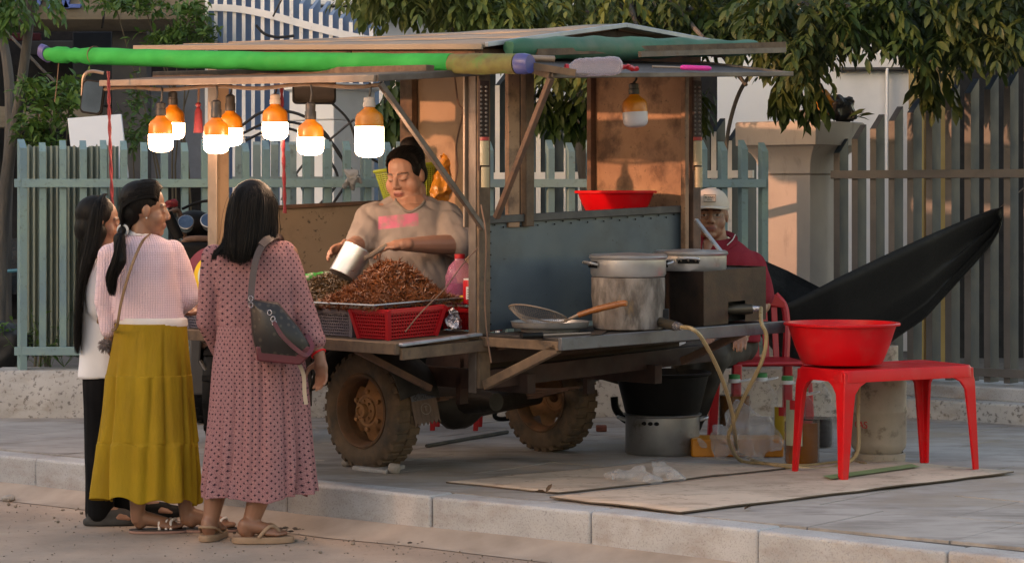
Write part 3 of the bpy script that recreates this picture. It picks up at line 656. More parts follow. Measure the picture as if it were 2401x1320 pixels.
# wheels
m_tyre = mk('dusty_tyre', (.145, .093, .058), (.095, .064, .042), sc=12, bump=.35, bs=60, rough=.9, dirt=((.045, .04, .036), 9, .5, .7))
m_rim = mk('rusty_rim', (.18, .085, .042), (.11, .06, .034), sc=9, bump=.35, bs=50, rough=.75, dirt=((.07, .05, .035), 14, .52, .7))
m_hub = mk('rusty_hub', (.34, .16, .065), (.22, .11, .05), sc=14, bump=.4, bs=60, rough=.75)
Rx = Matrix((AV, -UP, BV)).transposed()         # lathe axis -> cart x, so local z = BV
Rx = Matrix(((AV.x, 0, BV.x), (AV.y, 0, BV.y), (0, 1, 0)))
def wheel(x, sgn):
    root_c = C(x, .88, .281, 0)
    mb = MB(); r = .281
    prof = [(.170, -.062), (.185, -.072), (.215, -.083), (.245, -.080), (.262, -.070), (.268, -.062), (.270, 0), (.268, .062), (.262, .070), (.245, .080), (.215, .083), (.185, .072), (.170, .062)]
    mb.lathe([(a, b) for a, b in prof], 56, Rx, False, root_c)
    n = 30
    for i in range(n):
        for s in (-1, 1):
            a0 = 2 * math.pi * (i + (.5 if s > 0 else 0)) / n; da = 2 * math.pi / n * .31
            pts = []
            for rr, zz0, zz1 in ((.258, .0, .074), (.2805, .004, .066)):
                q = [(a0 - da, zz0), (a0 + da, zz0), (a0 + da * .9, zz1), (a0 - da * .9, zz1)]
                pts.append([root_c + Rx @ V((rr * math.cos(a), rr * math.sin(a), s * z)) for a, z in q])
            mb.hexa(pts[0], pts[1])
    w = mb.build('wheel', m_tyre, cart, angle=30)
    mb = MB()
    for s in (-1, 1):
        o = s
        mb.lathe([(.176, o * .066), (.180, o * .074), (.172, o * .078), (.165, o * .072), (.158, o * .05), (.150, o * .028)], 48, Rx, False, root_c)
    mb.lathe([(.150, -.03), (.150, .03)], 48, Rx, False, root_c)
    mb.build('rim', m_rim, w)
    mb = MB(); f = -sgn
    # spider disc: six lobes with hand holes between
    ring = []
    for rr, zz in ((.035, -.030), (.075, -.034), (.105, -.012), (.135, .004), (.150, .012)):
        row = []
        for k in range(72):
            a = 2 * math.pi * k / 72; q = rr
            if rr > .1: q = rr - (.03 if rr > .12 else .0) * max(0, math.cos(a * 6)) ** 2 * (1 if rr < .14 else 1)
            row.append(root_c + Rx @ V((q * math.cos(a), q * math.sin(a), zz * 1.0 * sgn * 1.0)))
        ring.append(row)
    mb.loft(ring, False); mb.build('wheel_disc', m_hub, w)
    mb = MB(); zf = -.03 * sgn
    mb.lathe([(.062, zf), (.062, zf - .012 * sgn), (.05, zf - .02 * sgn), (.034, zf - .022 * sgn), (.032, zf - .048 * sgn), (.022, zf - .052 * sgn), (.02, zf - .04 * sgn), (.001, zf - .038 * sgn)], 28, Rx, False, root_c)
    for k in range(8):
        a = 2 * math.pi * k / 8; mb.lathe([(.0075, 0), (.0075, -.011 * sgn), (.001, -.012 * sgn)], 6, Rx, False, root_c + Rx @ V((.046 * math.cos(a), .046 * math.sin(a), zf - .018 * sgn)))
    for k in range(6):
        a = 2 * math.pi * (k + .5) / 6; mb.lathe([(.012, 0), (.012, -.016 * sgn), (.001, -.018 * sgn)], 6, Rx, False, root_c + Rx @ V((.09 * math.cos(a), .09 * math.sin(a), -.024 * sgn)))
    mb.build('hub', m_hub, w)
    return w
wheel(.10, 1); wheel(1.28, -1)
# mudguards and flap
m_guard = mk('dusty_black_mudguard', (.024, .021, .018), (.014, .013, .012), sc=8, rough=.7, bump=.2)
for x in (.09, 1.29):
    rows = []
    for k in range(17):
        a = R(15 + 150 * k / 16); rr = .335
        rows.append([C(x + dx, .88, .30, 0) + AV * (-rr * math.cos(a) * (1 + (.12 if k < 4 else 0))) + UP * (rr * math.sin(a) - abs(dx) * .25) for dx in (-.12, -.06, 0, .06, .12)])
    o = MB().grid(rows).build('mudguard', m_guard, cart); s_ = o.modifiers.new('solid', 'SOLIDIFY'); s_.thickness = .006
q = [P(954, 893, 11.2), P(1012, 884, 11.27), P(1032, 988, 11.27), P(974, 1000, 11.2)]
mb = MB(); top = [lerp(q[0], q[1], i / 12) for i in range(13)]; bot = [lerp(q[3], q[2], i / 12) + UP * ((.016 if i % 2 else -.004) + .006 * nz((i, 0, 0), 3)) for i in range(13)]
mb.grid([top, [lerp(a, b, .5) for a, b in zip(top, bot)], bot])
o = mb.build('mudflap', mk('dusty_rubber_flap', (.17, .115, .09), (.10, .07, .06), sc=9, rough=.85), cart, smooth=False); s_ = o.modifiers.new('solid', 'SOLIDIFY'); s_.thickness = .006
fx = q[1] - q[0]; fz = q[0] - q[3]; fnn = fx.cross(fz).normalized()
m_band = mk('grey_blue_band', (.10, .115, .15), rough=.7); m_ink = mk('dark_print', (.03, .03, .035), rough=.8)
a, b = lerp(q[0], q[3], .22), lerp(q[1], q[2], .22); c, d = lerp(q[0], q[3], .46), lerp(q[1], q[2], .46)
MB().add([p + fnn * .009 for p in (c, d, b, a)], [(0, 1, 2, 3)]).build('flap_band', m_band, o)
text('flap_print', 'JAPAN', .032, m_ink, o, frame((a + b + c + d) / 4 + fnn * .011 + UP * .011, fx, fz), .0004)
text('flap_print', 'QUALITY', .026, m_ink, o, frame((a + b + c + d) / 4 + fnn * .011 - UP * .014, fx, fz), .0004)
cc = lerp(lerp(q[0], q[1], .5), lerp(q[3], q[2], .5), .66) + fnn * .01; Mf = Matrix((fx.normalized(), fz.normalized(), fnn)).transposed()
m_mark = mk('pale_print', (.25, .22, .2), rough=.8)
MB().lathe([(.024, 0), (.027, 0), (.027, .001), (.024, .001)], 24, Mf, False, cc).build('flap_emblem', m_mark, o)
text('flap_emblem', 'T', .034, m_mark, o, frame(cc, fx, fz), .0005)
slab('side_skirt', m_dark if False else m_dkred, [C(.02, 1.25, .28, 0), C(.02, 1.62, .28, 0), C(.02, 1.62, .62, 0), C(.02, 1.25, .62, 0)], .008, BV)
# roof: three long panels, slightly wavy, ridge across the cart's middle
def rz(x, y):
    rd = lerp(.125, .06, min(max(y / 2.6, 0), 1)); t = x / .85
    return 1.968 + .043 * y + (rd * t if t <= 1 else rd * (1 - (t - 1) * .55))
xs_ = [(-.04, .27), (.28, .57), (.58, .85)]
for i, (xa, xb) in enumerate(xs_):
    rows = [[C(lerp(xa, xb, u / 4), y, rz(lerp(xa, xb, u / 4), y) + .007 * nz((u * .5 + i * 3, y * 2.1, 0), 1.4) + i * .003, 0) for u in range(5)] for y in [-.06 + .13 * k for k in range(22)]]
    o = MB().grid(rows).build('roof_panel', m_roof, cart); s_ = o.modifiers.new('solid', 'SOLIDIFY'); s_.thickness = .012; s_.offset = 1
rows = [[C(x, y, rz(x, y), 0) for x in (.85, 1.1, 1.35, 1.62)] for y in [-.06 + .35 * k for k in range(9)]]
o = MB().grid(rows).build('roof_panel', m_roof, cart); s_ = o.modifiers.new('solid', 'SOLIDIFY'); s_.thickness = .012; s_.offset = 1
m_trim = mk('pale_metal_trim', (.36, .40, .45), (.28, .31, .35), sc=8, metal=.4, rough=.45)
for xa, xb in ((-.04, .85), (.85, 1.62)): cb('roof_trim', m_trim, C(xa, -.072, rz(xa, -.07) + .012, 0), C(xb, -.072, rz(xb, -.07) + .012, 0), .02, .022)
cb('roof_trim', m_roof, C(-.052, -.06, rz(-.05, -.06) + .004, 0), C(-.052, 2.65, rz(-.05, 2.65) + .004, 0), .012, .026)
cb('ridge_post', m_black, C(.85, .0, 1.90, 0), C(.85, .0, rz(.85, 0), 0), .03, .03, AV)
for y in (.0, .9, 1.9): cb('roof_rafter', m_dkred, C(-.03, y, rz(0, y) - .03, 0), C(.85, y, rz(.85, y) - .03, 0), .035, .04); cb('roof_rafter', m_dkred, C(.85, y, rz(.85, y) - .03, 0), C(1.6, y, rz(1.6, y) - .03, 0), .035, .04)
# near awning (towards the shoppers)
O1, O2 = P(882, 184, 10.25), P(238, 196, 11.76); I1, I2 = C(0, 0, 1.852, 0), C(0, 2.05, 1.902, 0)
rows = [[lerp(lerp(O1, O2, u / 8), lerp(I1, I2, u / 8), v / 4) + UP * (.012 * math.sin(v / 4 * math.pi)) for u in range(9)] for v in range(5)]
o = MB().grid(rows).build('side_awning', mk('awning_underside', (.17, .125, .09), (.11, .08, .06), sc=4, rough=.85), cart); s_ = o.modifiers.new('solid', 'SOLIDIFY'); s_.thickness = .008
cb('awning_edge', m_alu, O1 + UP * .0, O2, .03, .030); cb('awning_edge', m_steel, O1, I1, .03, .03); cb('awning_edge', m_steel, O2, I2, .025, .03)
cb('awning_edge', m_wood, lerp(O1, I1, .5) + UP * .03, lerp(O2, I2, .5) + UP * .03, .05, .03)
MB().tube([lerp(O1, O2, t) - UP * (.028 + .008 * math.sin(t * 19)) + BV * .02 for t in [i / 20 for i in range(21)]], .009, 6).build('cable_pole', m_wood, cart)
cb('awning_strut', m_steel, O1 + UP * -.02 + BV * .02, C(-.02, -.03, 1.155), .024, .024, AV)
# rear awning of mesh
Q1, Q2 = P(1292, 178, 10.37), P(1857, 174, 11.48); J1, J2 = C(.02, -.02, 1.925, 0), C(W + .05, -.02, 1.95, 0)
rows = [[lerp(lerp(Q1, Q2, u / 8), lerp(J1, J2, u / 8), v / 4) for u in range(9)] for v in range(5)]
o = MB().grid(rows).build('rear_awning', m_mesh, cart); s_ = o.modifiers.new('solid', 'SOLIDIFY'); s_.thickness = .006
cb('awning_edge', m_steel, Q1, Q2, .022, .022); cb('awning_edge', m_wood, Q1, J1, .026, .03); cb('awning_edge', m_steel, Q2, J2, .02, .02)
cb('awning_strut', m_rust, Q1 - UP * .01, C(.05, -.04, 1.20), .024, .028, BV)
cb('awning_strut', m_trim, P(1632, 515, 11.45), P(1692, 592, 11.2), .02, .012)
# terminal strips and tube lamps on the posts
for px0, Yq, hh in ((1134, 10.60, (1.68, 1.80, 1.87)), (1634, 11.52, (1.62, 1.72, 1.84))):
    mb = MB(); n = 0
    base = P(px0, 300, Yq)
    MB().bar(V((base.x, base.y, P(0, 400, Yq).z)), V((base.x, base.y, P(0, 190, Yq).z)), .055, .012, AV).build('terminal_board', m_dkred, cart)
    for h in range(16):
        zz = P(0, 205 + h * 10, Yq).z
        for s in (-1, 1): mb.ell(V((base.x + s * .011, base.y - .02, zz)), (.006, .005, .006), None, 8, 6)
    mb.build('terminal_screw', mk('dull_terminal', (.17, .15, .14), metal=.5, rough=.5) if px0 < 1200 else MATS['dull_terminal'], cart)
    mb = MB(); mb.tube([P(px0 + 2, 322, Yq - .03), P(px0 + 2, 330, Yq - .03)], .022, 12); mb.build('lamp_cap', mk('lamp_cap_red', (.3, .02, .02), rough=.4) if px0 < 1200 else MATS['lamp_cap_red'], cart)
    mb = MB(); mb.tube([P(px0 + 2, 331, Yq - .03), P(px0 + 2, 388, Yq - .03)], .021, 12); mb.tube([P(px0 + 4, 392, Yq - .03), P(px0 + 4, 440, Yq - .03)], .019, 12)
    mb.build('tube_lamp', mk('cloudy_tube', (.33, .28, .18), rough=.3) if px0 < 1200 else MATS['cloudy_tube'], cart)
mb = MB(); mb.tube(curve([P(1128, 480, 10.55), P(1140, 560, 10.5), P(1137, 700, 10.5), P(1143, 790, 10.5), P(1152, 850, 10.5)], 6), .004, 5); mb.build('loose_wire', m_rust, cart)
mb = MB(); mb.tube(curve([P(1066, 180, 12.4), P(1074, 240, 12.4), P(1085, 265, 12.4), P(1070, 340, 12.4), P(1072, 400, 12.4), P(1062, 450, 12.4)], 6), .005, 5); mb.build('loose_wire', m_rust, cart)
# chain holding the near shelf
mb = MB(); pts = curve([P(1120, 582, 10.62), P(1085, 620, 10.55), P(1040, 680, 10.45), P(985, 735, 10.4), P(950, 778, 10.36)], 12)
for i, (a, b) in enumerate(zip(pts, pts[1:])):
    mb.tube([a, b], .003, 5)
mb.build('shelf_chain', m_rust, cart)

# ------------------------------------------------------------ rolled tarps, mirrors, ropes
def wobble(pts, r, seed, amp=.12, n=20, tw=3):
    rings = []; d = (pts[-1] - pts[0]).normalized(); x = d.orthogonal().normalized(); y = d.cross(x)
    for i, p in enumerate(pts):
        rr = r[i] if isinstance(r, list) else r
        rings.append([p + (x * math.cos(a) + y * math.sin(a)) * rr * (1 + amp * nz((math.cos(a + i * .05 * tw) * 1.3, math.sin(a + i * .05 * tw) * 1.3, i * .16 + seed), 1)) for a in [2 * math.pi * k / n for k in range(n)]])
    return rings
e0, e1 = P(1212, 150, 10.38), P(112, 128, 12.0)
rt = thing('rolled_tarp', 'bright green rolled tarpaulin along the front eave', 'tarp', lerp(e0, e1, .5))
N_ = 90; pts = [lerp(e0, e1, i / N_) - UP * .012 * math.sin(math.pi * i / N_) for i in range(N_ + 1)]
rad = [.046 - .004 * i / N_ for i in range(N_ + 1)]
for i in range(N_ + 1):
    u = i / N_
    if .90 < u < .955: rad[i] *= .72 + .2 * abs(math.sin(i * 1.7))
    if u > .985: rad[i] *= .8
MB().loft(wobble(pts[11:], rad[11:], 3, .10)).build('roll', m_tarp, rt); MB().loft(wobble(pts[:12], rad[:12], 3, .16)).build('soiled_end', m_tarpdirt, rt)
MB().loft(wobble([lerp(e0, e1, -.002), lerp(e0, e1, -.014), lerp(e0, e1, -.025)], [.045, .046, .04], 5)).build('end_band', m_bluebag, rt)
MB().loft(wobble([lerp(e0, e1, 1.0), lerp(e0, e1, 1.012) + UP * .012, lerp(e0, e1, 1.022)], [.04, .038, .012], 5, .3)).build('end_wrap', m_bluebag, rt)
MB().tube([lerp(e0, e1, .886) + V((math.cos(a), 0, math.sin(a))) * .001 + (BV * math.cos(a) + UP * math.sin(a)) * .043 for a in [2 * math.pi * k / 14 for k in range(15)]], .003, 5).build('tie_string', m_rust, rt)
mb = MB(); mb.bar(lerp(e0, e1, .0), P(1350, 172, 10.36), .03, .03); mb.build('stick', m_wood, rt)
mb = MB(); mb.tube([P(1245, 137, 10.4), P(1300, 139, 10.42)], .014, 12); mb.build('metal_pipe', m_alu, rt)
MB().tube(curve([P(138, 142, 12), P(133, 200, 12), P(128, 240, 12)], 4), .003, 4).build('dangling_cord', m_wood, rt)
e0, e1 = C(.06, -.11, 1.955, 0), P(1768, 112, 11.75)
rt = thing('rolled_tarp', 'dark green rolled tarpaulin along the cart\'s right end', 'tarp', lerp(e0, e1, .5))
pts = [lerp(e0, e1, i / 40) + UP * (.004 * math.sin(i)) for i in range(41)]
MB().loft(wobble(pts, [.035] + [.045 + .010 * math.sin(i * .12) for i in range(40)], 9, .22)).build('roll', m_tarpd, rt)
MB().bar(lerp(e0, e1, .1) + V((0, -.05, -.02)), P(1838, 106, 11.85), .03, .03).build('stick', m_wood, rt)
MB().bar(P(1500, 128, 11.0), P(1840, 118, 11.75), .02, .025).build('metal_strip', m_steel, rt)
# mirrors
m_mirror = mk('mirror_glass', (.25, .25, .26), (.1, .1, .1), sc=3, metal=1, rough=.08, rvar=.02, bump=0)
def mirror(label, c, w_, h_, yaw, stem, roll=0):
    root = thing('wing_mirror', label, 'mirror', c); M = Matrix.Rotation(yaw, 3, 'Z') @ Matrix.Rotation(roll, 3, 'Y')
    def rr(wd, ht, y, k=8):
        out = []
        for qx, qz, a0 in ((1, 1, 0), (-1, 1, 90), (-1, -1, 180), (1, -1, 270)):
            for i in range(k):
                a = R(a0 + 90 * i / (k - 1)); r_ = .022; out.append(c + M @ V((qx * (wd / 2 - r_) + r_ * math.cos(a), y, qz * (ht / 2 - r_) + r_ * math.sin(a))))
        return out
    MB().loft([rr(w_, h_, 0), rr(w_ + .008, h_ + .008, .012), rr(w_ * .8, h_ * .8, .05)]).build('mirror_housing', m_black, root)
    MB().loft([rr(w_ - .012, h_ - .012, -.003), rr(w_ - .012, h_ - .012, .002)]).build('mirror_pane', m_mirror, root, angle=20)
    MB().tube(curve(stem, 6), .009, 8).build('stem', m_alu, root)
mirror('tall wing mirror with a bent chrome stem at the awning\'s left corner', P(216, 228, 12.0), .115, .165, R(-12), [P(243, 172, 12.05), P(215, 168, 12.05), P(197, 180, 12.05), P(193, 225, 12.06)], R(8))
mirror('wide black wing mirror hanging behind the bulbs', P(737, 213, 11.6), .205, .125, R(8), [P(790, 190, 11.7), P(760, 185, 11.7), P(740, 200, 11.66)])
m_redrope = mk('red_rope', (.17, .008, .016), (.11, .006, .012), sc=60, rough=.6)
for i, (pts, lab) in enumerate((([P(254, 168, 11.5), P(257, 300, 11.5), P(263, 480, 11.5), P(264, 520, 11.5)], 'red rope hanging from the awning\'s left end'), ([P(660, 205, 10.95), P(664, 340, 10.97), P(668, 500, 11.0)], 'red rope hanging from the awning beside the middle bulbs'))):
    mb = MB(); c = curve(pts, 14)
    for k in range(2): mb.tube([p + V((math.cos(j * .9 + k * math.pi), math.sin(j * .9 + k * math.pi), 0)) * .004 for j, p in enumerate(c)], .0055, 6)
    tag(mb.build('rope', m_redrope, loc=c[0]), lab, 'rope', 'red awning ropes')
mb = MB(); c = P(465, 285, 11.6)
tas = thing('tassel', 'red tassel hanging from the awning between the bulbs', 'tassel', P(465, 245, 11.6))
for k in range(26):
    a = 2 * math.pi * k / 26; mb.tube([P(465, 248, 11.6), P(465, 262, 11.6) + V((math.cos(a), math.sin(a), 0)) * .014, P(465, 312, 11.6) + V((math.cos(a), math.sin(a), 0)) * .02], .004, 4)
mb.build('fringe', m_redrope, tas); MB().tube([P(466, 205, 11.6), P(465, 248, 11.6)], .006, 6).build('string', m_rust, tas); MB().ell(P(465, 246, 11.6), (.014, .014, .012)).build('knot', m_redrope, tas)
mb = MB(); c = P(466, 216, 11.55); mb.ell(c, (.03, .02, .03)); b = blob(mb, .006, 2); b.v = [p + V((nz(p, 40), 0, nz(p + V((3, 0, 0)), 40))) * .012 for p in b.v]
# ------------------------------------------------------------ bulbs
m_org = mk('orange_bulb_housing', (.60, .20, .012), (.50, .15, .01), sc=20, rough=.35, bump=0)
m_sock = mk('black_socket', (.03, .028, .026), rough=.5); m_sockw = mk('white_socket', (.5, .43, .38), rough=.5)
t = NT('lit_diffuser'); t.b.inputs['Base Color'].default_value = (.8, .8, .8, 1); t.b.inputs['Emission Color'].default_value = (1, .74, .50, 1); t.b.inputs['Emission Strength'].default_value = 13; m_lit = t.m
m_unlit = mk('unlit_diffuser', (.55, .53, .58), (.5, .48, .52), sc=6, rough=.4, bump=0)
def bulb(label, px, yb, yj, yt, ys, ytop, Y, white=False, lit=True, tilt=0):
    c = P(px, yj, Y); k = Y / F; root = thing('light_bulb', label, 'light bulb', P(px, yb, Y), group='orange and white bulbs under the awnings')
    M = Matrix.Rotation(tilt, 3, 'Y'); r = .0585 * (1.06 if px == 866 else 1); hb = (yb - yj) * k; ht = (yj - yt) * k
    prof = [(.004, -hb), (r * .4, -hb + .001), (r * .72, -hb + .006), (r * .9, -hb + .014), (r * .985, -hb + .026), (r, -hb + .04), (r, -.004), (r * .99, 0)]
    MB().lathe(prof, 28, M, True, c).build('diffuser', m_lit if lit else m_unlit, root)
    mb = MB(); rings = []
    for rr, zz in ((r * .985, .0), (r * .975, ht * .12), (r * .95, ht * .5), (r * .86, ht * .66), (r * .62, ht * .8), (r * .42, ht * .92), (r * .36, ht * 1.0), (r * .34, ht * 1.08)):
        rings.append([c + M @ V((rr * (1 + (.018 if j % 2 and .1 * ht < zz < .6 * ht else 0)) * math.cos(2*math.pi*j/64), rr * (1 + (.018 if j % 2 and .1 * ht < zz < .6 * ht else 0)) * math.sin(2*math.pi*j/64), zz)) for j in range(64)])
    mb.loft(rings); mb.build('housing', m_org, root)
    zs = (yj - ys) * k; mb = MB(); mb.lathe([(r * .4, ht * 1.0), (r * .43, ht * 1.02), (r * .43, lerp(ht, zs, .45)), (r * .38, lerp(ht, zs, .5)), (r * .39, lerp(ht, zs, .9)), (r * .2, zs)], 16, M, True, c); mb.build('socket', m_sockw if white else m_sock, root)
    MB().tube(curve([c + M @ V((0, 0, zs)), P(px + 3, (ys + ytop) / 2, Y), P(px + 1, ytop, Y + .02)], 4), .005, 6).build('cord', m_sock, root)
bulb('lit bulb on the far left, nearer of the leftmost pair', 377, 357, 315, 272, 240, 205, 11.39)
bulb('lit bulb on the far left, farther of the leftmost pair', 405, 328, 289, 247, 215, 196, 11.75)
bulb('lit bulb in front of the corner post, nearer of its pair', 507, 361, 319, 277, 235, 203, 11.07)
bulb('lit bulb by the corner post, farther of its pair', 540, 343, 302, 261, 222, 200, 11.4)
bulb('lit bulb with a white socket, beside the red rope', 645, 329, 288, 245, 221, 203, 10.95, True)
bulb('lit bulb hanging in front of the wide mirror', 728, 365, 323, 281, 240, 200, 10.56)
bulb('largest lit bulb, above the cook\'s head at left', 866, 370, 298, 252, 228, 195, 10.30, True)
bulb('unlit bulb hanging before the rusty board under the right awning', 1489, 300, 263, 222, 195, 178, 11.1, False, False, R(-3))
across(12.15, 60, 26, 14, 'added tall sun blocker, out of the picture to the left')
across(-40, 9.2, 26, 7.8, 'added sun blocker, behind the photographer')
across(9.2, 12.15, 8, 3.7, 'added low sun blocker, out of the picture to the left')
# ------------------------------------------------------------ item materials
m_pot = mk('dented_aluminium', (.50, .50, .51), (.40, .40, .41), sc=6, metal=.75, rough=.38, bump=.06, bs=30, dirt=((.20, .17, .15), 9, .6, .8))
m_soot = mk('sooty_aluminium', (.33, .33, .335), (.22, .22, .225), sc=5, metal=.7, rough=.4, dirt=((.07, .04, .015), 7, .56, .72))
m_clay = mk('crusted_clay_stove', (.29, .255, .235), (.10, .08, .07), sc=11, st=(1, 1, .45), bump=.7, bs=25, bd=.012, rough=.9, dirt=((.05, .04, .034), 15, .42, .62, (1, 1, .35)), dirt2=((.22, .135, .055), 7, .58, .72))
m_boxst = mk('blackened_tin_box', (.058, .034, .024), (.03, .021, .017), sc=7, bump=.2, metal=.4, rough=.5, dirt=((.075, .04, .022), 6, .55, .75), dirt2=((.018, .014, .012), 4, .5, .7))
m_red = mk('red_plastic', (.66, .007, .012), (.56, .006, .010), sc=4, rough=.42, bump=.06, bs=60, spec=.3, dirt=((.42, .06, .055), 60, .6, .7, (1, 1, 1), .5), dirt2=((.36, .10, .085), 6, .52, .8, (1, 1, 1), .4))
m_red2 = mk('deep_red_plastic', (.45, .010, .016), (.38, .008, .014), sc=4, rough=.4, bump=.04)
m_greyb = mk('purple_grey_basket', (.17, .16, .20), (.13, .12, .16), sc=5, rough=.5)
m_hose = mk('yellowed_gas_hose', (.34, .25, .13), (.26, .19, .10), sc=10, rough=.35, bump=0)
m_handle = mk('varnished_wood_handle', (.30, .105, .03), (.22, .075, .022), sc=12, st=(1, 1, 4), rough=.3)
m_card = mk('trodden_cardboard', (.58, .46, .37), (.47, .365, .29), sc=2.5, bump=.15, rough=.9, dirt=((.20, .145, .105), 3.0, .5, .74, (1, 2.5, 1), .75), dirt2=((.22, .16, .12), 22, .56, .70))
m_edge = mk('cardboard_edge', (.13, .095, .07), rough=.9)
m_whitep = mk('white_plastic', (.62, .62, .62), rough=.4); m_greencap = mk('green_cap', (.02, .20, .06), rough=.4)
m_lime = mk('lime_plastic', (.32, .42, .04), (.26, .36, .03), sc=5, rough=.45)
m_orangebag = mk('orange_carrier_bag', (.55, .25, .035), (.42, .18, .03), sc=9, rough=.4, bump=.3, bs=40)
def clear(name, col, a, rough=.15):
    m = mk(name, col, tuple(min(1, x * 1.2) for x in col), sc=9, rough=rough, bump=.4, bs=35, bd=.01); 
    t = m.node_tree; b = t.nodes['Principled BSDF']
    nd = t.nodes.new('ShaderNodeLayerWeight'); nd.inputs[0].default_value = .45
    mr = t.nodes.new('ShaderNodeMapRange'); mr.inputs[3].default_value = a; mr.inputs[4].default_value = min(1, a + .28); t.links.new(nd.outputs['Facing'], mr.inputs[0]); t.links.new(mr.outputs[0], b.inputs['Alpha']); return m
m_clear = clear('clear_bottle_plastic', (.30, .31, .33), .02, .06); m_bag = clear('thin_clear_bag', (.5, .5, .52), .24, .15); m_pinkb = clear('pinkish_bottle_plastic', (.5, .16, .28), .35, .15)
m_oil = mk('cooking_oil', (.17, .055, .003), (.12, .038, .002), sc=6, rough=.12, bump=0)
m_darkoil = mk('dark_sauce', (.02, .012, .008), rough=.15, bump=0)
m_foil = mk('silver_foil', (.55, .53, .56), (.25, .22, .27), sc=20, metal=.9, rough=.25, bump=.6, bs=30, bd=.02)
# ------------------------------------------------------------ stoves and pots on the rear shelf
def zax(c): return V(c)
c = C(.60, -.33, .686, .4)
st = thing('clay_stove', 'round clay stove crusted with spills, left of the two on the shelf', 'stove', c)
mb = MB().lathe([(.150, 0), (.160, .004), (.163, .06), (.166, .12), (.168, .20), (.166, .238), (.15, .24), (.01, .24)], 14, None, True, c)
rr = MB(); rr.lathe([(.152, 0), (.160, .006), (.163, .05), (.164, .10), (.167, .15), (.168, .20), (.168, .236), (.15, .24), (.02, .24)], 72, None, True, c)
rr.v = [p + (p - c - UP * (p.z - c.z)) * (.035 * nz(p, 14)) for p in rr.v]
rr.build('fire_pot', m_clay, st)
vd = (C(.80, -.52, 0, 0) - C(.62, -.33, 0, 0)).normalized()
MB().box(c + vd * .14 + UP * .05, (.09, .09, .085), Matrix.Rotation(math.atan2(vd.y, vd.x), 3, 'Z')).build('air_opening', m_dark, st, bevel=.004)
MB().tube([c + vd * .1 + UP * .045, P(1582, 764, 10.66), P(1596, 766, 10.60)], [.022, .022, .016], 12).build('burner_pipe', mk('brass_black', (.07, .06, .045), metal=.6, rough=.45), st)
MB().tube([P(1585, 764, 10.62), P(1600, 768, 10.54)], [.02, .012], 12).build('valve_nut', m_foil, st)
def pot(label, c, r, h, hand, lidc=True, mat=None):
    root = thing('cooking_pot', label, 'pot', c)
    mb = MB(); mb.lathe([(.01, 0), (r * .96, 0), (r, .012), (r * 1.0, h - .012), (r * 1.045, h - .004), (r * 1.05, h), (r * 1.03, h + .003), (r * .97, h - .003)], 48, None, False, c); mb.build('pan', mat or m_pot, root)
    MB().lathe([(r * 1.03, h + .003), (r * 1.035, h + .008), (r * .96, h + .013), (r * .9, h + .012), (r * .86, h + .007), (r * .5, h + .016), (r * .1, h + .020), (.001, h + .02)], 48, None, False, c).build('lid', m_pot, root)
    for a in hand:
        d = V((math.cos(a), math.sin(a), 0)); s = V((-d.y, d.x, 0)); q = c + UP * (h * .62)
        MB().tube(curve([q + d * r * .99 - s * .05, q + d * (r + .028) - s * .045 + UP * .008, q + d * (r + .036) + UP * .012, q + d * (r + .028) + s * .045 + UP * .008, q + d * r * .99 + s * .05], 5), .006, 8).build('handle', m_pot, root)
        pl = MB().box(q + d * (r + .002), (.004, .10, .03), Matrix((d, s, UP)).transposed()).build('handle_plate', m_black, root, bevel=.004)
        for k in (-.034, 0, .034): MB().ell(q + d * (r + .006) + s * k, (.005, .005, .005), None, 8, 6).build('rivet', m_alu, pl)
    return root
pot('shallow lidded aluminium pot on the clay stove', c + UP * .241, .172, .088, (R(200), R(20)))
c2 = C(.974, -.453, .686, .4)
bx = thing('tin_stove', 'square blackened tin stove, right of the two on the shelf', 'stove', C(1.19, -.27, .686, .4))
def fr(x, y, h): return c2 + BV * x + AV * y + UP * (h + .036 * x)
th = .004; Wd, Dp, Ht = .44, .36, .252
slab('left_wall', m_boxst, [fr(0, 0, 0), fr(0, Dp, 0), fr(0, Dp, Ht), fr(0, 0, Ht)], th, BV, .001, bx)
slab('right_wall', m_boxst, [fr(Wd, 0, 0), fr(Wd, Dp, 0), fr(Wd, Dp, Ht), fr(Wd, 0, Ht)], -th, BV, .001, bx)
slab('back_wall', m_boxst, [fr(th, Dp, 0), fr(Wd - th, Dp, 0), fr(Wd - th, Dp, Ht), fr(th, Dp, Ht)], -th, AV, .001, bx)
MB().add([fr(th, 0, 0), fr(.17, 0, 0), fr(.17, 0, .10), fr(.29, 0, .10), fr(.29, 0, 0), fr(Wd - th, 0, 0), fr(Wd - th, 0, Ht), fr(th, 0, Ht)], [(0, 1, 2, 7), (2, 3, 6, 7), (3, 4, 5, 6)]).build('front_wall', m_boxst, bx, smooth=False)
slab('top_plate', m_boxst, [fr(th, th, Ht - .012), fr(Wd - th, th, Ht - .012), fr(Wd - th, Dp - th, Ht - .012), fr(th, Dp - th, Ht - .012)], .004, UP, .001, bx)
slab('inner_wall', m_dark, [fr(th, .05, .002), fr(Wd - th, .05, .002), fr(Wd - th, .05, Ht - .02), fr(th, .05, Ht - .02)], .004, AV, 0, bx)
MB().tube([fr(.21, .045, .06), fr(.27, -.02, .06), fr(.29, -.05, .062)], [.024, .026, .022], 12).build('burner_pipe', MATS['brass_black'], bx)
MB().tube([fr(.28, -.035, .062), fr(.31, -.075, .064)], [.018, .011], 12).build('valve_nut', m_foil, bx)
pot('wide lidded aluminium pot on the square tin stove', fr(.12, .19, Ht - .006), .168, .082, (R(262),))
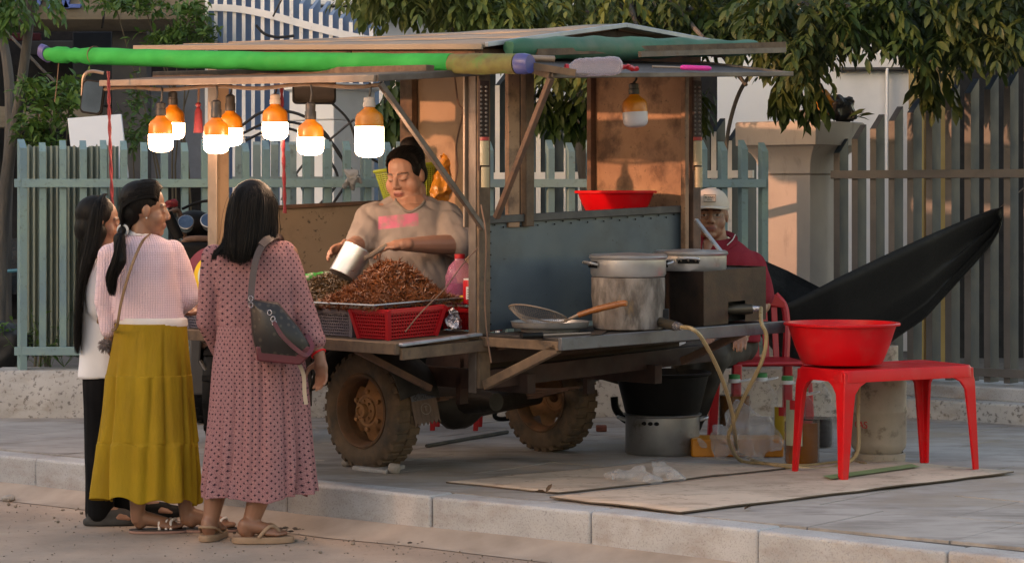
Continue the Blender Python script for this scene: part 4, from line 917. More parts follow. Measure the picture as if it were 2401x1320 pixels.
# strainer resting on a tin lid, spatula
c = C(.30, -.22, .686, .4); c = P(1290, 770, 10.75); c.z = SW + .686
tl_ = thing('shallow_pan', 'shallow aluminium pan lying under the wire strainer', 'pan', c)
MB().lathe([(.01, .006), (.13, .004), (.135, .018), (.165, .022), (.172, .028), (.176, .048), (.180, .05), (.176, .051), (.168, .03), (.02, .026)], 48, None, False, c).build('dish', m_pot, tl_)
sc_ = thing('strainer', 'round wire strainer with a varnished wooden handle', 'strainer', c + UP * .05)
Mt = Euler((R(-14), R(13), 0)).to_matrix(); cc = P(1262, 735, 10.7); rr_ = .135
mb = MB(); mb.tube([cc + Mt @ V((rr_ * math.cos(a), rr_ * math.sin(a), 0)) for a in [2 * math.pi * k / 40 for k in range(41)]], .0035, 6); mb.build('rim', m_alu, sc_)
mb = MB()
for k in range(-15, 16):
    x = k * rr_ / 16; L = math.sqrt(max(rr_ ** 2 - x * x, 0)); 
    for ax_ in (0, 1):
        pts = []
        for j in range(9):
            y = -L + 2 * L * j / 8; q2 = (x * x + y * y) / rr_ ** 2; p = V((x, y, -.055 * (1 - q2))) if ax_ == 0 else V((y, x, -.055 * (1 - q2))); pts.append(cc + Mt @ p)
        mb.tube(pts, .0009, 3, False)
mb.build('wire_mesh', m_alu, sc_)
h0 = cc + Mt @ V((rr_ * .9, -.03, -.012))
MB().tube([h0, P(1358, 738, 10.62)], [.006, .008], 8).build('shank', m_alu, sc_)
MB().tube(curve([P(1356, 739, 10.62), P(1400, 725, 10.6), P(1455, 712, 10.58), P(1470, 711, 10.57)], 4), [.013] * 4 + [.015] * 4 + [.014] * 4 + [.012], 12).build('handle', m_handle, sc_)
sp = thing('spatula', 'dark metal spatula lying along the shelf edge', 'spatula', P(1320, 785, 10.45))
zz = SW + .693
g = lambda px, py: (lambda Y: V(((px - CX) / F * Y, Y, zz)))(F * (HC - zz) / (py - HY))
MB().tube([g(1222, 788), g(1270, 786)], [.013, .014], 10).build('grip', m_black, sp); MB().tube([g(1270, 786), g(1385, 781)], .005, 8).build('shank', m_alu, sp)
MB().hexa([g(1385, 786), g(1412, 784), g(1440, 768), g(1400, 766)], [p + UP * .004 for p in (g(1385, 786), g(1412, 784), g(1440, 768), g(1400, 766))]).build('blade', m_boxst, sp)
# ------------------------------------------------------------ plastic washbowls
def bowl(label, c, r, h, mat, rb=.7):
    root = thing('washbowl', label, 'bowl', c)
    MB().lathe([(.01, .0), (r * rb * .96, 0), (r * rb, .008), (r * (rb + .12), h * .45), (r * .93, h * .93), (r * .94, h - .006), (r * 1.0, h - .012), (r * 1.005, h - .004), (r * .99, h), (r * .925, h), (r * .905, h * .9), (r * (rb + .09), h * .42), (r * (rb - .03), .012), (.01, .01)], 72, None, False, c).build('basin', mat, root)
bowl('big bright red washbowl standing on the red table', V((0, 0, 0)) + P(1974, 852, 11.22), .272, .193, m_red)
slab('inner_ledge', m_rust, [C(.75, .05, 1.158), C(W - .06, .05, 1.158), C(W - .06, .45, 1.158), C(.75, .45, 1.158)], .012, UP)
bowl('red washbowl on the ledge behind the blue grey panel', C(1.10, .235, 1.172), .20, .115, m_red)
# ------------------------------------------------------------ trays, baskets and fried insects on the near shelf
def basket(label, x0, x1, y0, y1, h0, h1, mat, taper=.03, rim=True):
    root = thing('basket', label, 'basket', C((x0 + x1) / 2, (y0 + y1) / 2, h0))
    def q(x, y, h): t_ = taper * (1 - (h - h0) / (h1 - h0)); xc, yc = (x0 + x1) / 2, (y0 + y1) / 2; return C(x + (t_ if x < xc else -t_), y + (t_ if y < yc else -t_), h)
    cs = [(x0, y0), (x1, y0), (x1, y1), (x0, y1)]
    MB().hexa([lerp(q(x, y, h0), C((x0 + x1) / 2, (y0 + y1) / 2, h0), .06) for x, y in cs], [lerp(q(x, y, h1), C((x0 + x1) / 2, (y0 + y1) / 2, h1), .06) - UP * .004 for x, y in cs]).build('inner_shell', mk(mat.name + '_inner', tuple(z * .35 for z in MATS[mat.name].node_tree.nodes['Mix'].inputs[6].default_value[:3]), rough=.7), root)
    mb = MB()
    for i in range(4):
        a, b = cs[i], cs[(i + 1) % 4]; L = math.hypot(a[0] - b[0], a[1] - b[1]); n = max(6, int(L / .016))
        for k in range(n + 1):
            t_ = k / n; x, y = lerp(a[0], b[0], t_), lerp(a[1], b[1], t_)
            xx = [lerp(q(*a, h), q(*b, h), t_) for h in (h0, h1)]; mb.bar(xx[0], xx[1], .006, .004, AV if i % 2 else BV)
        for k in range(8):
            h = lerp(h0 + .006, h1 - .02, k / 7); mb.bar(q(*a, h), q(*b, h), .004, .006)
    mb.build('lattice', mat, root)
    mb = MB()
    for i in range(4): mb.bar(q(*cs[i], h1 - .006), q(*cs[(i + 1) % 4], h1 - .006), .014, .018); mb.bar(q(*cs[i], h0), q(*cs[i], h1), .02, .02, AV)
    mb.build('rim', mat, root)
y0 = cpx(909, x=-.43); y1 = cpx(822, x=-.43); x1 = cpx(1042, y=y0)
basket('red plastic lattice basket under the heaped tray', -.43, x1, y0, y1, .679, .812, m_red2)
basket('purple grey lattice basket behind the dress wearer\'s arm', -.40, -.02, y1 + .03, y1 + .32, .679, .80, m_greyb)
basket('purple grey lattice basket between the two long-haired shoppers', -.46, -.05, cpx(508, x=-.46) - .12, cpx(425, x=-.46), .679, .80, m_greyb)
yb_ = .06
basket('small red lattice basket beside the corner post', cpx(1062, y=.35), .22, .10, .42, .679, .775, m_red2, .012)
m_tray = mk('steel_tray', (.42, .40, .39), (.33, .31, .30), sc=9, metal=.8, rough=.3, bump=.03)
def tray(label, x0, x1, y0, y1, h):
    root = thing('tray', label, 'tray', C((x0 + x1) / 2, (y0 + y1) / 2, h)); rings = []
    for ins, dh in ((.0, .024), (-.010, .024), (-.012, .019), (.0, .02), (.012, 0), (.05, 0)):
        rings.append([C(x0 + ins if i in (0, 3) else x1 - ins, y0 + ins if i in (0, 1) else y1 - ins, h + dh) for i in range(4)])
    mb = MB(); mb.loft([rings[0], rings[1], rings[2], rings[3], rings[4]], False); k = len(mb.v); mb.add(rings[4], [(0, 1, 2, 3)]); mb.build('pan', m_tray, root, smooth=False)
    return root
m_bug = {}
def heap(label, x0, x1, y0, y1, h, top, n, ca, cb_, seed, off=(0, 0), L=(.035, .055)):
    random.seed(seed); mb = MB(); xc, yc = (x0 + x1) / 2 + off[0], (y0 + y1) / 2 + off[1]; rx, ry = (x1 - x0) / 2 - .015, (y1 - y0) / 2 - .015
    def hz(x, y):
        u = max(-1, min(1, (x - (x0 + x1) / 2) / rx)); v = max(-1, min(1, (y - (y0 + y1) / 2) / ry)); e = (1 - abs(u) ** 2.2) * (1 - abs(v) ** 2.2); g_ = math.exp(-((x - xc) ** 2 / (rx * .75) ** 2 + (y - yc) ** 2 / (ry * .75) ** 2))
        return h + .01 + top * (e ** .7) * (.35 + .65 * g_) * (1 + .18 * nz((x, y, seed), 14))
    # core
    NU = 22; rows = [[C(lerp(x0 + .012, x1 - .012, i / NU), lerp(y0 + .012, y1 - .012, j / NU), hz(lerp(x0 + .012, x1 - .012, i / NU), lerp(y0 + .012, y1 - .012, j / NU)) - .006) for i in range(NU + 1)] for j in range(NU + 1)]
    mb.grid(rows)
    for k in range(n):
        x, y = random.uniform(x0 + .01, x1 - .01), random.uniform(y0 + .01, y1 - .01); p = C(x, y, hz(x, y) + random.uniform(-.004, .010))
        d = V((random.gauss(0, 1), random.gauss(0, 1), random.gauss(.25, .6))).normalized(); l = random.uniform(*L); s = d.orthogonal().normalized(); s = Matrix.Rotation(random.uniform(0, 6.3), 3, d) @ s; b = s * l * random.uniform(-.2, .2)
        mb.tube([p - d * l * .5, p - d * l * .22 + b * .7, p + d * l * .15 + b, p + d * l * .5], [.0014, .0046, .0038, .001], 5)
        for q in range(3):
            s2 = Matrix.Rotation(random.uniform(0, 6.3), 3, d) @ s; o_ = p + d * l * random.uniform(-.25, .25); kn = o_ + (s2 + d * .4).normalized() * l * .3; e_ = kn + (d * random.uniform(-1, 1) + s2 * .5).normalized() * l * .35
            w_ = d.cross(s2) * .0012; mb.add([o_ - w_, o_ + w_, kn, e_], [(0, 1, 2), (1, 3, 2)])
    nm = 'fried_bug_%d' % seed
    m = mk('fried_bugs_' + str(seed), ca, cb_, sc=14, rough=.38, bump=.1, island=.7, spec=.6)
    return tag(mb.build('fried_insects', m, loc=C(xc, yc, h)), label, 'fried insects', kind='stuff')
ty = .20
tray('steel tray heaped with reddish fried insects, on the red basket', -.462, .05, ty, .60, .815)
heap('tall heap of reddish brown fried insects in front of the cook', -.462, .05, ty, .60, .815, .175, 1900, (.27, .085, .028), (.17, .055, .02), 1, (.04, .02), (.045, .075))
tray('steel tray of dark fried insects, left of the tall heap', -.46, .0, .63, 1.02, .80)
heap('low heap of dark olive fried insects beside the metal scoop', -.46, .0, .63, 1.02, .80, .12, 1500, (.12, .065, .026), (.075, .045, .02), 2, (0, 0), (.03, .045))
tray('steel tray of glossy fried insects between the shoppers', -.47, -.02, 1.10, 1.62, .80)
heap('heap of glossy red brown fried insects between the shoppers', -.47, -.02, 1.10, 1.62, .80, .19, 1100, (.22, .06, .018), (.10, .035, .016), 3, (0, .1), (.03, .05))
# wrapped green and white cloth behind the olive heap
mb = MB(); mb.cap(P(705, 655, 11.5), P(770, 645, 11.55), .028, .02); b = blob(mb, .006, 3); b.v = [p + UP * .01 * nz(p, 25) for p in b.v]
tag(b.build('cloth', mk('green_white_cloth', (.42, .40, .36), (.03, .3, .06), sc=9, rough=.8, lo=.5, hi=.56), loc=P(730, 652, 11.5)), 'folded white and green cloth behind the dark insects', 'cloth')
# rainbow plate seen between the shoppers
rb = thing('rainbow_fan', 'round hand fan printed with rainbow arcs, leaning by the insects', 'fan', P(500, 640, 11.9))
cc = P(506, 648, 11.75); Mr = Matrix(((1, 0, 0), (0, 0, -1), (0, 1, 0)))
for nm, r0, r1, col in (('yellow_arc', .088, .108, (.7, .5, .03)), ('pale_arc', .072, .088, (.55, .65, .6)), ('blue_arc', .05, .072, (.12, .45, .6)), ('pink_rim', .108, .15, (.16, .03, .06)), ('disc', .003, .05, (.45, .42, .5))):
    MB().lathe([(r0, 0), (r1, 0), (r1, .004), (r0, .004)], 40, Mr, False, cc).build(nm, mk('fan_' + nm, col, rough=.5, bump=0), rb)
# small goods by the post
def can(label, c, r, h):
    root = thing('can', label, 'can', c); MB().lathe([(r * .9, 0), (r, .006), (r, h - .012), (r * .92, h)], 24, None, True, c).build('body', mk('can_red', (.5, .012, .02), rough=.35, bump=0), root)
    MB().lathe([(r * .93, h), (r * .93, h + .006), (r * .8, h + .007), (.01, h + .005)], 24, None, False, c).build('lid', m_whitep, root)
    rows = [[c + V((math.cos(a), math.sin(a), 0)) * (r + .001) + UP * z_ for a in [R(235 + 6 * k) for k in range(16)]] for z_ in (.02, h - .03)]
    o = MB().grid(rows).build('paper_label', m_whitep, root)
    for k in range(6):
        rows = [[c + V((math.cos(a), math.sin(a), 0)) * (r + .002) + UP * (h - .045 - k * .011 + dz) for a in [R(245 + 6 * j) for j in range(11 - (k * 3) % 4)]] for dz in (0, .003)]
        MB().grid(rows).build('print_line', m_ink, o)
can('red can with a white printed label beside the corner post', P(1104, 712, 10.88), .036, .108)
c = P(1078, 715, 11.05)
jb = thing('water_bottle', 'pink tinted plastic bottle behind the red can', 'bottle', c)
MB().lathe([(.06, 0), (.068, .01), (.066, .06), (.069, .07), (.066, .11), (.068, .13), (.05, .18), (.025, .205), (.022, .22)], 20, None, False, c).build('body', m_pinkb, jb); MB().lathe([(.024, .215), (.024, .235), (.01, .236)], 14, None, True, c).build('cap', m_red2, jb)
MB().lathe([(.05, .004), (.058, .05), (.058, .1), (.01, .101)], 16, None, True, c).build('liquid', mk('purple_drink', (.16, .03, .09), rough=.2, bump=0), jb)
def crumple(mb, vox, amp, sc, it=2):
    b = blob(mb, vox, it); b.v = [p + V((nz(p, sc), nz(p + V((9, 0, 0)), sc), nz(p + V((0, 9, 0)), sc))) * amp + V((nz(p, sc * 2.7), nz(p + V((5, 1, 0)), sc * 2.7), nz(p + V((0, 4, 7)), sc * 2.7))) * amp * .45 for p in b.v]; return b
mb = MB(); c = P(1061, 755, 10.78); mb.ell(c, (.035, .03, .035)); mb.ell(c + UP * .03, (.018, .018, .03))
tag(crumple(mb, .006, .02, 25).build('foil_bag', m_foil, loc=c, angle=15), 'crumpled silver foil bag before the small red basket', 'bag')
mb = MB(); c = P(1078, 702, 10.9); mb.cap(P(1048, 706, 10.9), P(1092, 700, 10.9), .01, .016); 
tag(crumple(mb, .005, .01, 30).build('snack_packet', mk('yellow_packet', (.55, .42, .02), rough=.35), loc=c), 'small yellow packet on the small red basket', 'packet')
# things on the awning's right end
pb = thing('plastic_bottle', 'empty clear plastic bottle stuck on the stick end', 'bottle', P(1395, 157, 10.5))
ax0, ax1 = P(1328, 161, 10.46), P(1458, 154, 10.52); d = (ax1 - ax0); rows = [(0, .016), (.06, .018), (.16, .036), (.24, .042), (.3, .040), (.36, .043), (.46, .040), (.56, .043), (.66, .040), (.76, .043), (.86, .042), (.95, .036), (1, .02)]
MB().tube([ax0 + d * t_ for t_, _ in rows], [r_ for _, r_ in rows], 20).build('body', clear('milky_bottle', (.50, .42, .48), .30, .2), pb)
MB().tube([ax0 - d * .02, ax0 + d * .03], .02, 12).build('neck_tape', m_red2, pb)
mb = MB(); mb.cap(P(1462, 158, 10.6), P(1492, 160, 10.65), .014, .01); tag(crumple(mb, .005, .012, 30).build('rag', m_red2, loc=P(1475, 160, 10.6)), 'red rag tucked behind the clear bottle', 'rag')
dr = thing('screwdriver', 'long screwdriver with a pink handle on the right awning', 'screwdriver', P(1600, 160, 10.95))
MB().tube([P(1530, 157, 10.9), P(1596, 159, 10.95)], .005, 8).build('shaft', m_alu, dr); MB().tube([P(1595, 159, 10.95), P(1600, 159, 10.95), P(1660, 161, 11), P(1668, 161, 11)], [.007, .012, .012, .006], 12).build('handle', mk('hot_pink', (.75, .04, .35), rough=.35, bump=0), dr)
# ------------------------------------------------------------ colander, hanging bag, glove, whiteboard
c = C(cpx(960, y=1.93), 1.93, 1.243); 
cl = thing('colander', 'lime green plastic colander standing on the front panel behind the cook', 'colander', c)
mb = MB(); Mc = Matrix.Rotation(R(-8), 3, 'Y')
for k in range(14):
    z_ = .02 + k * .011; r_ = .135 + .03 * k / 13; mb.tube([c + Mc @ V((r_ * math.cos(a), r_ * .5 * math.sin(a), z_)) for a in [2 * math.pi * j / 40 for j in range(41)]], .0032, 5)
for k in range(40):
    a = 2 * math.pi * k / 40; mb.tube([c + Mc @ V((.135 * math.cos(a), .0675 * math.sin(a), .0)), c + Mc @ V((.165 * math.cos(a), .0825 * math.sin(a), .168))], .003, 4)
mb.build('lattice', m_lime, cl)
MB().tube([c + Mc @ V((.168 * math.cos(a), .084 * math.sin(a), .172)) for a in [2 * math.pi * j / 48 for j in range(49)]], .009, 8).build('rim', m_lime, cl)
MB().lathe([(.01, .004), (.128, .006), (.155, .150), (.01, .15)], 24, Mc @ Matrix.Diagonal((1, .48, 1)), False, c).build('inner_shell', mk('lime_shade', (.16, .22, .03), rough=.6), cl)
mb = MB(); c = P(1042, 425, 12.95); mb.cap(P(1045, 372, 12.95), P(1040, 440, 12.95), .03, .085); mb.cap(P(1052, 358, 12.97), P(1046, 390, 12.95), .012, .03)
tag(crumple(mb, .008, .03, 14).build('carrier_bag', m_orangebag, loc=c, angle=20), 'orange carrier bag hanging on the plywood board behind the cook', 'bag')
mb = MB()
for a, b_ in (((806, 440), (820, 415)), ((825, 442), (828, 415)), ((845, 425), (835, 410)), ((815, 402), (835, 405))): mb.cap(P(a[0], a[1], 14.08), P(b_[0], b_[1], 14.08), .018, .022)
tag(crumple(mb, .008, .02, 20).build('work_glove', mk('grey_cotton', (.34, .33, .32), rough=.95), loc=P(822, 420, 14.05)), 'pair of grey cotton gloves tied on the fence rail', 'gloves')
wb = thing('whiteboard', 'blank white board leaning behind the fence below the tall mirror', 'board', P(235, 420, 14.7))
q = [P(174, 424, 14.6), P(301, 418, 14.65), P(284, 268, 14.8), P(158, 278, 14.75)]
MB().hexa(q, [p + V((0, .03, 0)) for p in q]).build('panel', m_white if False else mk('white_panel', (.80, .81, .83), (.72, .73, .76), sc=2, rough=.4, bump=0), wb, bevel=.004)
MB().hexa([p + V((0, -.004, 0)) for p in (P(171, 298, 14.76), P(276, 290, 14.79), P(276, 287, 14.79), P(171, 294, 14.76))], [p + V((0, -.001, 0)) for p in (P(171, 298, 14.76), P(276, 290, 14.79), P(276, 287, 14.79), P(171, 294, 14.76))]).build('black_line', m_black, wb)
# cables behind the bulbs
random.seed(5)
for i, (pts, r_, lab) in enumerate((
    ([(560, 300), (620, 262), (700, 268), (760, 310), (800, 370), (850, 420), (915, 445)], .010, 'thick black cable arching across behind the bulbs to the colander'),
    ([(565, 315), (640, 285), (730, 300), (790, 350), (812, 420), (780, 480)], .009, 'black cable looping down behind the middle bulbs'),
    ([(575, 330), (650, 300), (720, 320), (775, 380), (790, 430), (740, 490)], .009, 'lower black cable loop behind the middle bulbs'),
    ([(770, 235), (815, 280), (835, 330), (850, 360), (915, 395)], .009, 'black cable running down from the wide mirror'),
    ([(660, 470), (700, 400), (760, 340), (830, 280)], .008, 'black cable rising to the right behind the red rope'),
    ([(670, 350), (690, 400), (720, 470), (730, 510)], .008, 'black cable crossing behind the low fence'),
    ([(600, 60), (620, 80), (650, 88), (690, 85)], .011, 'twisted black cable knot on the white gate'),
    ([(640, 40), (660, 0), (680, -40)], .007, 'thin stay wire above the roof'))):
    c_ = curve([P(x, y, 15.2 if y > 100 else 17) for x, y in pts], 6); tag(MB().tube(c_, r_, 6).build('cable', m_cable, loc=c_[0]), lab, 'cable', 'black cables behind the cart')
# offering bowl on the pillar
c = P(1905, 283, 14.75); ob = thing('offering_bowl', 'dusty bowl with an orange bundle on top of the pillar', 'bowl', c)
MB().lathe([(.03, 0), (.06, .002), (.10, .055), (.105, .062), (.095, .058), (.055, .012), (.01, .01)], 28, None, False, c).build('bowl', mk('dusty_bowl', (.16, .155, .15), rough=.7), ob)
mb = MB(); mb.ell(P(1925, 245, 14.8), (.075, .07, .09)); crumple(mb, .01, .03, 14).build('bundle', m_orangebag, ob, angle=20)
mb = MB(); mb.ell(P(1965, 255, 14.85), (.09, .08, .09)); mb.ell(P(1990, 272, 14.85), (.06, .05, .04)); crumple(mb, .01, .04, 12).build('black_bag', mk('black_bag', (.02, .02, .022), rough=.4), ob, angle=20)
mb = MB()
for k in range(5): leaflet(mb, P(1990 + k * 6, 275, 14.7), V((1, -.3, random.uniform(-.1, .8))), .1)
mb.build('leaf_sprig', m_leaf, ob)
# ------------------------------------------------------------ under the cart and by the table
c = G(1553, 1062)
pp = thing('stock_pot', 'scorched aluminium stock pot on the ground under the shelf', 'pot', c); r = .188
MB().lathe([(.02, 0), (r * .94, 0), (r, .015), (r, .19), (r * 1.05, .196), (r * 1.06, .202), (r * .98, .204), (r * .95, .19), (r * .92, .02), (.01, .018)], 56, None, False, c).build('body', m_soot, pp)
for s in (-1, 1):
    q = c + V((s * r, 0, .17)); MB().tube(curve([q + V((0, -.045, 0)), q + V((s * .035, -.035, .012)), q + V((s * .035, .035, .012)), q + V((0, .045, 0))], 5), .007, 8).build('handle', m_pot, pp)
for k in (-.10, -.07, -.04): MB().ell(c + V((k, -math.sqrt(r * r - k * k), .165)), (.014, .008, .010), None, 8, 6).build('rivet', m_black, pp)
c = c + UP * .206
bt = thing('black_tub', 'black plastic tub sitting on the stock pot', 'tub', c)
MB().lathe([(.02, 0), (.185, 0), (.19, .01), (.235, .19), (.247, .196), (.25, .206), (.232, .208), (.18, .02), (.01, .016)], 48, None, False, c).build('body', m_black, bt)
# oil jugs
def jug(label, c, lvl, liq, k=1.0, cap_=True, lab=None, rz_=0):
    root = thing('oil_jug', label, 'jug', c, group='plastic oil jugs by the table'); r = .078 * k; h = .30 * k
    prof = [(.01, .004), (r * .9, 0), (r, .012)]
    for i in range(7): z_ = .03 + i * (h * .62 - .03) / 6; prof += [(r, z_), (r * .955, z_ + .006), (r, z_ + .012)]
    prof += [(r, h * .70), (r * .9, h * .80), (r * .6, h * .92), (r * .34, h), (r * .32, h * 1.04)]
    MB().lathe(prof, 28, None, False, c).build('body', m_clear, root)
    if lvl > 0:
        pr = [(.01, .006), (r * .86, .006), (r * .93, .02)]; MB().lathe(pr + [(pr[-1][0], lvl * h), (.002, lvl * h)], 28, None, False, c).build('oil', liq, root)
    if cap_:
        MB().lathe([(r * .37, h * 1.0), (r * .37, h * 1.06)], 20, None, True, c).build('collar', m_whitep, root); MB().lathe([(r * .35, h * 1.06), (r * .35, h * 1.125), (r * .28, h * 1.13)], 20, None, True, c).build('cap', m_greencap, root)
        q = c + UP * h * 1.01; MB().tube(curve([q + V((.02, -.028, 0)), q + V((.07, -.03, .012)), q + V((.085, 0, .016)), q + V((.07, .03, .012)), q + V((.02, .028, 0))], 5), .004, 6).build('carry_handle', m_whitep, root)
    if lab:
        rows = [[c + V((math.cos(a), math.sin(a), 0)) * (r + .0015) + UP * z_ for a in [R(lab[0] + k_ * 6) for k_ in range(11)]] for z_ in (lab[1] * h, lab[2] * h)]
        o = MB().grid(rows).build('paper_label', mk('jug_label_%d' % lab[0], lab[3], rough=.5, bump=0), root)
        rows = [[c + V((math.cos(a), math.sin(a), 0)) * (r + .0025) + UP * z_ for a in [R(lab[0] + 18 + k_ * 6) for k_ in range(8)]] for z_ in (lab[2] * h - .045, lab[2] * h)]
        MB().grid(rows).build('label_patch', m_red2, o)
jug('oil jug half full of amber oil, in front beside the table leg', G(1880, 1090), .62, m_oil, 1.12, True, (205, .3, .95, (.35, .38, .28)))
jug('oil jug full of amber oil, leftmost by the black tub', G(1722, 1045), .8, m_oil, 1.1)
jug('empty pink tinged oil jug, second from the left', G(1786, 1040), .0, m_oil, 1.1)
jug('empty oil jug with a red and yellow label, behind the table leg', G(1846, 1050), .0, m_oil, 1.1, True, (215, .15, .66, (.5, .33, .03)))
jug('oil jug with black dregs, rightmost of the jugs', G(1915, 1048), .45, m_darkoil, 1.12)
mb = MB(); cbx = G(1730, 1072); mb.box(cbx + V((0, .12, .045)), (.46, .22, .09)); tag(mb.build('orange_crate', mk('orange_plastic', (.62, .22, .01), (.5, .17, .01), sc=6, rough=.45), loc=cbx, bevel=.008), 'flat orange box on the ground behind the clear bag', 'box')
mb = MB()
for px, py, r_ in ((1700, 1030, .07), (1745, 1000, .085), (1790, 1020, .075), (1680, 1055, .05), (1760, 1045, .07), (1805, 1040, .05), (1640, 1045, .02), (1735, 970, .05)): mb.ell(P(px, py, 11.85), (r_, r_ * .8, r_))
tag(crumple(mb, .012, .05, 9).build('plastic_bag', m_bag, loc=G(1740, 1070), angle=12), 'big crumpled clear plastic bag between the hoses', 'bag')
mb = MB()
for px, py, r_ in ((1450, 1122, .04), (1490, 1118, .045), (1530, 1128, .035), (1545, 1102, .045), (1570, 1112, .04), (1580, 1120, .035), (1440, 1118, .035), (1510,1122,.04), (1470,1120,.045),(1560,1115,.045)): c = G(px, py + 8); mb.ell(c + UP * r_ * .5, (r_ * 1.2, r_, r_ * .75))
b = crumple(mb, .009, .022, 13); b.v = [V((p.x, p.y, max(p.z, SW + .004))) for p in b.v]
tag(b.build('plastic_bag', m_bag, loc=G(1510, 1125), angle=12), 'small clear plastic bag lying on the cardboard', 'bag')
# gas cylinder
c = G(2060, 1083); gc = thing('gas_cylinder', 'rusty white gas cylinder behind the red table', 'gas cylinder', c); r = .135
m_gas = mk('chipped_white_cylinder', (.33, .29, .24), (.25, .22, .18), sc=6, bump=.2, rough=.6, dirt=((.10, .075, .05), 12, .54, .66), dirt2=((.05, .042, .035), 5, .6, .75))
MB().lathe([(.02, .05), (.10, .035), (r * .97, .075), (r, .10), (r, .24), (r * 1.02, .247), (r * 1.02, .255), (r, .262), (r, .42), (r * .96, .47), (.09, .505), (.04, .515), (.02, .53)], 48, None, False, c).build('tank', m_gas, gc)
MB().lathe([(r * .93, 0), (r * .95, 0), (r * .97, .045), (r * .9, .05), (r * .88, .01)], 40, None, False, c).build('foot_ring', m_gas, gc)
MB().lathe([(.085, .49), (.095, .50), (.095, .57), (.088, .572), (.085, .50)], 32, None, False, c).build('collar', m_gas, gc)
for k, ch in enumerate('GAS'):
    a = R(212 + k * 11); d = V((math.cos(a), math.sin(a), 0)); text('painted_letter', ch, .048, m_red2, gc, frame(c + d * (r + .001) + UP * .19, V((-d.y, d.x, 0)), UP), .0008)
# hoses
hs = [[P(1598, 767, 10.54), P(1625, 772, 10.45), P(1650, 800, 10.5), P(1690, 880, 10.75), P(1715, 960, 11.0), P(1722, 1010, 11.2)], [fr(.31, -.08, .065), P(1785, 755, 10.98), P(1797, 790, 10.98), P(1785, 850, 11.0), P(1745, 930, 11.1), P(1722, 985, 11.2), P(1708, 1030, 11.3)]]
e1 = [G(1735, 1062, SW + .012), G(1800, 1088, SW + .012), G(1900, 1098, SW + .012), G(1960, 1094, SW + .012), P(2010, 1060, 11.45), P(2012, 960, 11.5), P(2020, 850, 11.6), c + UP * .54]
e2 = [G(1735, 1078, SW + .012), G(1790, 1086, SW + .012), G(1880, 1092, SW + .012), G(1985, 1082, SW + .012), G(2030, 1088, SW + .012) + V((0, .0, .0))]
for h_, e_, lab in ((hs[0], e1, 'yellowed gas hose from the clay stove, crossing in front'), (hs[1], e2, 'yellowed gas hose from the square tin stove')):
    c_ = curve(h_ + e_, 7); tag(MB().tube(c_, .0095, 8).build('gas_hose', m_hose, loc=c_[0]), lab, 'hose', 'yellowed gas hoses')
# red plastic table
TA, TB, TC, TD = G(1853, 1110), G(1975, 1132), G(2299, 1107), G(2169, 1084)
tb_ = thing('plastic_table', 'low red plastic table holding the big washbowl', 'table', (TA + TB + TC + TD) / 4); HT = .505
cen = (TA + TB + TC + TD) / 4; top = [lerp(p, cen, .05) for p in (TA, TB, TC, TD)]
def rring(q, z, ins, rad=.05):
    out = []
    for i in range(4):
        p, a, b = lerp(q[i], cen, ins), lerp(q[i-1], cen, ins), lerp(q[(i+1) % 4], cen, ins); u, v = (a - p).normalized(), (b - p).normalized()
        for k in range(7):
            t_ = k / 6; out.append((p + u * rad * (1 - t_) ** 2 + v * rad * t_ ** 2) + UP * z)
    return out
mb = MB(); mb.loft([rring(top, HT - .055, .0), rring(top, HT - .012, .008), rring(top, HT, .03), rring(top, HT - .004, .10)]); mb.build('table_top', m_red, tb_)
for i, p in enumerate((TA, TB, TC, TD)):
    pt = top[i]; a, b = top[i - 1], top[(i + 1) % 4]; u, v = (a - pt).normalized(), (b - pt).normalized(); rows = []
    for z_, wd in ((HT - .01, .15), (HT - .05, .14), (HT - .075, .095), (HT - .11, .068), (HT - .2, .058), (.2, .05), (0, .036)):
        o_ = lerp(p, pt, z_ / HT); o_ = V((o_.x, o_.y, SW + z_)); ins = .004 if z_ > HT - .06 else 0
        o_ = o_ + (u + v) * ins; rows.append([o_ + u * wd, o_ + (u + v) * .004, o_ + v * wd, o_ + v * wd + u * .018, o_ + (u + v) * .022, o_ + u * wd + v * .018])
    MB().loft(rows).build('leg', m_red, tb_, bevel=.004)
# cardboard on the ground
def sheet(label, q, z_, seed):
    NU, NV = 26, 14; rows = [[(lerp(lerp(q[0], q[1], i / NU), lerp(q[3], q[2], i / NU), j / NV)) for i in range(NU + 1)] for j in range(NV + 1)]
    for j in range(NV + 1):
        for i in range(NU + 1):
            p = rows[j][i]; ed = min(i, NU - i, j, NV - j); p.z = SW + z_ + .004 * abs(nz(p, 2.2)) + (.007 * max(0, nz(p + V((seed, 0, 0)), 3)) if ed == 0 else 0)
            if ed == 0: p += V((nz(p, 8), nz(p + V((4, 0, 0)), 8), 0)) * .012
    o = MB().grid(rows).build('cardboard', m_card, loc=q[1]); s_ = o.modifiers.new('solid', 'SOLIDIFY'); s_.thickness = .007; s_.offset = 1
    o.data.materials.append(m_edge); s_.material_offset_rim = 1
    return tag(o, label, 'cardboard')
sheet('flattened cardboard sheet under the red table', [G(1290, 1172), G(1592, 1208), G(2378, 1112), G(2030, 1084)], .006, 1)
sheet('trodden cardboard sheet nearer the cart wheel', [G(1046, 1133), G(1310, 1160), G(1860, 1098), G(1560, 1086)], .002, 4)
mb = MB(); zc = SW + .0215; q = [G(1928, 1115, zc), G(1950, 1122, zc), G(2158, 1093, zc), G(2138, 1087, zc)]
tag(mb.add(q, [(0, 1, 2, 3)]).build('green_tape', mk('green_tape', (.20, .30, .13), rough=.6), loc=q[0]), 'green tape strip stuck on the cardboard under the table', 'tape')
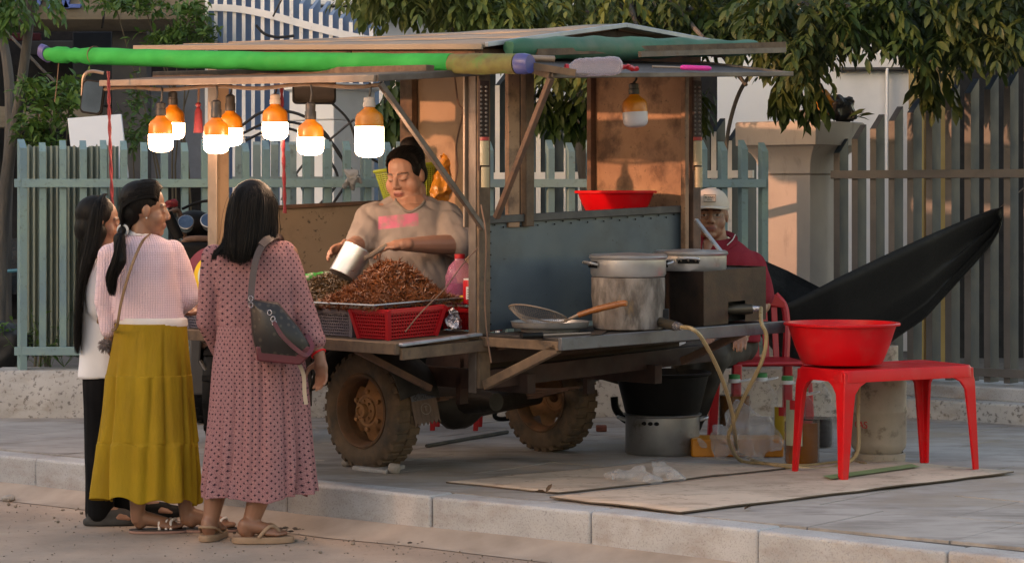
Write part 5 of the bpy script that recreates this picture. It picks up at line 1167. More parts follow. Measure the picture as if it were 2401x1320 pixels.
# wheel chocks
def rock(label, c, r, s, n_='stone'):
    mb = MB(); mb.ell(c + UP * r[2] * .8, r); b = blob(mb, .008, 1); b.v = [V((p.x, p.y, max(p.z, c.z - .002))) + (p - c) * .28 * nz(p + V((s, 0, 0)), 22) for p in b.v]
    return tag(b.build(n_, mk('pale_stone_%d' % s, (.36, .33, .30), (.25, .22, .20), sc=20, bump=.5, rough=.95), loc=c, angle=25), label, 'stone')
rock('pale broken stone wedged right of the front wheel', G(924, 1110), (.034, .03, .032), 1)
rock('small stone wedged left of the front wheel', G(812, 1094), (.028, .03, .022), 2)
MB_ = MB().hexa([G(825, 1102), G(905, 1112), G(950, 1098), G(860, 1088)], [p + UP * .02 for p in (G(825, 1102), G(905, 1112), G(950, 1098), G(860, 1088))]); tag(MB_.build('stone_slab', m_kerb, loc=G(880, 1100), bevel=.005), 'flat stone slab under the front wheel', 'stone')
rock('loose stone on the road at the far left by the kerb', G(20, 1175, 0), (.035, .03, .02), 3)
mb = MB(); c = G(1410, 1012); tag(MB().box(c + UP * .02, (.06, .05, .035)).build('brick_piece', mk('brick_red', (.2, .07, .05), rough=.9), loc=c, bevel=.006), 'small red brick piece beside the far wheel', 'brick')
for i, (a, b) in enumerate((((720, 1040), (1230, 1012)), ((1000, 1045), (1190, 1012)))): 
    if i == 0: continue
    tag(MB().tube([G(a[0], a[1], SW + .01), G((a[0]+b[0])/2, (a[1]+b[1])/2 , SW + .01), G(b[0], b[1], SW + .01)], .010, 6).build('black_hose', m_cable, loc=G(a[0], a[1])), 'black hose lying on the ground between the wheels', 'hose')
random.seed(31); k = 0
for px, py, lab in ((1745, 1196, 'dry curled leaf on the paving just past the cardboard corner'), (1280, 1156, 'dry leaf on the cardboard\'s left part'), (2340, 975, 'dry leaf near the right fence base'), (2260, 985, 'dry leaf on the paving behind the table, left of another'), (60, 1148, 'dry leaf at the kerb foot on the far left')):
    mb = MB(); c = G(px, py, SW + (.004 if px not in (1280,) else .012) if px != 60 else .01)
    for j in range(3): leaflet(mb, c + UP * .004, V((random.gauss(0, 1), random.gauss(0, 1), .25)), .05, .4)
    tag(mb.build('dry_leaf', mk('dry_leaf_brown', (.10, .055, .03), rough=.9) if k == 0 else MATS['dry_leaf_brown'], loc=c), lab, 'leaf', 'dry leaves on the ground'); k += 1
# ------------------------------------------------------------ chairs
def chair(label, c, rz_, mat):
    root = thing('plastic_chair', label, 'chair', c, rz_)
    B = lambda m: m
    mb = MB(); rows = []
    prof = [(-.2, .41), (-.1, .425), (.0, .43), (.1, .432), (.2, .44), (.215, .425)]
    o = MB().hexa([V((x, y, .405)) for x, y in ((-.21, -.2), (.21, -.2), (.19, .2), (-.19, .2))], [V((x, y, .43)) for x, y in ((-.215, -.205), (.215, -.205), (.195, .205), (-.195, .205))]).build('seat', mat, root, local=True, bevel=.012)
    for x, y in ((-.19, .19), (.19, .19)): MB().bar(V((x * 1.08, y * 1.08, 0)), V((x, y, .42)), .05, .04, (0, 1, 0)).build('leg', mat, root, local=True, bevel=.008)
    for x in (-.2, .2): MB().bar(V((x * 1.06, -.235, 0)), V((x, -.19, .42)), .05, .04, (0, 1, 0)).build('leg', mat, root, local=True, bevel=.008)
    for x in (-.19, .19): MB().tube(curve([V((x, -.19, .42)), V((x * 1.08, -.22, .58)), V((x * 1.05, -.25, .70)), V((x * .8, -.265, .765))], 5), [.021] * 16, 8).build('back_post', mat, root, local=True)
    MB().loft([[V((x, -.235 - .03 * math.cos(x * 7) * .6 + dy, z_ + .02 * (1 - (x / .2) ** 2))) for dy, z_ in ((-.012, .69), (.012, .69), (.012, .775 - .05 * (abs(x) / .2) ** 3), (-.012, .775 - .05 * (abs(x) / .2) ** 3))] for x in [-.2 + .04 * k for k in range(11)]]).build('top_rail', mat, root, local=True, bevel=.006)
    for k in range(6): MB().bar(V((-.14 + .056 * k, -.2, .42)), V((-.14 + .056 * k, -.25, .70)), .034, .010, (0, 1, 0)).build('back_slat', mat, root, local=True, bevel=.003)
    return root
chair('red plastic slat-back chair the man sits on', G(1786, 1031), R(190), m_red2)
stl = thing('plastic_stool', 'red plastic stool, one leg seen behind the axle', 'stool', G(1112, 1008))
for dx, dy in ((0, 0), (-.24, .02), (-.22, .25), (.02, .24)): b0 = G(1115, 1010) + V((dx, dy, 0)); MB().bar(b0, b0 + V((.02 if dx > -.1 else -.0, .0, .30)), .028, .028, (0, 1, 0)).build('leg', m_red2, stl, bevel=.004)
b0 = G(1115, 1010); MB().box(b0 + V((-.1, .13, .31)), (.3, .3, .025)).build('seat', m_red2, stl, bevel=.01)
mb = MB(); mb.tube(curve([P(1200, 940, 12.9), P(1170, 955, 12.9), P(1160, 975, 12.9), P(1180, 982, 12.9), P(1240, 972, 12.9)], 5), .013, 8); tag(mb.build('rubber_hose', m_black, loc=P(1170, 980, 12.9)), 'bent black rubber hose behind the axle', 'hose')
mb = MB(); mb.tube(curve([P(1440, 930, 12.5), P(1445, 960, 12.5), P(1470, 985, 12.5), P(1500, 985, 12.5)], 5), .02, 8); tag(mb.build('rubber_hose', m_black, loc=P(1450, 960, 12.5)), 'thick black rubber hose left of the stock pot', 'hose')
# ------------------------------------------------------------ hammock
hm = thing('hammock', 'black cloth hammock slung from the slate fence', 'hammock', P(1950, 800, 13.4))
m_ham = mk('black_hammock_cloth', (.005, .005, .0055), (.008, .008, .0085), sc=30, rough=.6, bump=.2, bs=200, spec=.28)
rows = []; NU, NV = 60, 40
nearE = [(0, (1575, 470, 12.9)), (.25, (1720, 640, 12.95)), (.42, (1845, 712, 12.9)), (.55, (1960, 655, 12.95)), (.78, (2170, 560, 13.25)), (.95, (2322, 494, 13.62)), (1, (2348, 486, 13.68))]
farE = [(0, (1575, 462, 13.0)), (.25, (1740, 585, 13.5)), (.42, (1850, 632, 13.7)), (.55, (1960, 690, 13.7)), (.78, (2170, 600, 13.65)), (.95, (2328, 500, 13.7)), (1, (2349, 488, 13.70))]
sag = [(0, .0), (.15, .16), (.42, .44), (.6, .50), (.78, .40), (.9, .25), (.95, .18), (.985, .13), (1, .085)]
def ep(tab, t_): return V([interp([(a, b[i]) for a, b in tab], t_) for i in range(3)])
for i in range(NU + 1):
    t_ = i / NU; a = P(*(ep(nearE, t_) + V((0, 0, .35)))); b = P(*(ep(farE, t_) + V((0, 0, .37)))); s_ = interp(sag, t_); row = []
    for j in range(NV + 1):
        v = j / NV; p = lerp(a, b, v) - UP * s_ * math.sin(math.pi * v) ** .8; fold = .026 * math.sin(v * 42 + 2 * nz((v * 6, t_ * 2, 0), 1)) * (1 - .35 * math.sin(math.pi * t_))
        row.append(p + V((0, -fold * .6, fold * .7)))
    rows.append(row)
o = MB().grid(rows).build('cloth', m_ham, hm); s_ = o.modifiers.new('solid', 'SOLIDIFY'); s_.thickness = .003
MB().tube([P(2346, 487, 14.04), P(2375, 462, 14.1), P(2425, 420, 14.2)], .005, 6).build('rope', m_steel, hm)
MB().tube([P(1577, 466, 13.3), P(1500, 430, 12.8), C(W + .02, .66, 1.22)], .005, 6).build('rope', m_steel, hm)
# ------------------------------------------------------------ motorcycle in front of the cart
mo = thing('motorcycle', 'dark motorcycle hitched in front of the cart, seen between the shoppers', 'motorcycle', V((-1.66, 13.0, SW)))
m_bike = mk('grey_black_plastic', (.06, .06, .062), (.04, .04, .042), sc=8, rough=.45); m_dial = mk('blue_dial', (.03, .07, .15), (.05, .10, .19), sc=40, rough=.2); m_chr = mk('bike_chrome', (.4, .38, .36), metal=.9, rough=.3)
def bw(c, r=.29):
    wh = MB(); prof = [(r - .10, -.03), (r - .05, -.05), (r - .015, -.045), (r, -.02), (r, .02), (r - .015, .045), (r - .05, .05), (r - .10, .03)]; My = Matrix(((0, 0, 1), (1, 0, 0), (0, 1, 0)))
    wh.lathe(prof, 40, My, False, c)
    for i in range(26):
        a = 2 * math.pi * i / 26; wh.box(c + My @ V(((r + .002) * math.cos(a), (r + .002) * math.sin(a), (.02 if i % 2 else -.02))), (.05, .03, .012), Matrix.Rotation(0, 3, 'X') @ Matrix(((1, 0, 0), (0, -math.sin(a), math.cos(a)), (0, math.cos(a), math.sin(a)))))
    w_ = wh.build('wheel', m_black, mo); MB().lathe([(r - .10, -.03), (r - .11, 0), (r - .10, .03)], 32, My, False, c).build('rim', m_chr, w_); MB().lathe([(.05, -.05), (.05, .05)], 16, My, True, c).build('hub', m_chr, w_)
    mb = MB()
    for k in range(12): a = 2 * math.pi * k / 12; mb.tube([c + My @ V((.05 * math.cos(a), .05 * math.sin(a), .02)), c + My @ V(((r - .1) * math.cos(a + .3), (r - .1) * math.sin(a + .3), 0))], .003, 4)
    mb.build('spokes', m_chr, w_)
bw(P(510, 950, 12.65) * V((1, 1, 0)) + UP * (SW + .29)); bw(V((-1.78, 13.78, SW + .29)))
bx0 = P(505, 900, 12.65)
MB().loft([[V((-1.60 + dx, y, z_)) for dx, z_ in ((-w_, h0_), (w_, h0_), (w_ * .8, h1_), (-w_ * .8, h1_))] for y, w_, h0_, h1_ in ((12.35, .07, .86, .92), (12.7, .12, .84, .95), (13.0, .11, .82, .93), (13.15, .10, .78, 1.0), (13.45, .08, .85, 1.02))]).build('seat_and_tank', m_bike, mo, bevel=.02)
MB().loft([[P(x, y, 12.45 + d) for d in (0, .25)] + [P(x2, y, 12.7 - d) for d in (0, .25)] for x, x2, y in ((444, 474, 770), (444, 470, 850), (446, 520, 900), (452, 530, 925))]).build('side_fairing', m_bike, mo, bevel=.01)
MB().tube(curve([P(470, 845, 12.4), P(485, 870, 12.4), P(505, 885, 12.42), P(540, 888, 12.5)], 5), .010, 8).build('guard_bar', m_chr, mo)
MB().tube(curve([P(426, 640, 13.1), P(424, 590, 13.1), P(434, 566, 13.1), P(460, 560, 13.1), P(520, 562, 13.1)], 6), .018, 10).build('carrier_bar', m_rust, mo)
MB().tube(curve([P(395, 500, 13.3), P(420, 497, 13.35), P(436, 560, 13.4), P(470, 575, 13.45), P(540, 560, 13.4), P(575, 500, 13.3), P(600, 498, 13.25)], 6), .014, 8).build('handlebar', m_rust, mo)
MB().tube([P(392, 500, 13.25), P(418, 560, 13.25)], [.03, .034], 12).build('hand_grip', m_black, mo)
mb = MB(); mb.ell(P(455, 530, 13.5), (.12, .1, .09)); mb.build('headlamp_shell', m_black, mo)
MB().tube(curve([P(428, 490, 13.35), P(450, 480, 13.4), P(480, 472, 13.4), P(520, 472, 13.4)], 6), .008, 6).build('brake_cable', m_black, mo)
for px, py in ((436, 522), (489, 518)):
    cc = P(px, py, 13.28); Md = Euler((R(58), R(8), 0)).to_matrix()
    g_ = MB().lathe([(.036, -.05), (.044, 0), (.046, .006), (.041, .008)], 28, Md, True, cc).build('gauge', m_chr, mo); MB().lathe([(.041, .0085), (.001, .0085)], 28, Md, False, cc).build('dial_face', m_dial, g_)
mb = MB(); mb.box(P(455, 620, 13.2), (.3, .3, .25)); mb.build('engine_block', m_black, mo, bevel=.03)
MB().tube(curve([P(478, 780, 12.5), P(470, 800, 12.5), P(475, 812, 12.5), P(495, 805, 12.5), P(510, 790, 12.5)], 5), .016, 8).build('exhaust', m_rust, mo)
mb = MB(); mb.ell(P(402, 478, 13.1), (.035, .03, .03)); tag(crumple(mb, .007, .02, 20).build('rag', m_redrope, loc=P(402, 480, 13.1)), 'red rag on the motorcycle\'s handlebar', 'rag')
# ------------------------------------------------------------ people
def skinmat(name, rough=.45):
    t = NT(name); b = t.b; a = t.n('ShaderNodeAttribute', attribute_name='Col'); p = t.pos()
    c = t.mix(t.rng(t.noise(p, 22, 4), .3, .7, 0, .25), a.outputs['Color'], (.26, .11, .075)); t.l(c, b.inputs['Base Color'])
    b.inputs['Roughness'].default_value = rough; b.inputs['Subsurface Weight'].default_value = .12; b.inputs['Subsurface Radius'].default_value = (.01, .004, .002); b.inputs['Subsurface Scale'].default_value = .6
    t.bump(t.noise(p, 260, 3), .12, .002); return t.m
m_skin = skinmat('skin')
def hairmat():
    t = NT('black_hair'); b = t.b; p = t.pos((1, 1, .15)); n = t.noise(p, 120, 4)
    t.l(t.mix(t.rng(n, .3, .7), (.004, .0035, .0035), (.012, .010, .009)), b.inputs['Base Color']); t.l(t.rng(n, .3, .7, .42, .62), b.inputs['Roughness']); b.inputs['Specular IOR Level'].default_value = .14; t.bump(n, .5, .004); return t.m
m_hair = hairmat()
def HM(f, pitch=0, roll=0):
    y = V((f[0], f[1], 0)).normalized(); x = y.cross(UP); return Matrix((x, y, UP)).transposed() @ Matrix.Rotation(pitch, 3, 'X') @ Matrix.Rotation(roll, 3, 'Y')
def head(mb, c, M, s=1.0, fat=0.0):
    E = lambda p, r: mb.ell(c + M @ (V(p) * s), [x * s for x in r], M, 18, 14)
    K = lambda p, q, r0, r1: mb.cap(c + M @ (V(p) * s), c + M @ (V(q) * s), r0 * s, r1 * s, 12)
    f = fat
    E((0, -.012, .03), (.073, .090, .084)); E((0, .022, -.028), (.061 + .014 * f, .063, .080))
    E((0, .030, -.070), (.048 + .022 * f, .046 + .006 * f, .038 + .008 * f)); E((0, .062, -.092), (.024 + .008 * f, .021, .018))
    for k in (-1, 1):
        E((k * (.034 + .006 * f), .042, -.034), (.030 + .008 * f, .029 + .002 * f, .034 + .008 * f)); E((k * .031, .066, .002), (.019, .014, .012)); E((k * .012, .091, -.034), (.009, .010, .0075))
        E((k * (.073 + .003 * f), -.008, -.006), (.009, .017, .029)); K((k * .014, .076, .020), (k * .046, .063, .018), .009, .007)
        E((k * .031, .074, -.003), (.014, .0075, .0055))
    K((0, .078, .014), (0, .098, -.026), .0085, .0115); E((0, .098, -.030), (.011, .010, .009))
    K((-.016, .084, -.057), (.016, .084, -.057), .0055, .0055); K((-.014, .083, -.068), (.014, .083, -.068), .0065, .0065); E((0, .074, -.062), (.03, .016, .020))
def headcols(vs, c, M, s, base, closed=False, lip=(.26, .085, .075)):
    Mi = M.transposed(); out = []
    for p in vs:
        q = Mi @ (p - c) / s; col = V(base)
        if q.length < .2 and q.y > .02:
            x = abs(q.x)
            d = ((q.x / .026) ** 2 + ((q.z + .0625) / .0125) ** 2)
            if d < 1.4 and q.y > .07: col = col.lerp(V(lip), min(1, (1.4 - d) * 1.4))
            if abs(q.z + .0625) < .0018 and x < .024 and q.y > .07: col = col * .35
            b = abs(q.z - (.021 + .003 * (1 - abs(x - .03) / .02)))
            if b < (.0036 if closed else .0052) and .011 < x < .05 and q.y > .05: col = col.lerp(V((.02, .014, .012)), .88)
            e = ((x - .031) / .0155) ** 2 + ((q.z + .0015) / .0062) ** 2
            if closed:
                if abs(q.z + .006 + .004 * ((x - .031) / .015) ** 2 * -1) < .0022 and abs(x - .031) < .016 and q.y > .05: col = V((.02, .012, .01))
                elif e < 2.2: col = col * .82
            elif e < 1 and q.y > .05:
                col = V((.42, .38, .36)) if ((x - .031) / .0065) ** 2 + ((q.z + .001) / .006) ** 2 > 1 else V((.012, .008, .006))
                if q.z > .003: col = V((.015, .01, .009))
            if abs(x - .011) < .005 and -.043 < q.z < -.037 and q.y > .08: col = col * .35
            if x < .05 and -.05 < q.z < .0 and .035 < x: col = col.lerp(V((.42, .16, .11)), .18)
        out.append(col)
    return out
def hand(mb, wrist, d, n, side=1, curl=.5, s=1.0, spread=.12, thumb=.8):
    d = V(d).normalized(); n = V(n); n = (n - d * n.dot(d)).normalized(); l = d.cross(n) * side
    M = Matrix((l, d, n)).transposed(); mb.ell(wrist + d * .046 * s, (.040 * s, .054 * s, .017 * s), M, 14, 10); mb.cap(wrist - d * .03 * s, wrist + d * .03 * s, .026 * s, .028 * s)
    for i, (o, L) in enumerate(((.029, .066), (.010, .076), (-.010, .071), (-.028, .056))):
        p = wrist + d * (.086 - abs(o) * .25) * s + l * o * s; dd = (d + l * o * 4 * spread).normalized(); r = .0088 * s
        for k, f in enumerate((.45, .32, .26)):
            a = curl * (.7 + .5 * k); dd = (dd * math.cos(a) + n * math.sin(a)).normalized() if a else dd
            nn = (n * math.cos(a) - d * math.sin(a)); q = p + dd * L * f * s; mb.cap(p, q, r, r * .92, 10); p = q; r *= .92
            n_ = n; 
    p = wrist + d * .02 * s + l * .030 * s; q = p + (d * .6 + l * thumb + n * .35).normalized() * .045 * s; mb.cap(wrist + d * .02 * s + l * .015 * s, q, .014 * s, .0115 * s, 10); mb.cap(q, q + (d * .85 + l * .15 + n * (.3 + curl * .4)).normalized() * .034 * s, .0108 * s, .009 * s, 10)
def foot(mb, heel, d, s=1.0, z0=None):
    d = V((d[0], d[1], 0)).normalized(); l = V((-d.y, d.x, 0)); z = UP; h = V(heel)
    mb.ell(h + d * .03 * s + z * .036 * s, (.032 * s, .032 * s, .036 * s)); mb.cap(h + d * .04 * s + z * .05 * s, h + d * .15 * s + z * .026 * s, .034 * s, .024 * s); mb.cap(h + d * .14 * s + l * .018 * s + z * .02 * s, h + d * .17 * s + l * .016 * s + z * .018 * s, .022 * s, .018 * s); mb.cap(h + d * .13 * s - l * .018 * s + z * .02 * s, h + d * .155 * s - l * .02 * s + z * .018 * s, .022 * s, .016 * s)
    for i, (o, L) in enumerate(((.026, .205), (.010, .208), (-.006, .198), (-.02, .186), (-.033, .172))): mb.cap(h + d * (L - .05) * s + l * o * s + z * .017 * s, h + d * L * s + l * o * s + z * .010 * s, .011 * s, .0095 * s if i else .012 * s, 8)
def sole(mb, heel, d, L, wd, th, z0):
    d = V((d[0], d[1], 0)).normalized(); l = V((-d.y, d.x, 0)); out = []
    for z_, k in ((z0, .97), (z0 + th * .5, 1), (z0 + th, .98)):
        ring = []
        for i in range(28):
            a = 2 * math.pi * i / 28; u = math.cos(a); v = math.sin(a); t_ = (u + 1) / 2; w_ = wd * (.80 + .28 * math.sin(t_ * 3.0) - .12 * math.exp(-((t_ - .45) / .15) ** 2))
            ring.append(V(heel) * V((1, 1, 0)) + d * (L / 2 + (L / 2 + .012) * k * (abs(u) ** .8) * (1 if u > 0 else -1)) + l * (w_ / 2 * k * (abs(v) ** .75) * (1 if v > 0 else -1)) + UP * z_)
        out.append(ring)
    return mb.loft(out)
def rows3(rows, Y0, kd=.6, n=30, dense=1):
    """silhouette rows (py, x_left, x_right[, depth offset[, depth ratio]]) -> closed horizontal rings"""
    R_ = []
    for r in rows:
        py, xl, xr = r[:3]; d = r[3] if len(r) > 3 else 0; k = r[4] if len(r) > 4 else kd; c = P((xl + xr) / 2, py, Y0 + d); hw = (xr - xl) / 2 / F * Y0
        R_.append((c, hw, hw * k))
    return R_
def ringloft(mb, R_, n=36, pw=.85):
    mb.loft([[c + V((hw * abs(math.cos(a)) ** pw * (1 if math.cos(a) > 0 else -1), dp * abs(math.sin(a)) ** pw * (1 if math.sin(a) > 0 else -1), 0)) for a in [2 * math.pi * k / n for k in range(n)]] for c, hw, dp in reversed(R_)]); return mb
def dense(R_, m):
    out = []; N = len(R_) - 1
    for i in range(m + 1):
        t = i / m * N; k = min(int(t), N - 1); u = t - k
        g = lambda j: R_[max(0, min(N, j))]
        a, b, c, d = g(k - 1), g(k), g(k + 1), g(k + 2)
        cr = lambda A, B, C_, D: .5 * ((2 * B) + (C_ - A) * u + (2 * A - 5 * B + 4 * C_ - D) * u * u + (3 * B - A - 3 * C_ + D) * u ** 3)
        out.append((cr(a[0], b[0], c[0], d[0]), cr(a[1], b[1], c[1], d[1]), cr(a[2], b[2], c[2], d[2])))
    return out
def creases(seed, n, dep, wid, start):
    rnd = random.Random(seed); L = [(2 * math.pi * (i + rnd.uniform(-.35, .35)) / n, rnd.uniform(*dep), rnd.uniform(*wid), rnd.uniform(*start), rnd.uniform(-.12, .12)) for i in range(n)]
    def f(t, a):
        v = 0
        for c, d, w, s0, sl in L:
            if t <= s0: continue
            u = min((t - s0) / (1 - s0), 1); x = (a - c - sl * u + math.pi) % (2 * math.pi) - math.pi
            ww = w * (.6 + .8 * u)
            if abs(x) < 3.2 * ww: v -= d * u ** .5 * math.exp(-(x / ww) ** 2)
        return v
    return f
CRD = creases(5, 24, (.05, .15), (.035, .075), (.02, .35)); CRY = creases(8, 13, (.05, .2), (.04, .12), (.0, .6))
def skirt(R_, m, n, fold, hem, seed):
    """draped tube with folds; returns MB and pattern coordinates"""
    D = dense(R_, m); rings = []; pat = []; acc = 0
    for i, (c, hw, dp) in enumerate(D):
        t = i / m; ring = []
        if i: acc += (D[i - 1][0] - c).length
        for k in range(n):
            a = 2 * math.pi * k / n; f = fold(t, a); x = math.cos(a); y = math.sin(a)
            ring.append(c + V((x * hw * (1 + f), y * dp * (1 + f), hem(a) * t ** 3 if hem else 0))); th = a + math.pi / 2; th = (th + math.pi) % (2 * math.pi) - math.pi
            pat.append((th * .21, -acc))
        rings.append(ring)
    return MB().loft(rings, False), pat
def strands(guides, n, r=.0022, jit=.012, seed=1, pts=11, cut=.06):
    random.seed(seed); mb = MB(); G_ = [curve(g, 6) for g in guides]; L = min(len(g) for g in G_)
    for k in range(n):
        u = random.random() * (len(G_) - 1); i = min(int(u), len(G_) - 2); f = u - i; off = V((random.gauss(0, 1), random.gauss(0, 1), random.gauss(0, .4))) * jit; end = 1 - random.random() ** 2 * cut * 3; w = random.uniform(-1, 1) * .006
        ps = []
        for j in range(pts):
            t = j / (pts - 1) * end * (L - 1); a = int(t); b = min(a + 1, L - 1); g = lerp(lerp(G_[i][a], G_[i][b], t - a), lerp(G_[i+1][a], G_[i+1][b], t - a), f)
            ps.append(g + off * (.25 + .75 * j / pts) + V((math.sin(j * .9 + k), math.cos(j * .8 + k * 2), 0)) * w * .5 * j / pts)
        mb.tube(ps, [r * (1.0 if j < pts - 2 else .6 if j < pts - 1 else .2) for j in range(pts)], 4, False)
    return mb
def person(label, loc, mb, c, M, s, base, voxel, closed=False, it=3):
    b = blob(mb, voxel, it, .5); o = b.build('person', m_skin, loc=loc, angle=180); setcol(o, headcols(b.v, c, M, s, base, closed)); return tag(o, label, 'person', group=None)
def folds(amp, sc, st=(1, 1, .5), fine=0):
    def fn(p, n):
        q = V((p.x * st[0], p.y * st[1], p.z * st[2])); a = nz(q, sc); b = nz(q + V((7, 3, 1)), sc * 2.1)
        return p + n * (amp * (abs(a) * 2 - .5) + amp * .45 * b)
    return fn
# patterned fabrics
def stars():
    t = NT('star_print'); b = t.b; p = t.pos((1 / .0215, 1 / .0215, 1), 'pat'); sx = t.n('ShaderNodeSeparateXYZ'); t.l(p, sx.inputs[0])
    u, v = sx.outputs[0], sx.outputs[1]; ru, rv = t.math('ADD', u, v), t.math('SUBTRACT', u, v)
    def cell(a): return t.math('ABSOLUTE', t.math('SUBTRACT', t.math('FRACT', a), .5))
    # staggered lattice: two interleaved grids
    sg = lambda a: t.math('SUBTRACT', t.math('FRACT', a), .5)
    ca, cb2 = sg(t.math('MULTIPLY', ru, .72)), sg(t.math('MULTIPLY', rv, .72))
    uo = t.math('ABSOLUTE', t.math('ADD', ca, cb2)); vo_ = t.math('ABSOLUTE', t.math('SUBTRACT', ca, cb2))
    s = t.math('ADD', t.math('POWER', uo, .6), t.math('POWER', vo_, .6)); m = t.rng(s, .58, .70, 1, 0)
    vo = t.n('ShaderNodeTexVoronoi'); vo.feature = 'DISTANCE_TO_EDGE'; vo.inputs['Scale'].default_value = 4.2; t.l(p, vo.inputs['Vector'])
    base = t.mix(t.rng(vo.outputs['Distance'], .02, .14), (.39, .215, .21), (.25, .105, .12)); n = t.noise(t.pos(), 5, 3)
    base = t.mix(t.rng(n, .4, .7, 0, .25), base, (.22, .13, .16)); col = t.mix(m, base, (.025, .012, .022)); t.l(col, b.inputs['Base Color']); b.inputs['Roughness'].default_value = .85; b.inputs['Specular IOR Level'].default_value = .2
    return t.m
m_star = stars()
def knit():
    t = NT('waffle_knit'); b = t.b; p = t.pos((1 / .0115, 1 / .0105, 1), 'pat'); sx = t.n('ShaderNodeSeparateXYZ'); t.l(p, sx.inputs[0])
    w = lambda a: t.math('ABSOLUTE', t.math('SINE', t.math('MULTIPLY', a, math.pi))); h = t.math('MULTIPLY', t.math('POWER', w(sx.outputs[0]), .7), t.math('ADD', t.math('MULTIPLY', w(sx.outputs[1]), .5), .5))
    c = t.mix(t.rng(t.noise(t.pos(), 4, 3), .35, .65), (.82, .57, .60), (.70, .54, .63)); c = t.mix(t.rng(h, .05, .75, .48, 0), c, (.42, .26, .31)); t.l(c, b.inputs['Base Color']); b.inputs['Roughness'].default_value = .95; b.inputs['Specular IOR Level'].default_value = .1
    b.inputs['Sheen Weight'].default_value = .3; t.bump(h, .6, .005); t.bump(t.noise(t.pos(), 300, 3), .3, .003); return t.m
m_knit = knit()
m_rib = mk('cream_rib', (.74, .68, .66), (.66, .6, .58), sc=8, rough=.95, bump=.3, bs=200)
m_must = mk('mustard_crepe', (.36, .225, .012), (.28, .165, .010), sc=7, st=(1, 1, .35), rough=.8, bump=.5, bs=55, bd=.008, spec=.25)
m_wshirt = mk('white_cotton', (.80, .79, .82), (.72, .71, .75), sc=4, rough=.8, bump=.15, bs=40, spec=.3)
m_btrous = mk('black_trousers', (.004, .004, .005), (.007, .007, .008), sc=5, rough=.85, spec=.15)
m_shoe = mk('charcoal_shoe', (.045, .042, .042), (.03, .03, .03), sc=12, rough=.7, bump=.2)
m_tee = None
TAN = (.27, .13, .082)
# ============================================================ shopper in the patterned dress
Y0 = 10.3; p = lambda x, y, d=0: P(x, y, Y0 + d); base = G(560, 1278, 0)
hc = p(592, 484, 0); M = HM((.35, .94), R(-6)); mb = MB(); head(mb, hc, M, 1.0)
mb.cap(p(596, 520, .01), p(590, 575, .01), .052, .058); mb.cap(p(585, 600), p(600, 760), .09, .09); mb.cap(p(600, 760), p(605, 850), .10, .09)
mb.cap(p(560, 850), p(505, 1080, .05), .07, .052); mb.cap(p(505, 1080, .05), p(506, 1150, .04), .050, .053); mb.cap(p(506, 1150, .04), p(490, 1245, .02), .050, .029)
mb.cap(p(640, 850), p(612, 1080, -.02), .07, .054); mb.cap(p(612, 1080, -.02), p(612, 1150, -.03), .052, .056); mb.cap(p(612, 1150, -.03), p(580, 1250, -.04), .053, .031)
LH, RH = V((p(484, 1270).x, 10.28, .030)), V((p(560, 1275).x, 10.24, .030)); foot(mb, LH, (.18, 1)); foot(mb, RH, (1, .12))
mb.cap(p(490, 1240, .02), LH + V((.005, .03, .05)), .030, .03); mb.cap(p(580, 1245, -.04), RH + V((.035, 0, .05)), .031, .032)
SR, ER, WR = p(672, 596, .01), p(716, 745, .01), p(750, 838, -.03); SL, EL, WL = p(505, 606, .0), p(486, 752, .03), p(545, 850, .20)
mb.cap(p(600, 585), SR, .05, .05); mb.cap(SR, ER, .045, .04); mb.cap(ER, WR, .038, .026); mb.cap(p(580, 590), SL, .05, .05); mb.cap(SL, EL, .044, .038); mb.cap(EL, WL, .036, .026)
hand(mb, WR, (.12, -.05, -1), (-.55, -.75, 0), 1, .38, .95); hand(mb, WL, (.7, .5, -.3), (.2, -.6, -.6), -1, .6, .95)
pe = person('woman in a pink star-print dress with long loose black hair, back turned', base, mb, hc, M, 1.0, TAN, .0055)
mb = MB(); ringloft(mb, rows3([(552, 562, 632), (566, 545, 655), (580, 518, 674), (598, 500, 684), (625, 496, 688), (670, 504, 690), (715, 512, 692), (762, 512, 694), (775, 512, 696)], Y0, .62))
mb.cap(SR + V((-.01, 0, -.01)), ER, .064, .056); mb.cap(ER, p(737, 795, -.015), .054, .05); mb.cap(SL, EL, .060, .052); mb.cap(EL, p(525, 838, .14), .05, .043)
b = blob(mb, .0075, 3, .5, folds(.005, 11, (1, 1, .6))); o = b.build('dress', m_star, pe, angle=180); setpat(o, [(q.x + .45 * (q.y - Y0), q.z) for q in b.v])
R_ = rows3([(764, 511, 694, 0, .66), (800, 507, 700, 0, .68), (860, 500, 712, 0, .68), (950, 494, 722, 0, .66), (1050, 485, 730, 0, .64), (1120, 478, 735, 0, .62), (1160, 475, 738, 0, .62)], Y0)
def fo(t, a):
    w = a + .25 * nz((math.cos(a) * 1.5, math.sin(a) * 1.5, t * 1.3), 1); s1 = math.sin(w * 9 + .6); s2 = math.sin(w * 5 + 2.3)
    return CRD(t, a) + t ** .85 * (.06 * (1 - abs(s1)) - .01 + .06 * s2 + .03 * math.sin(w * 14 + 1)) + .01 * nz((math.cos(a) * 3, math.sin(a) * 3, t * 5), 1)
b, pat = skirt(R_, 70, 220, fo, lambda a: .03 * nz((math.cos(a) * 1.6, math.sin(a) * 1.6, 4), 1) + .012 * math.sin(a * 9 + .6) * nz((math.cos(a) * 3, math.sin(a) * 3, 8), 1), 1); o = b.build('skirt', m_star, pe, angle=180); setpat(o, pat)
s_ = o.modifiers.new('solid', 'SOLIDIFY'); s_.thickness = .003
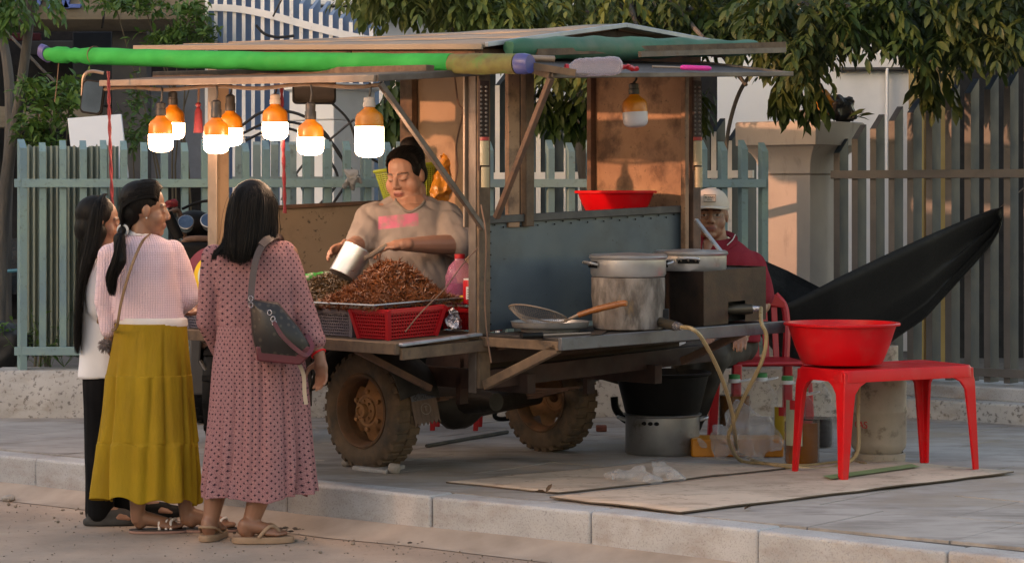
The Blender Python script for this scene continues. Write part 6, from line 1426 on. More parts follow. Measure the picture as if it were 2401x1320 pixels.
mb = MB(); mb.ell(p(592, 478, -.005), (.100, .108, .108)); mb.cap(p(590, 510, -.05), p(575, 585, -.10), .075, .045); mb.cap(p(610, 505, -.03), p(622, 550, -.07), .06, .035)
b = blob(mb, .007, 3); b.build('hair_mass', m_hair, pe, angle=180)
gd = [[p(590, 424, 0), p(548, 450, -.03), p(531, 505, -.05), p(526, 560, -.09), p(502, 598, -.12)], [p(592, 423, -.02), p(556, 452, -.09), p(546, 512, -.12), p(543, 572, -.15), p(545, 616, -.155)], [p(592, 422, -.03), p(588, 456, -.118), p(582, 520, -.145), p(576, 580, -.165), p(566, 622, -.165)], [p(594, 423, -.03), p(618, 456, -.105), p(618, 520, -.135), p(610, 572, -.15), p(596, 606, -.15)], [p(596, 425, 0), p(638, 462, -.03), p(644, 515, -.065), p(643, 548, -.10), p(636, 566, -.11)], [p(597, 426, .02), p(646, 470, .02), p(646, 515, -.01), p(644, 540, -.05), p(640, 556, -.09)]]
strands(gd, 2200, .0013, .0055, 3).build('hair', m_hair, pe, angle=180); strands(gd, 70, .0007, .016, 13).build('flyaway_hair', m_hair, pe)
strands([[p(534, 540, -.07), p(520, 572, -.11), p(503, 590, -.12), p(497, 610, -.12)], [p(536, 545, -.09), p(526, 575, -.12), p(510, 592, -.13), p(503, 612, -.13)]], 160, .0012, .004, 4).build('loose_lock', m_hair, pe)
m_sand = mk('tan_sandal', (.36, .23, .15), (.30, .19, .12), sc=20, rough=.6)
for hl, d, nm in ((LH, (.18, 1), 0), (RH, (1, .12), 1)):
    D = V((d[0], d[1], 0)).normalized(); l = V((-D.y, D.x, 0)); o = sole(MB(), hl - D * .012, d, .245, .098, .028, .002).build('sandal', m_sand, pe, bevel=.003); h = hl * V((1, 1, 0)) + UP * .03
    if nm: 
        for sx in (-1, 1): MB().tube(curve([h + D * .09 + l * sx * .045, h + D * .135 + l * sx * .036 + UP * .045, h + D * .165 + l * sx * .012 + UP * .035, h + D * .185 + UP * .008], 5), .008, 8).build('strap', m_sand, o)
    else:
        MB().tube(curve([h + D * .09 - l * .044, h + D * .02 - l * .036 + UP * .03, h - D * .008 + UP * .036, h + D * .02 + l * .036 + UP * .03, h + D * .09 + l * .044], 5), .006, 8).build('strap', m_sand, o)
# bracelet, handbag, cream scarf
wb_ = lerp(ER, WR, .9); dd = (WR - ER).normalized(); ux = dd.orthogonal().normalized(); uy = dd.cross(ux)
tag(MB().tube([wb_ + (ux * math.cos(a) + uy * math.sin(a)) * .031 + dd * .006 * math.sin(a) for a in [2 * math.pi * k / 24 for k in range(25)]], .0045, 6).build('bracelet', m_red, loc=wb_), 'red cord bracelet on the dress wearer\'s right wrist', 'bracelet')
hb = thing('handbag', 'dark brown patterned handbag with a wine red base at the dress wearer\'s hip', 'handbag', p(655, 850, -.2))
def mono():
    t = NT('monogram_canvas'); b = t.b; p_ = t.pos((34, 34, 34)); vo = t.n('ShaderNodeTexVoronoi'); vo.inputs['Scale'].default_value = 1; vo.inputs['Randomness'].default_value = .3; t.l(p_, vo.inputs['Vector'])
    c = t.mix(t.rng(vo.outputs['Distance'], .22, .34, 1, 0), (.010, .008, .008), (.05, .04, .033)); c = t.mix(t.rng(t.noise(t.pos(), 9, 3), .35, .7, 0, .6), c, (.014, .012, .012)); t.l(c, b.inputs['Base Color']); b.inputs['Roughness'].default_value = .42; return t.m
m_mono = mono(); m_wine = mk('wine_leather', (.10, .012, .022), (.07, .010, .017), sc=9, rough=.4); m_strap = mk('brown_leather_strap', (.075, .048, .042), (.055, .036, .033), sc=9, rough=.45)
f_ = [(588, 704), (652, 712), (700, 768), (733, 822), (704, 848), (604, 838), (592, 780)]
fr0 = [p(x, y, -.285) for x, y in f_]; bk0 = [p(lerp(x, 655, .03), y, -.155) for x, y in f_]
mid = [lerp(lerp(a, b, .5), sum(fr0, V()) / 7, -.05) for a, b in zip(fr0, bk0)]
fc = sum(fr0, V()) / 7
mb = MB(); mb.loft([[lerp(q, fc, .8) + V((0, -.034, 0)) for q in fr0], [lerp(q, fc, .5) + V((0, -.028, 0)) for q in fr0], [lerp(q, fc, .2) + V((0, -.012, 0)) for q in fr0], fr0, mid, bk0]); mb.build('bag_body', m_mono, hb, bevel=.004, angle=60)
lo = [(599, 812), (726, 812), (734, 826), (704, 856), (603, 846)]
a = [p(x, y, -.297) for x, y in lo]; b_ = [p(x, y, -.15) for x, y in lo]; MB().loft([a, b_]).build('wine_base', m_wine, hb, bevel=.006)
def band(pts, wd, nrm, th=.003):
    pts = curve(pts, 6); mb = MB(); rings = []
    for i, q in enumerate(pts):
        d = (pts[min(i + 1, len(pts) - 1)] - pts[max(i - 1, 0)]).normalized(); n = V(nrm); n = (n - d * n.dot(d)).normalized(); s = d.cross(n); rings.append([q - s * wd / 2 - n * th, q + s * wd / 2 - n * th, q + s * wd / 2 + n * th, q - s * wd / 2 + n * th])
    return mb.loft(rings)
band([p(588, 712, -.255), p(591, 665, -.225), p(600, 610, -.20), p(616, 575, -.17), p(640, 556, -.11), p(656, 556, .0), p(662, 580, .10)], .028, (.1, -1, .25)).build('shoulder_strap', m_strap, hb)
band([p(612, 575, -.176), p(632, 556, -.125), p(650, 553, -.04), p(655, 575, .09)], .030, (.2, -1, .4)).build('shoulder_strap', m_strap, hb)
band([p(642, 755, -.325), p(660, 785, -.33), p(690, 815, -.325), p(718, 832, -.315), p(732, 812, -.29), p(720, 785, -.26)], .018, (.1, -1, .2)).build('grab_handle', m_wine, hb)
for x, y in ((588, 700), (588, 715), (632, 733), (640, 748), (643, 757)): MB().tube([p(x, y, -.325 if x > 600 else -.298) + V((math.cos(k * .524) * .009, 0, math.sin(k * .524) * .011)) for k in range(13)], .0022, 6).build('metal_ring', m_foil, hb)
m_strapc = mk('cream_fringe', (.42, .36, .29), rough=.9)
band([p(700, 850, -.17), p(712, 880, -.17), p(714, 920, -.165), p(718, 948, -.165)], .017, (0, -1, 0), .002).build('cream_cloth', m_strapc, None, loc=None)
o = bpy.data.objects['cream_cloth']; tag(o, 'cream fringed cloth hanging below the handbag', 'cloth')
# ============================================================ shopper in the pink sweater and mustard skirt
Y0 = 10.55; base = G(390, 1250, 0)
hc = p(341, 492); M = HM((.955, .30), R(-3)); mb = MB(); head(mb, hc, M, 1.05)
mb.cap(p(335, 520, .0), p(328, 575, .0), .050, .058); mb.cap(p(330, 600), p(350, 760), .09, .09); mb.cap(p(350, 760), p(350, 860), .1, .09)
mb.cap(p(330, 860), p(325, 1100), .07, .055); mb.cap(p(325, 1100), p(322, 1215), .05, .030); mb.cap(p(400, 860), p(432, 1080, .05), .07, .055); mb.cap(p(432, 1080, .05), p(438, 1215, .05), .052, .031)
LH, RH = V((p(312, 1240).x, 10.56, .018)), V((p(428, 1240).x, 10.60, .018)); foot(mb, LH, (1, .1)); foot(mb, RH, (1, .05), 1.05)
mb.cap(p(322, 1210), LH + V((.035, 0, .05)), .030, .032); mb.cap(p(438, 1210, .05), RH + V((.035, 0, .05)), .031, .032)
SR, ER, WR = p(405, 590, .03), p(438, 695, .05), p(415, 728, .20); SL, EL, WL = p(258, 600, -.02), p(246, 705, -.0), p(256, 785, .02)
mb.cap(p(330, 585), SR, .05, .048); mb.cap(SR, ER, .043, .037); mb.cap(ER, WR, .036, .025); mb.cap(p(320, 590), SL, .05, .048); mb.cap(SL, EL, .042, .036); mb.cap(EL, WL, .034, .024)
hand(mb, WR, (.8, .5, -.1), (0, -.4, .8), 1, .5, .92); hand(mb, WL, (.1, .1, -1), (.7, -.2, 0), -1, .7, .92)
pe = person('woman in a pink waffle-knit sweater and mustard skirt, hair in a ponytail', base, mb, hc, M, 1.05, (.27, .135, .085), .0050)
mb = MB(); ringloft(mb, rows3([(545, 300, 358), (556, 282, 378), (570, 262, 400), (590, 252, 412), (620, 248, 416), (670, 256, 420), (710, 262, 424), (745, 270, 432), (752, 272, 436)], Y0, .68))
mb.cap(SR + V((0, 0, -.01)), ER, .060, .058); mb.cap(ER, WR + V((0, -.03, 0)), .058, .042); mb.cap(SL, EL, .056, .048); mb.cap(EL, p(255, 772, .01), .046, .040)
b = blob(mb, .0072, 3, .5, folds(.004, 9, (1, 1, .8))); o = b.build('sweater', m_knit, pe, angle=180); setpat(o, [(q.x + .5 * (q.y - Y0), q.z) for q in b.v])
def tubering(R_, mat, nm, h):
    MB().loft([[c + V((hw * math.cos(a), dp * math.sin(a), 0)) for a in [2 * math.pi * k / 48 for k in range(48)]] for c, hw, dp in R_]).build(nm, mat, pe)
tubering(rows3([(744, 270, 434, 0, .70), (748, 272, 439, 0, .71), (760, 273, 441, 0, .71), (764, 275, 440, 0, .70)], Y0), m_rib, 'hem_band', 0)
tubering(rows3([(538, 306, 350, 0, .9), (541, 302, 355, 0, .9), (551, 294, 364, 0, .85), (555, 297, 361, 0, .8)], Y0), m_rib, 'collar_band', 0)
R_ = rows3([(758, 272, 436, 0, .72), (800, 266, 438, 0, .72), (876, 252, 444, 0, .7), (884, 249, 447, 0, .72), (960, 243, 452, 0, .7), (1035, 233, 459, 0, .68), (1042, 230, 461, 0, .70), (1105, 222, 466, 0, .68), (1166, 215, 470, 0, .66)], Y0)
def fo(t, a):
    tiers = ((0, .28, 13), (.28, .62, 10), (.62, 1.01, 8)); v = 0
    for t0, t1, k in tiers:
        if t0 <= t < t1: u = (t - t0) / (t1 - t0); v = .013 * (1 - u * .3) * math.sin(a * k * 2.1 + t0 * 9) * (1 - u) + .05 * u * math.sin(a * k + t0 * 5 + .8 * math.sin(a * 2)) + .014 * (1 - u) ** 3
    w = a + .3 * nz((math.cos(a) * 1.4, math.sin(a) * 1.4, t * 1.2 + 3), 1)
    return v * (.30 + .6 * t) + CRY(t, a) + t ** .8 * (.08 * (1 - abs(math.sin(w * 4.5 + .4))) - .02 + .04 * math.sin(w * 11)) + .008 * nz((math.cos(a) * 4, math.sin(a) * 4, t * 6), 1)
b, pat = skirt(R_, 110, 240, fo, lambda a: .05 * nz((math.cos(a) * 1.5, math.sin(a) * 1.5, 2), 1) + .012 * math.sin(a * 9), 2); o = b.build('skirt', m_must, pe, angle=180); s_ = o.modifiers.new('solid', 'SOLIDIFY'); s_.thickness = .003
E = lambda q, r: mb.ell(hc + M @ (V(q) * 1.05), [x * 1.05 for x in r], M, 18, 14)
mb = MB(); E((0, -.024, .040), (.081, .094, .084)); E((0, -.06, -.01), (.06, .055, .06)); mb.cap(p(300, 515, -.01), p(286, 545, -.05), .035, .022)
blob(mb, .006, 3).build('hair_mass', m_hair, pe, angle=180)
gd = []
for k in range(9):
    a = R(-65 + 150 * k / 8)     # from the far temple over the crown to the near temple and nape
    q = lambda y, x, z_: hc + M @ (V((x, y, z_)) * 1.05)
    sx = math.sin(a); cz = math.cos(a); gd.append([q(.072 - .03 * abs(sx), .066 * sx, .030 + .066 * cz), q(.045 - .02 * abs(sx), .080 * sx, .042 + .080 * cz), q(.015, .085 * sx, .043 + .086 * cz), q(-.05, .082 * sx, .03 + .085 * cz), q(-.105, .055 * sx, -.005 + .055 * cz), p(288, 543, -.05)])
strands(gd, 1300, .0012, .0026, 5, 11, .01).build('hair', m_hair, pe, angle=180)
pt = [p(290, 538, -.05), p(280, 560, -.13), p(268, 610, -.155), p(256, 650, -.15), p(262, 690, -.14)]
pt2 = [p(286, 538, -.05), p(292, 562, -.13), p(282, 612, -.155), p(272, 655, -.15), p(268, 696, -.14)]
mb = MB(); mb.cap(pt[1], pt2[2], .028, .028); mb.cap(pt2[2], lerp(pt[3], pt2[3], .5), .028, .02); blob(mb, .006, 2).build('ponytail_mass', m_hair, pe, angle=180)
strands([pt, [q + V((0, -.025, 0)) for q in pt], [lerp(a, b, .5) + V((0, -.035, 0)) for a, b in zip(pt, pt2)], pt2], 700, .0012, .006, 8).build('ponytail', m_hair, pe, angle=180); strands([pt, pt2], 40, .0007, .016, 15).build('flyaway_hair', m_hair, pe)
MB().tube([p(288, 540, -.055) + V((math.cos(a) * .022, -.3 * math.cos(a) * .02, math.sin(a) * .022)) for a in [2 * math.pi * k / 18 for k in range(19)]], .006, 8).build('hair_tie', m_whitep, pe)
MB().ell(hc + M @ V((.080, -.006, -.036)), (.004, .004, .004), None, 8, 6).build('earring', m_whitep, pe)
m_flip = mk('dark_insole', (.04, .025, .022), rough=.5); m_pinksole = mk('pink_sole', (.40, .22, .18), rough=.6)
for hl, d in ((LH, (1, .1)), (RH, (1, .05))):
    D = V((d[0], d[1], 0)).normalized(); l = V((-D.y, D.x, 0)); o = sole(MB(), hl - D * .01, d, .235, .085, .010, .002).build('sandal', m_pinksole, pe); sole(MB(), hl - D * .009, d, .233, .083, .006, .0125).build('insole', m_flip, o); h = hl * V((1, 1, 0)) + UP * .018
    for k in (.125, .155, .175): MB().tube(curve([h + D * k + l * .040, h + D * (k + .012) + l * .02 + UP * .040, h + D * (k - .01) - l * .02 + UP * .036, h + D * (k - .01) - l * .040], 5), .006, 8).build('strap', m_rib, o)
cbg = thing('crossbody_bag', 'small tan bag on a thin strap across the pink sweater', 'bag', p(240, 745, .05))
band([p(352, 548, -.02), p(335, 565, -.135), p(318, 600, -.185), p(300, 650, -.195), p(284, 710, -.185), p(274, 765, -.17), p(262, 775, -.05)], .011, (-.3, -1, .1)).build('strap', mk('tan_strap', (.20, .11, .05), rough=.5), cbg)
MB().box(p(243, 740, .05), (.04, .09, .075), Matrix.Rotation(R(10), 3, 'Y')).build('pouch', MATS['tan_strap'], cbg, bevel=.008)
mb = MB(); cpm = p(247, 808, -.02); random.seed(3)
mb.ell(cpm, (.022, .022, .024))
for k in range(160): d = V((random.gauss(0, 1), random.gauss(0, 1), random.gauss(0, 1))).normalized(); mb.tube([cpm + d * .018, cpm + d * .036 + V((0, 0, -.006))], [.002, .0006], 3, False)
tag(mb.build('fur_charm', mk('grey_fur', (.22, .19, .19), (.12, .08, .07), sc=30, rough=1), loc=cpm), 'furry grey key charm in the sweater wearer\'s left hand', 'charm')
# ============================================================ shopper in the white shirt
Y0 = 10.82; base = G(265, 1232, 0)
hc = p(236, 522); M = HM((.96, .22), R(-4)); mb = MB(); head(mb, hc, M, .98)
mb.cap(p(247, 545), p(240, 595), .047, .055); mb.cap(p(235, 620), p(235, 780), .07, .062); mb.cap(p(235, 780), p(232, 880), .062, .06); mb.cap(p(225, 880), p(224, 1190), .042, .034); mb.cap(p(250, 880, .08), p(282, 1190, .11), .042, .034)
SR, ER, WR = p(262, 625, .10), p(275, 720, .14), p(300, 770, .25); SL, EL, WL = p(222, 632, -.08), p(228, 725, -.07), p(255, 775, .0)
mb.cap(p(240, 605), SR, .045, .043); mb.cap(SR, ER, .040, .034); mb.cap(ER, WR, .033, .023); mb.cap(p(238, 605), SL, .045, .043); mb.cap(SL, EL, .040, .034); mb.cap(EL, WL, .033, .023)
hand(mb, WR, (.8, .4, -.2), (0, -.4, .8), 1, .5, .9); hand(mb, WL, (.8, .3, -.4), (.2, -.2, .8), -1, .6, .9)
foot(mb, V((p(215, 1230).x, 10.8, .02)), (1, .15)); foot(mb, V((p(295, 1205).x, 11.02, .02)), (1, .2)); mb.cap(p(222, 1180), V((p(222, 1200).x, 10.82, .07)), .035, .035); mb.cap(p(280, 1180, .1), V((p(300, 1205).x, 11.0, .07)), .035, .035)
pe = person('woman in a white shirt and black trousers with very long straight hair', base, mb, hc, M, .98, (.27, .135, .085), .0055)
mb = MB(); ringloft(mb, rows3([(578, 228, 268), (588, 215, 282), (605, 198, 292), (640, 188, 296), (700, 186, 290), (760, 188, 286), (820, 186, 284), (886, 184, 282)], Y0, .85)); mb.cap(SR, ER, .052, .046); mb.cap(ER, lerp(ER, WR, .3), .044, .04); mb.cap(SL, EL, .052, .048); mb.cap(EL, lerp(EL, WL, .3), .046, .04)
b = blob(mb, .008, 3, .5, folds(.006, 8, (1, 1, .5))); b.build('shirt', m_wshirt, pe, angle=180)
MB().loft([[c + V((hw * math.cos(a), dp * math.sin(a), 0)) for a in [2 * math.pi * k / 36 for k in range(36)]] for c, hw, dp in rows3([(566, 232, 266, 0, 1), (572, 230, 270, 0, 1), (584, 222, 278, 0, .95)], Y0)]).build('collar', m_wshirt, pe)
mb = MB(); ringloft(mb, rows3([(868, 196, 276, .03, .9), (900, 196, 276, .03, .85), (940, 198, 274, .03, .8)], Y0)); mb.cap(p(232, 900), p(233, 1200, 0), .074, .066); mb.cap(p(250, 910, .1), p(285, 1195, .12), .065, .06)
b = blob(mb, .008, 3, .5, folds(.006, 7, (1, 1, .35))); b.build('trousers', m_btrous, pe, angle=180)
for hx, dY, d, nm in ((207, -.02, (1, .15), m_shoe), (288, .20, (1, .2), m_black)):
    D = V((d[0], d[1], 0)).normalized(); h = V((p(hx, 1200).x, Y0 + dY, 0)); mb = MB(); sole(mb, h - D * .01, d, .25, .09, .03, .002); mb.cap(h + D * .04 + UP * .05, h + D * .16 + UP * .04, .045, .036); mb.cap(h + D * .15 + UP * .035, h + D * .215 + UP * .03, .038, .03); b = blob(mb, .006, 3); b.v = [V((q.x, q.y, max(q.z, .001))) for q in b.v]; b.build('shoe', nm, pe, angle=180)
E = lambda q, r: mb.ell(hc + M @ (V(q) * .98), [x * .98 for x in r], M, 18, 14)
mb = MB(); E((0, -.026, .038), (.083, .096, .088)); E((0, -.06, -.03), (.075, .06, .08)); mb.cap(p(228, 545, -.07), p(200, 630, -.10), .045, .026); mb.cap(p(200, 630, -.10), p(186, 720, -.09), .026, .012)
blob(mb, .007, 3).build('hair_mass', m_hair, pe, angle=180)
gd = [[p(246, 456, .03), p(206, 484, .03), p(189, 560, .02), p(185, 660, .0), p(180, 760, -.03), p(180, 830, -.05)], [p(248, 455, 0), p(212, 480, -.05), p(196, 560, -.06), p(188, 660, -.08), p(182, 760, -.09), p(184, 828, -.09)], [p(250, 455, -.02), p(226, 478, -.09), p(212, 555, -.12), p(196, 630, -.14), p(187, 710, -.13), p(184, 800, -.12)], [p(242, 456, -.03), p(238, 482, -.105), p(234, 545, -.13), p(216, 600, -.15), p(196, 655, -.14), p(188, 720, -.13)], [p(244, 457, -.03), p(246, 482, -.09), p(232, 525, -.115), p(228, 565, -.13), p(224, 598, -.14), p(206, 630, -.14)]]
strands(gd, 2000, .0013, .0055, 9, 13).build('hair', m_hair, pe, angle=180); strands(gd, 60, .0007, .014, 14, 13).build('flyaway_hair', m_hair, pe)
# ============================================================ the cook
Y0 = 11.66; base = V((p(955, 800).x, Y0, SW))
hc = p(952, 412); M = HM((-.50, -.87), R(-13), R(3)); mb = MB(); head(mb, hc, M, 1.14, 1.05)
mb.cap(p(968, 450, .01), p(965, 490, .02), .068, .075); mb.cap(p(965, 510), p(968, 700), .13, .14); mb.cap(p(940, 740), p(895, 1000), .085, .05); mb.cap(p(980, 740, .05), p(920, 1000, .06), .085, .05)
SL, EL, WL = p(1040, 512, .0), p(1072, 574, -.14), p(942, 574, -.40); SR, ER, WR = p(876, 512, -.02), p(842, 572, -.12), p(815, 578, -.34)
mb.cap(p(960, 500), SL, .07, .07); mb.cap(SL, EL, .06, .052); mb.cap(EL, lerp(EL, WL, .45), .052, .046); mb.cap(lerp(EL, WL, .45), WL, .046, .030); mb.cap(p(960, 500), SR, .07, .07); mb.cap(SR, ER, .058, .05); mb.cap(ER, WR, .048, .031)
hand(mb, WL, (-1, -.22, -.12), (.15, .25, -1), -1, .62, 1.0); hand(mb, WR, (-.6, -.45, -.15), (.7, -.3, -.55), 1, .5, 1.0)
foot(mb, V((p(892, 1000).x, 11.66, SW + .01)), (-.5, -.4)); foot(mb, V((p(922, 1000).x, 11.74, SW + .01)), (-.5, -.2)); mb.cap(p(895, 990), V((p(892, 1000).x, 11.66, SW + .06)), .045, .04); mb.cap(p(920, 990, .06), V((p(922, 1000).x, 11.74, SW + .06)), .045, .04)
pe = person('cook in a grey T-shirt with a pink print, pouring from a metal scoop', base, mb, hc, M, 1.13, (.40, .205, .14), .0046, True)
t = NT('grey_tee_pink_print'); b = t.b; sx = t.n('ShaderNodeSeparateXYZ'); t.l(t.pos(obj='pat'), sx.inputs[0]); nn = t.noise(t.pos(), 30, 4)
uu = t.math('ADD', sx.outputs[0], t.math('MULTIPLY', sx.outputs[1], -.22)); vv = sx.outputs[1]
inb = lambda s_, a, b_: t.math('MULTIPLY', t.rng(s_, a - .002, a + .002), t.rng(s_, b_ - .002, b_ + .002, 1, 0))
msk = t.math('MULTIPLY', t.math('MULTIPLY', inb(sx.outputs[0], P(886, 0, 11.5).x, P(981, 0, 11.5).x), inb(t.math('ADD', vv, t.math('MULTIPLY', sx.outputs[0], -.10)), P(0, 533, 11.5).z + .053, P(0, 503, 11.5).z + .053)), t.rng(nn, .36, .56, .35, 1))
col = t.mix(t.rng(t.noise(t.pos(), 5, 4), .35, .65), (.33, .275, .25), (.255, .21, .195)); col = t.mix(msk, col, (.56, .16, .25)); t.l(col, b.inputs['Base Color']); b.inputs['Roughness'].default_value = .9; b.inputs['Specular IOR Level'].default_value = .2; t.bump(t.noise(t.pos(), 160, 3), .2, .003); m_tee = t.m
mb = MB(); ringloft(mb, rows3([(462, 925, 1012, .03, .8), (474, 896, 1034, .01, .75), (492, 872, 1050, 0, .75), (530, 862, 1058, 0, .78), (590, 864, 1064, -.01, .82), (650, 866, 1068, -.01, .84), (720, 866, 1070, 0, .84)], Y0))
mb.cap(SL + V((0, 0, .005)), lerp(SL, EL, .85) + V((.01, 0, .005)), .088, .092); mb.cap(SR, lerp(SR, ER, .85), .085, .080)
def teefold(q, n):
    a = nz(V((q.x * 1.2 + q.z * .9, q.y, q.z * .5 - q.x * .5)), 9); return q + n * (.014 * (abs(a) * 2 - .5) + .004 * nz(q, 22))
b = blob(mb, .0075, 3, .5, teefold)
def neckline(b, xc, zf, slope, zb, y0, y1):
    def lim(q):
        t_ = min(max((q.y - y0) / (y1 - y0), 0), 1); t_ = t_ * t_ * (3 - 2 * t_); return lerp(zf + abs(q.x - xc) * slope, zb, t_)
    ins = []; outs = []
    for f in b.f:
        c_ = sum((b.v[i] for i in f), V()) / len(f); (ins if c_.z > lim(c_) else outs).append(f)
    k = MB(); used = sorted({i for f in ins for i in f}); mp = {i: j for j, i in enumerate(used)}; cen_ = sum((b.v[i] for i in used), V()) / len(used)
    k.v = [b.v[i] + (cen_ - b.v[i]).normalized() * .004 for i in used]; k.f = [tuple(mp[i] for i in f) for f in ins]
    ed = sorted(({i for f in ins for i in f} & {i for f in outs for i in f}), key=lambda i: math.atan2(b.v[i].y - cen_.y, b.v[i].x - cen_.x)); b.f = outs
    ring = [b.v[i] for i in ed]; n_ = len(ring); ring = [sum((ring[(j + d) % n_] for d in range(-5, 6)), V()) / 11 for j in range(0, n_, 2)]
    return k, ring + ring[:1]
ck, ring = neckline(b, p(962, 0, -.1).x, p(0, 503, -.12).z, .75, p(0, 458).z, Y0 - .12, Y0 + .03)
o = b.build('t_shirt', m_tee, pe, angle=180); setpat(o, [(q.x if q.y < Y0 + .05 else 99, q.z) for q in b.v])
MB().tube([q + UP * .001 for q in ring], .0075, 8).build('collar_band', mk('grey_rib', (.24, .205, .185), rough=.95, bump=.3, bs=200), pe)
o = ck.build('chest_skin', m_skin, pe, angle=180); setcol(o, [V((.40, .205, .14))] * len(ck.v))
mb = MB(); mb.cap(p(940, 745), p(895, 1010), .10, .07); mb.cap(p(980, 745, .05), p(920, 1010, .06), .10, .07); mb.cap(p(945, 735), p(1000, 735), .12, .12); blob(mb, .012, 3).build('trousers', m_btrous, pe, angle=180)
E = lambda q, r: mb.ell(hc + M @ (V(q) * 1.13), [x * 1.13 for x in r], M, 18, 14)
mb = MB(); E((0, -.022, .042), (.079, .088, .080)); E((0, -.05, .0), (.074, .055, .07)); E((.0, -.07, .120), (.045, .045, .036)); E((-.066, .008, .03), (.014, .03, .04)); E((.066, .008, .03), (.014, .03, .04))
blob(mb, .0055, 3).build('hair_mass', m_hair, pe, angle=180)
gd = []
for k in range(11):
    a = R(-88 + 176 * k / 10); q = lambda y, x, z_: hc + M @ (V((x, y, z_)) * 1.13); sx_ = math.sin(a); cz = math.cos(a)
    gd.append([q(.070 - .035 * abs(sx_) ** 2, .068 * sx_, .036 + .058 * cz), q(.045 - .03 * abs(sx_), .080 * sx_, .046 + .072 * cz), q(.012, .083 * sx_, .047 + .079 * cz), q(-.04, .080 * sx_, .05 + .078 * cz), q(-.085, .05 * sx_, .075 + .05 * cz), q(-.085, .01 * sx_, .125)])
strands(gd, 1200, .0012, .0024, 12, 10, .01).build('hair', m_hair, pe, angle=180)
# scoop in her hands
A0, A1 = p(803, 648, -.50), p(838, 586, -.46); ax = (A1 - A0).normalized(); Ms = ax.to_track_quat('Z', 'Y').to_matrix(); L = (A1 - A0).length * 1.03
scp = thing('metal_scoop', 'shiny cylindrical metal scoop tilted over the insects', 'scoop', A0)
r = .070; MB().lathe([(.001, 0), (r * .98, 0), (r, .006), (r, L * .93), (r * 1.02, L * .97), (r * 1.0, L), (r * .97, L), (r * .96, .01), (.001, .008)], 48, Ms, False, A0).build('cup', mk('polished_steel', (.60, .58, .57), (.52, .5, .5), sc=5, st=(1, 1, 6), metal=.9, rough=.36, bump=0), scp)
MB().tube([p(855, 606, -.52), p(868, 600, -.50), p(905, 576, -.43)], [.010, .012, .012], 10).build('handle', m_alu, scp)
# ============================================================ the seated man
Y0 = 12.72; base = V((p(1700, 900).x, Y0, SW))
hc = p(1667, 505); M = HM((-.10, -1), R(2)); mb = MB(); head(mb, hc, M, 1.14, .35)
mb.cap(p(1672, 530, .02), p(1680, 590, .04), .062, .07); mb.cap(p(1690, 620, .03), p(1700, 790, .05), .13, .13)
SL, EL, WL = p(1762, 622, .03), p(1788, 715, .0), p(1740, 790, -.2); SR, ER, WR = p(1618, 618, .03), p(1600, 720, .0), p(1650, 790, -.2)
mb.cap(p(1690, 600, .03), SL, .07, .062); mb.cap(SL, EL, .052, .044); mb.cap(EL, WL, .042, .03); mb.cap(p(1690, 600, .03), SR, .07, .062); mb.cap(SR, ER, .052, .044); mb.cap(ER, WR, .042, .03)
hand(mb, WL, (-.2, -1, -.2), (0, .2, -1), -1, .4); hand(mb, WR, (.2, -1, -.2), (0, .2, -1), 1, .4)
kL, kR = p(1676, 838, -.34), p(1612, 838, -.38); fL, fR = V((kL.x - .12, kL.y + .18, SW + .08)), V((kR.x - .08, kR.y + .2, SW + .08))
mb.cap(p(1725, 815, .05), kL, .085, .06); mb.cap(p(1675, 815, .05), kR, .085, .06); mb.cap(kL, fL, .055, .036); mb.cap(kR, fR, .055, .036); foot(mb, fL - UP * .075, (.1, -1)); foot(mb, fR - UP * .075, (-.1, -1))
pe = person('man in a red polo shirt and beige cap sitting behind the stoves', base, mb, hc, M, 1.14, (.30, .155, .10), .0046)
m_polo = mk('red_polo', (.27, .025, .04), (.21, .018, .03), sc=6, rough=.9, bump=.2, bs=150, spec=.2)
mb = MB(); ringloft(mb, rows3([(560, 1650, 1722, .05, .9), (572, 1632, 1742, .04, .8), (590, 1612, 1766, .03, .75), (615, 1600, 1780, .03, .75), (700, 1606, 1782, .04, .75), (800, 1606, 1782, .06, .8)], Y0)); mb.cap(SL, lerp(SL, EL, .75), .08, .078); mb.cap(SR, lerp(SR, ER, .75), .08, .078)
b = blob(mb, .009, 3, .5, folds(.006, 9, (1, 1, .6))); b.build('polo_shirt', m_polo, pe, angle=180)
band([p(1636, 585, -.09), p(1640, 570, -.06), p(1650, 552, .02), p(1680, 545, .10), p(1712, 550, .04), p(1722, 565, -.04), p(1700, 585, -.085), p(1680, 600, -.11)], .034, (0, -1, .9), .004).build('polo_collar', m_polo, pe)
MB().tube(curve([p(1705, 575, -.09), p(1718, 562, -.065), p(1724, 550, -.03)], 4), .0028, 6).build('collar_stripe', m_whitep, pe)
mb = MB(); mb.cap(p(1660, 575, -.045), p(1656, 605, -.09), .035, .022); b = blob(mb, .006, 2); o = b.build('chest_skin', m_skin, pe); setcol(o, [V((.30, .155, .10))] * len(b.v))
mb = MB(); mb.cap(p(1725, 815, .05), kL, .098, .075); mb.cap(p(1675, 815, .05), kR, .098, .075); mb.cap(kL, lerp(kL, fL, .9), .072, .065); mb.cap(kR, lerp(kR, fR, .9), .072, .065); mb.cap(p(1675, 810, .07), p(1730, 810, .07), .11, .11)
blob(mb, .01, 3, .5, folds(.008, 8)).build('trousers', mk('olive_grey_trousers', (.045, .038, .03), (.028, .024, .02), sc=8, rough=.85), pe, angle=180)
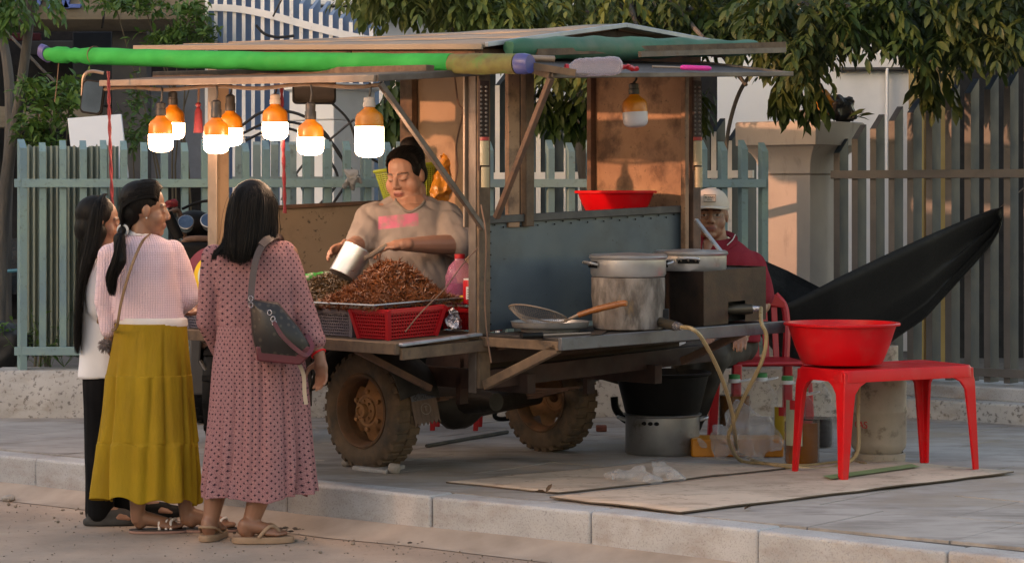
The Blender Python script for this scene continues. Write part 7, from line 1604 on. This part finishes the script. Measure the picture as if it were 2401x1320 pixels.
# short hair, cap, glasses
E = lambda q, r: mb.ell(hc + M @ (V(q) * 1.14), [x * 1.14 for x in r], M, 18, 14)
mb = MB(); E((0, -.03, .03), (.078, .085, .08)); E((0, -.05, -.02), (.070, .05, .05)); blob(mb, .006, 3).build('hair', m_hair, pe, angle=180)
cap_m = mk('beige_cotton', (.62, .55, .47), (.54, .47, .40), sc=9, rough=.9, bump=.2, bs=150)
q_ = lambda x, y, z_: hc + M @ (V((x, y, z_)) * 1.14)
rings = []
for t_ in range(9):
    a = t_ / 8 * math.pi / 2; k = math.cos(a) ** .75; zz = .032 + .092 * math.sin(a) ** .9
    rings.append([q_(.086 * k * math.cos(b_), -.010 + .104 * k * math.sin(b_) * (1.0), zz + (.006 * math.sin(b_))) for b_ in [2 * math.pi * j / 48 for j in range(48)]])
cp = MB().loft(rings).build('cap', cap_m, pe, angle=60)
rows = []
for j in range(17):
    b_ = R(20 + 140 * j / 16); k = math.sin((j / 16) * math.pi); rows.append([q_(.086 * math.cos(b_), -.010 + .104 * math.sin(b_), .036 + .004), q_(.088 * math.cos(b_), .02 + .105 * math.sin(b_) + .02 * k, .034 + .004 * k), q_(.086 * math.cos(b_) * 1.0, .03 + .10 * math.sin(b_) + .055 * k, .020 + .010 * k)])
o = MB().grid(rows).build('cap_visor', cap_m, cp); s_ = o.modifiers.new('solid', 'SOLIDIFY'); s_.thickness = .005
m_patch = mk('cap_patch', (.52, .45, .37), rough=.9); fx_ = M @ V((-1, 0, 0)); cpt = q_(.004, .0925, .076); upv = (M @ V((0, -.32, 1))).normalized()
fm = frame(cpt, fx_, upv); nrm_ = fm.to_3x3() @ V((0, 0, 1))
pat_ = MB().hexa([fm @ V((x, y, -.004)) for x, y in ((-.032, -.02), (.032, -.02), (.032, .02), (-.032, .02))], [fm @ V((x, y, .0022)) for x, y in ((-.032, -.02), (.032, -.02), (.032, .02), (-.032, .02))]).build('cap_patch', m_patch, cp)
bd = MB()
for x0, y0_, x1, y1_ in ((-.031, .019, .031, .019), (-.031, -.019, .031, -.019), (-.031, -.019, -.031, .019), (.031, -.019, .031, .019)): bd.bar(fm @ V((x0, y0_, .003)), fm @ V((x1, y1_, .003)), .0014, .0014, nrm_)
bd.build('patch_border', m_ink, pat_); fm2 = fm.copy(); fm2.translation = fm @ V((0, .003, .0026)); text('patch_lettering', 'BLEND', .017, m_ink, pat_, fm2, .0006)
fm2 = fm.copy(); fm2.translation = fm @ V((0, -.010, .0026)); text('patch_lettering', 'ORIGINAL', .006, m_ink, pat_, fm2, .0004)
gl = MB()
for k in (-1, 1): gl.tube([q_(k * .033 + .022 * math.cos(a), .090 - .006 * abs(math.cos(a)), -.003 + .016 * math.sin(a)) for a in [2 * math.pi * j / 24 for j in range(25)]], .0012, 5); gl.tube([q_(k * .055, .085, .002), q_(k * .078, .0, .004)], .0012, 5)
gl.tube([q_(-.011, .092, .0), q_(.011, .092, .0)], .0012, 5); gl.build('glasses', mk('thin_wire', (.25, .24, .23), metal=.8, rough=.35), pe)
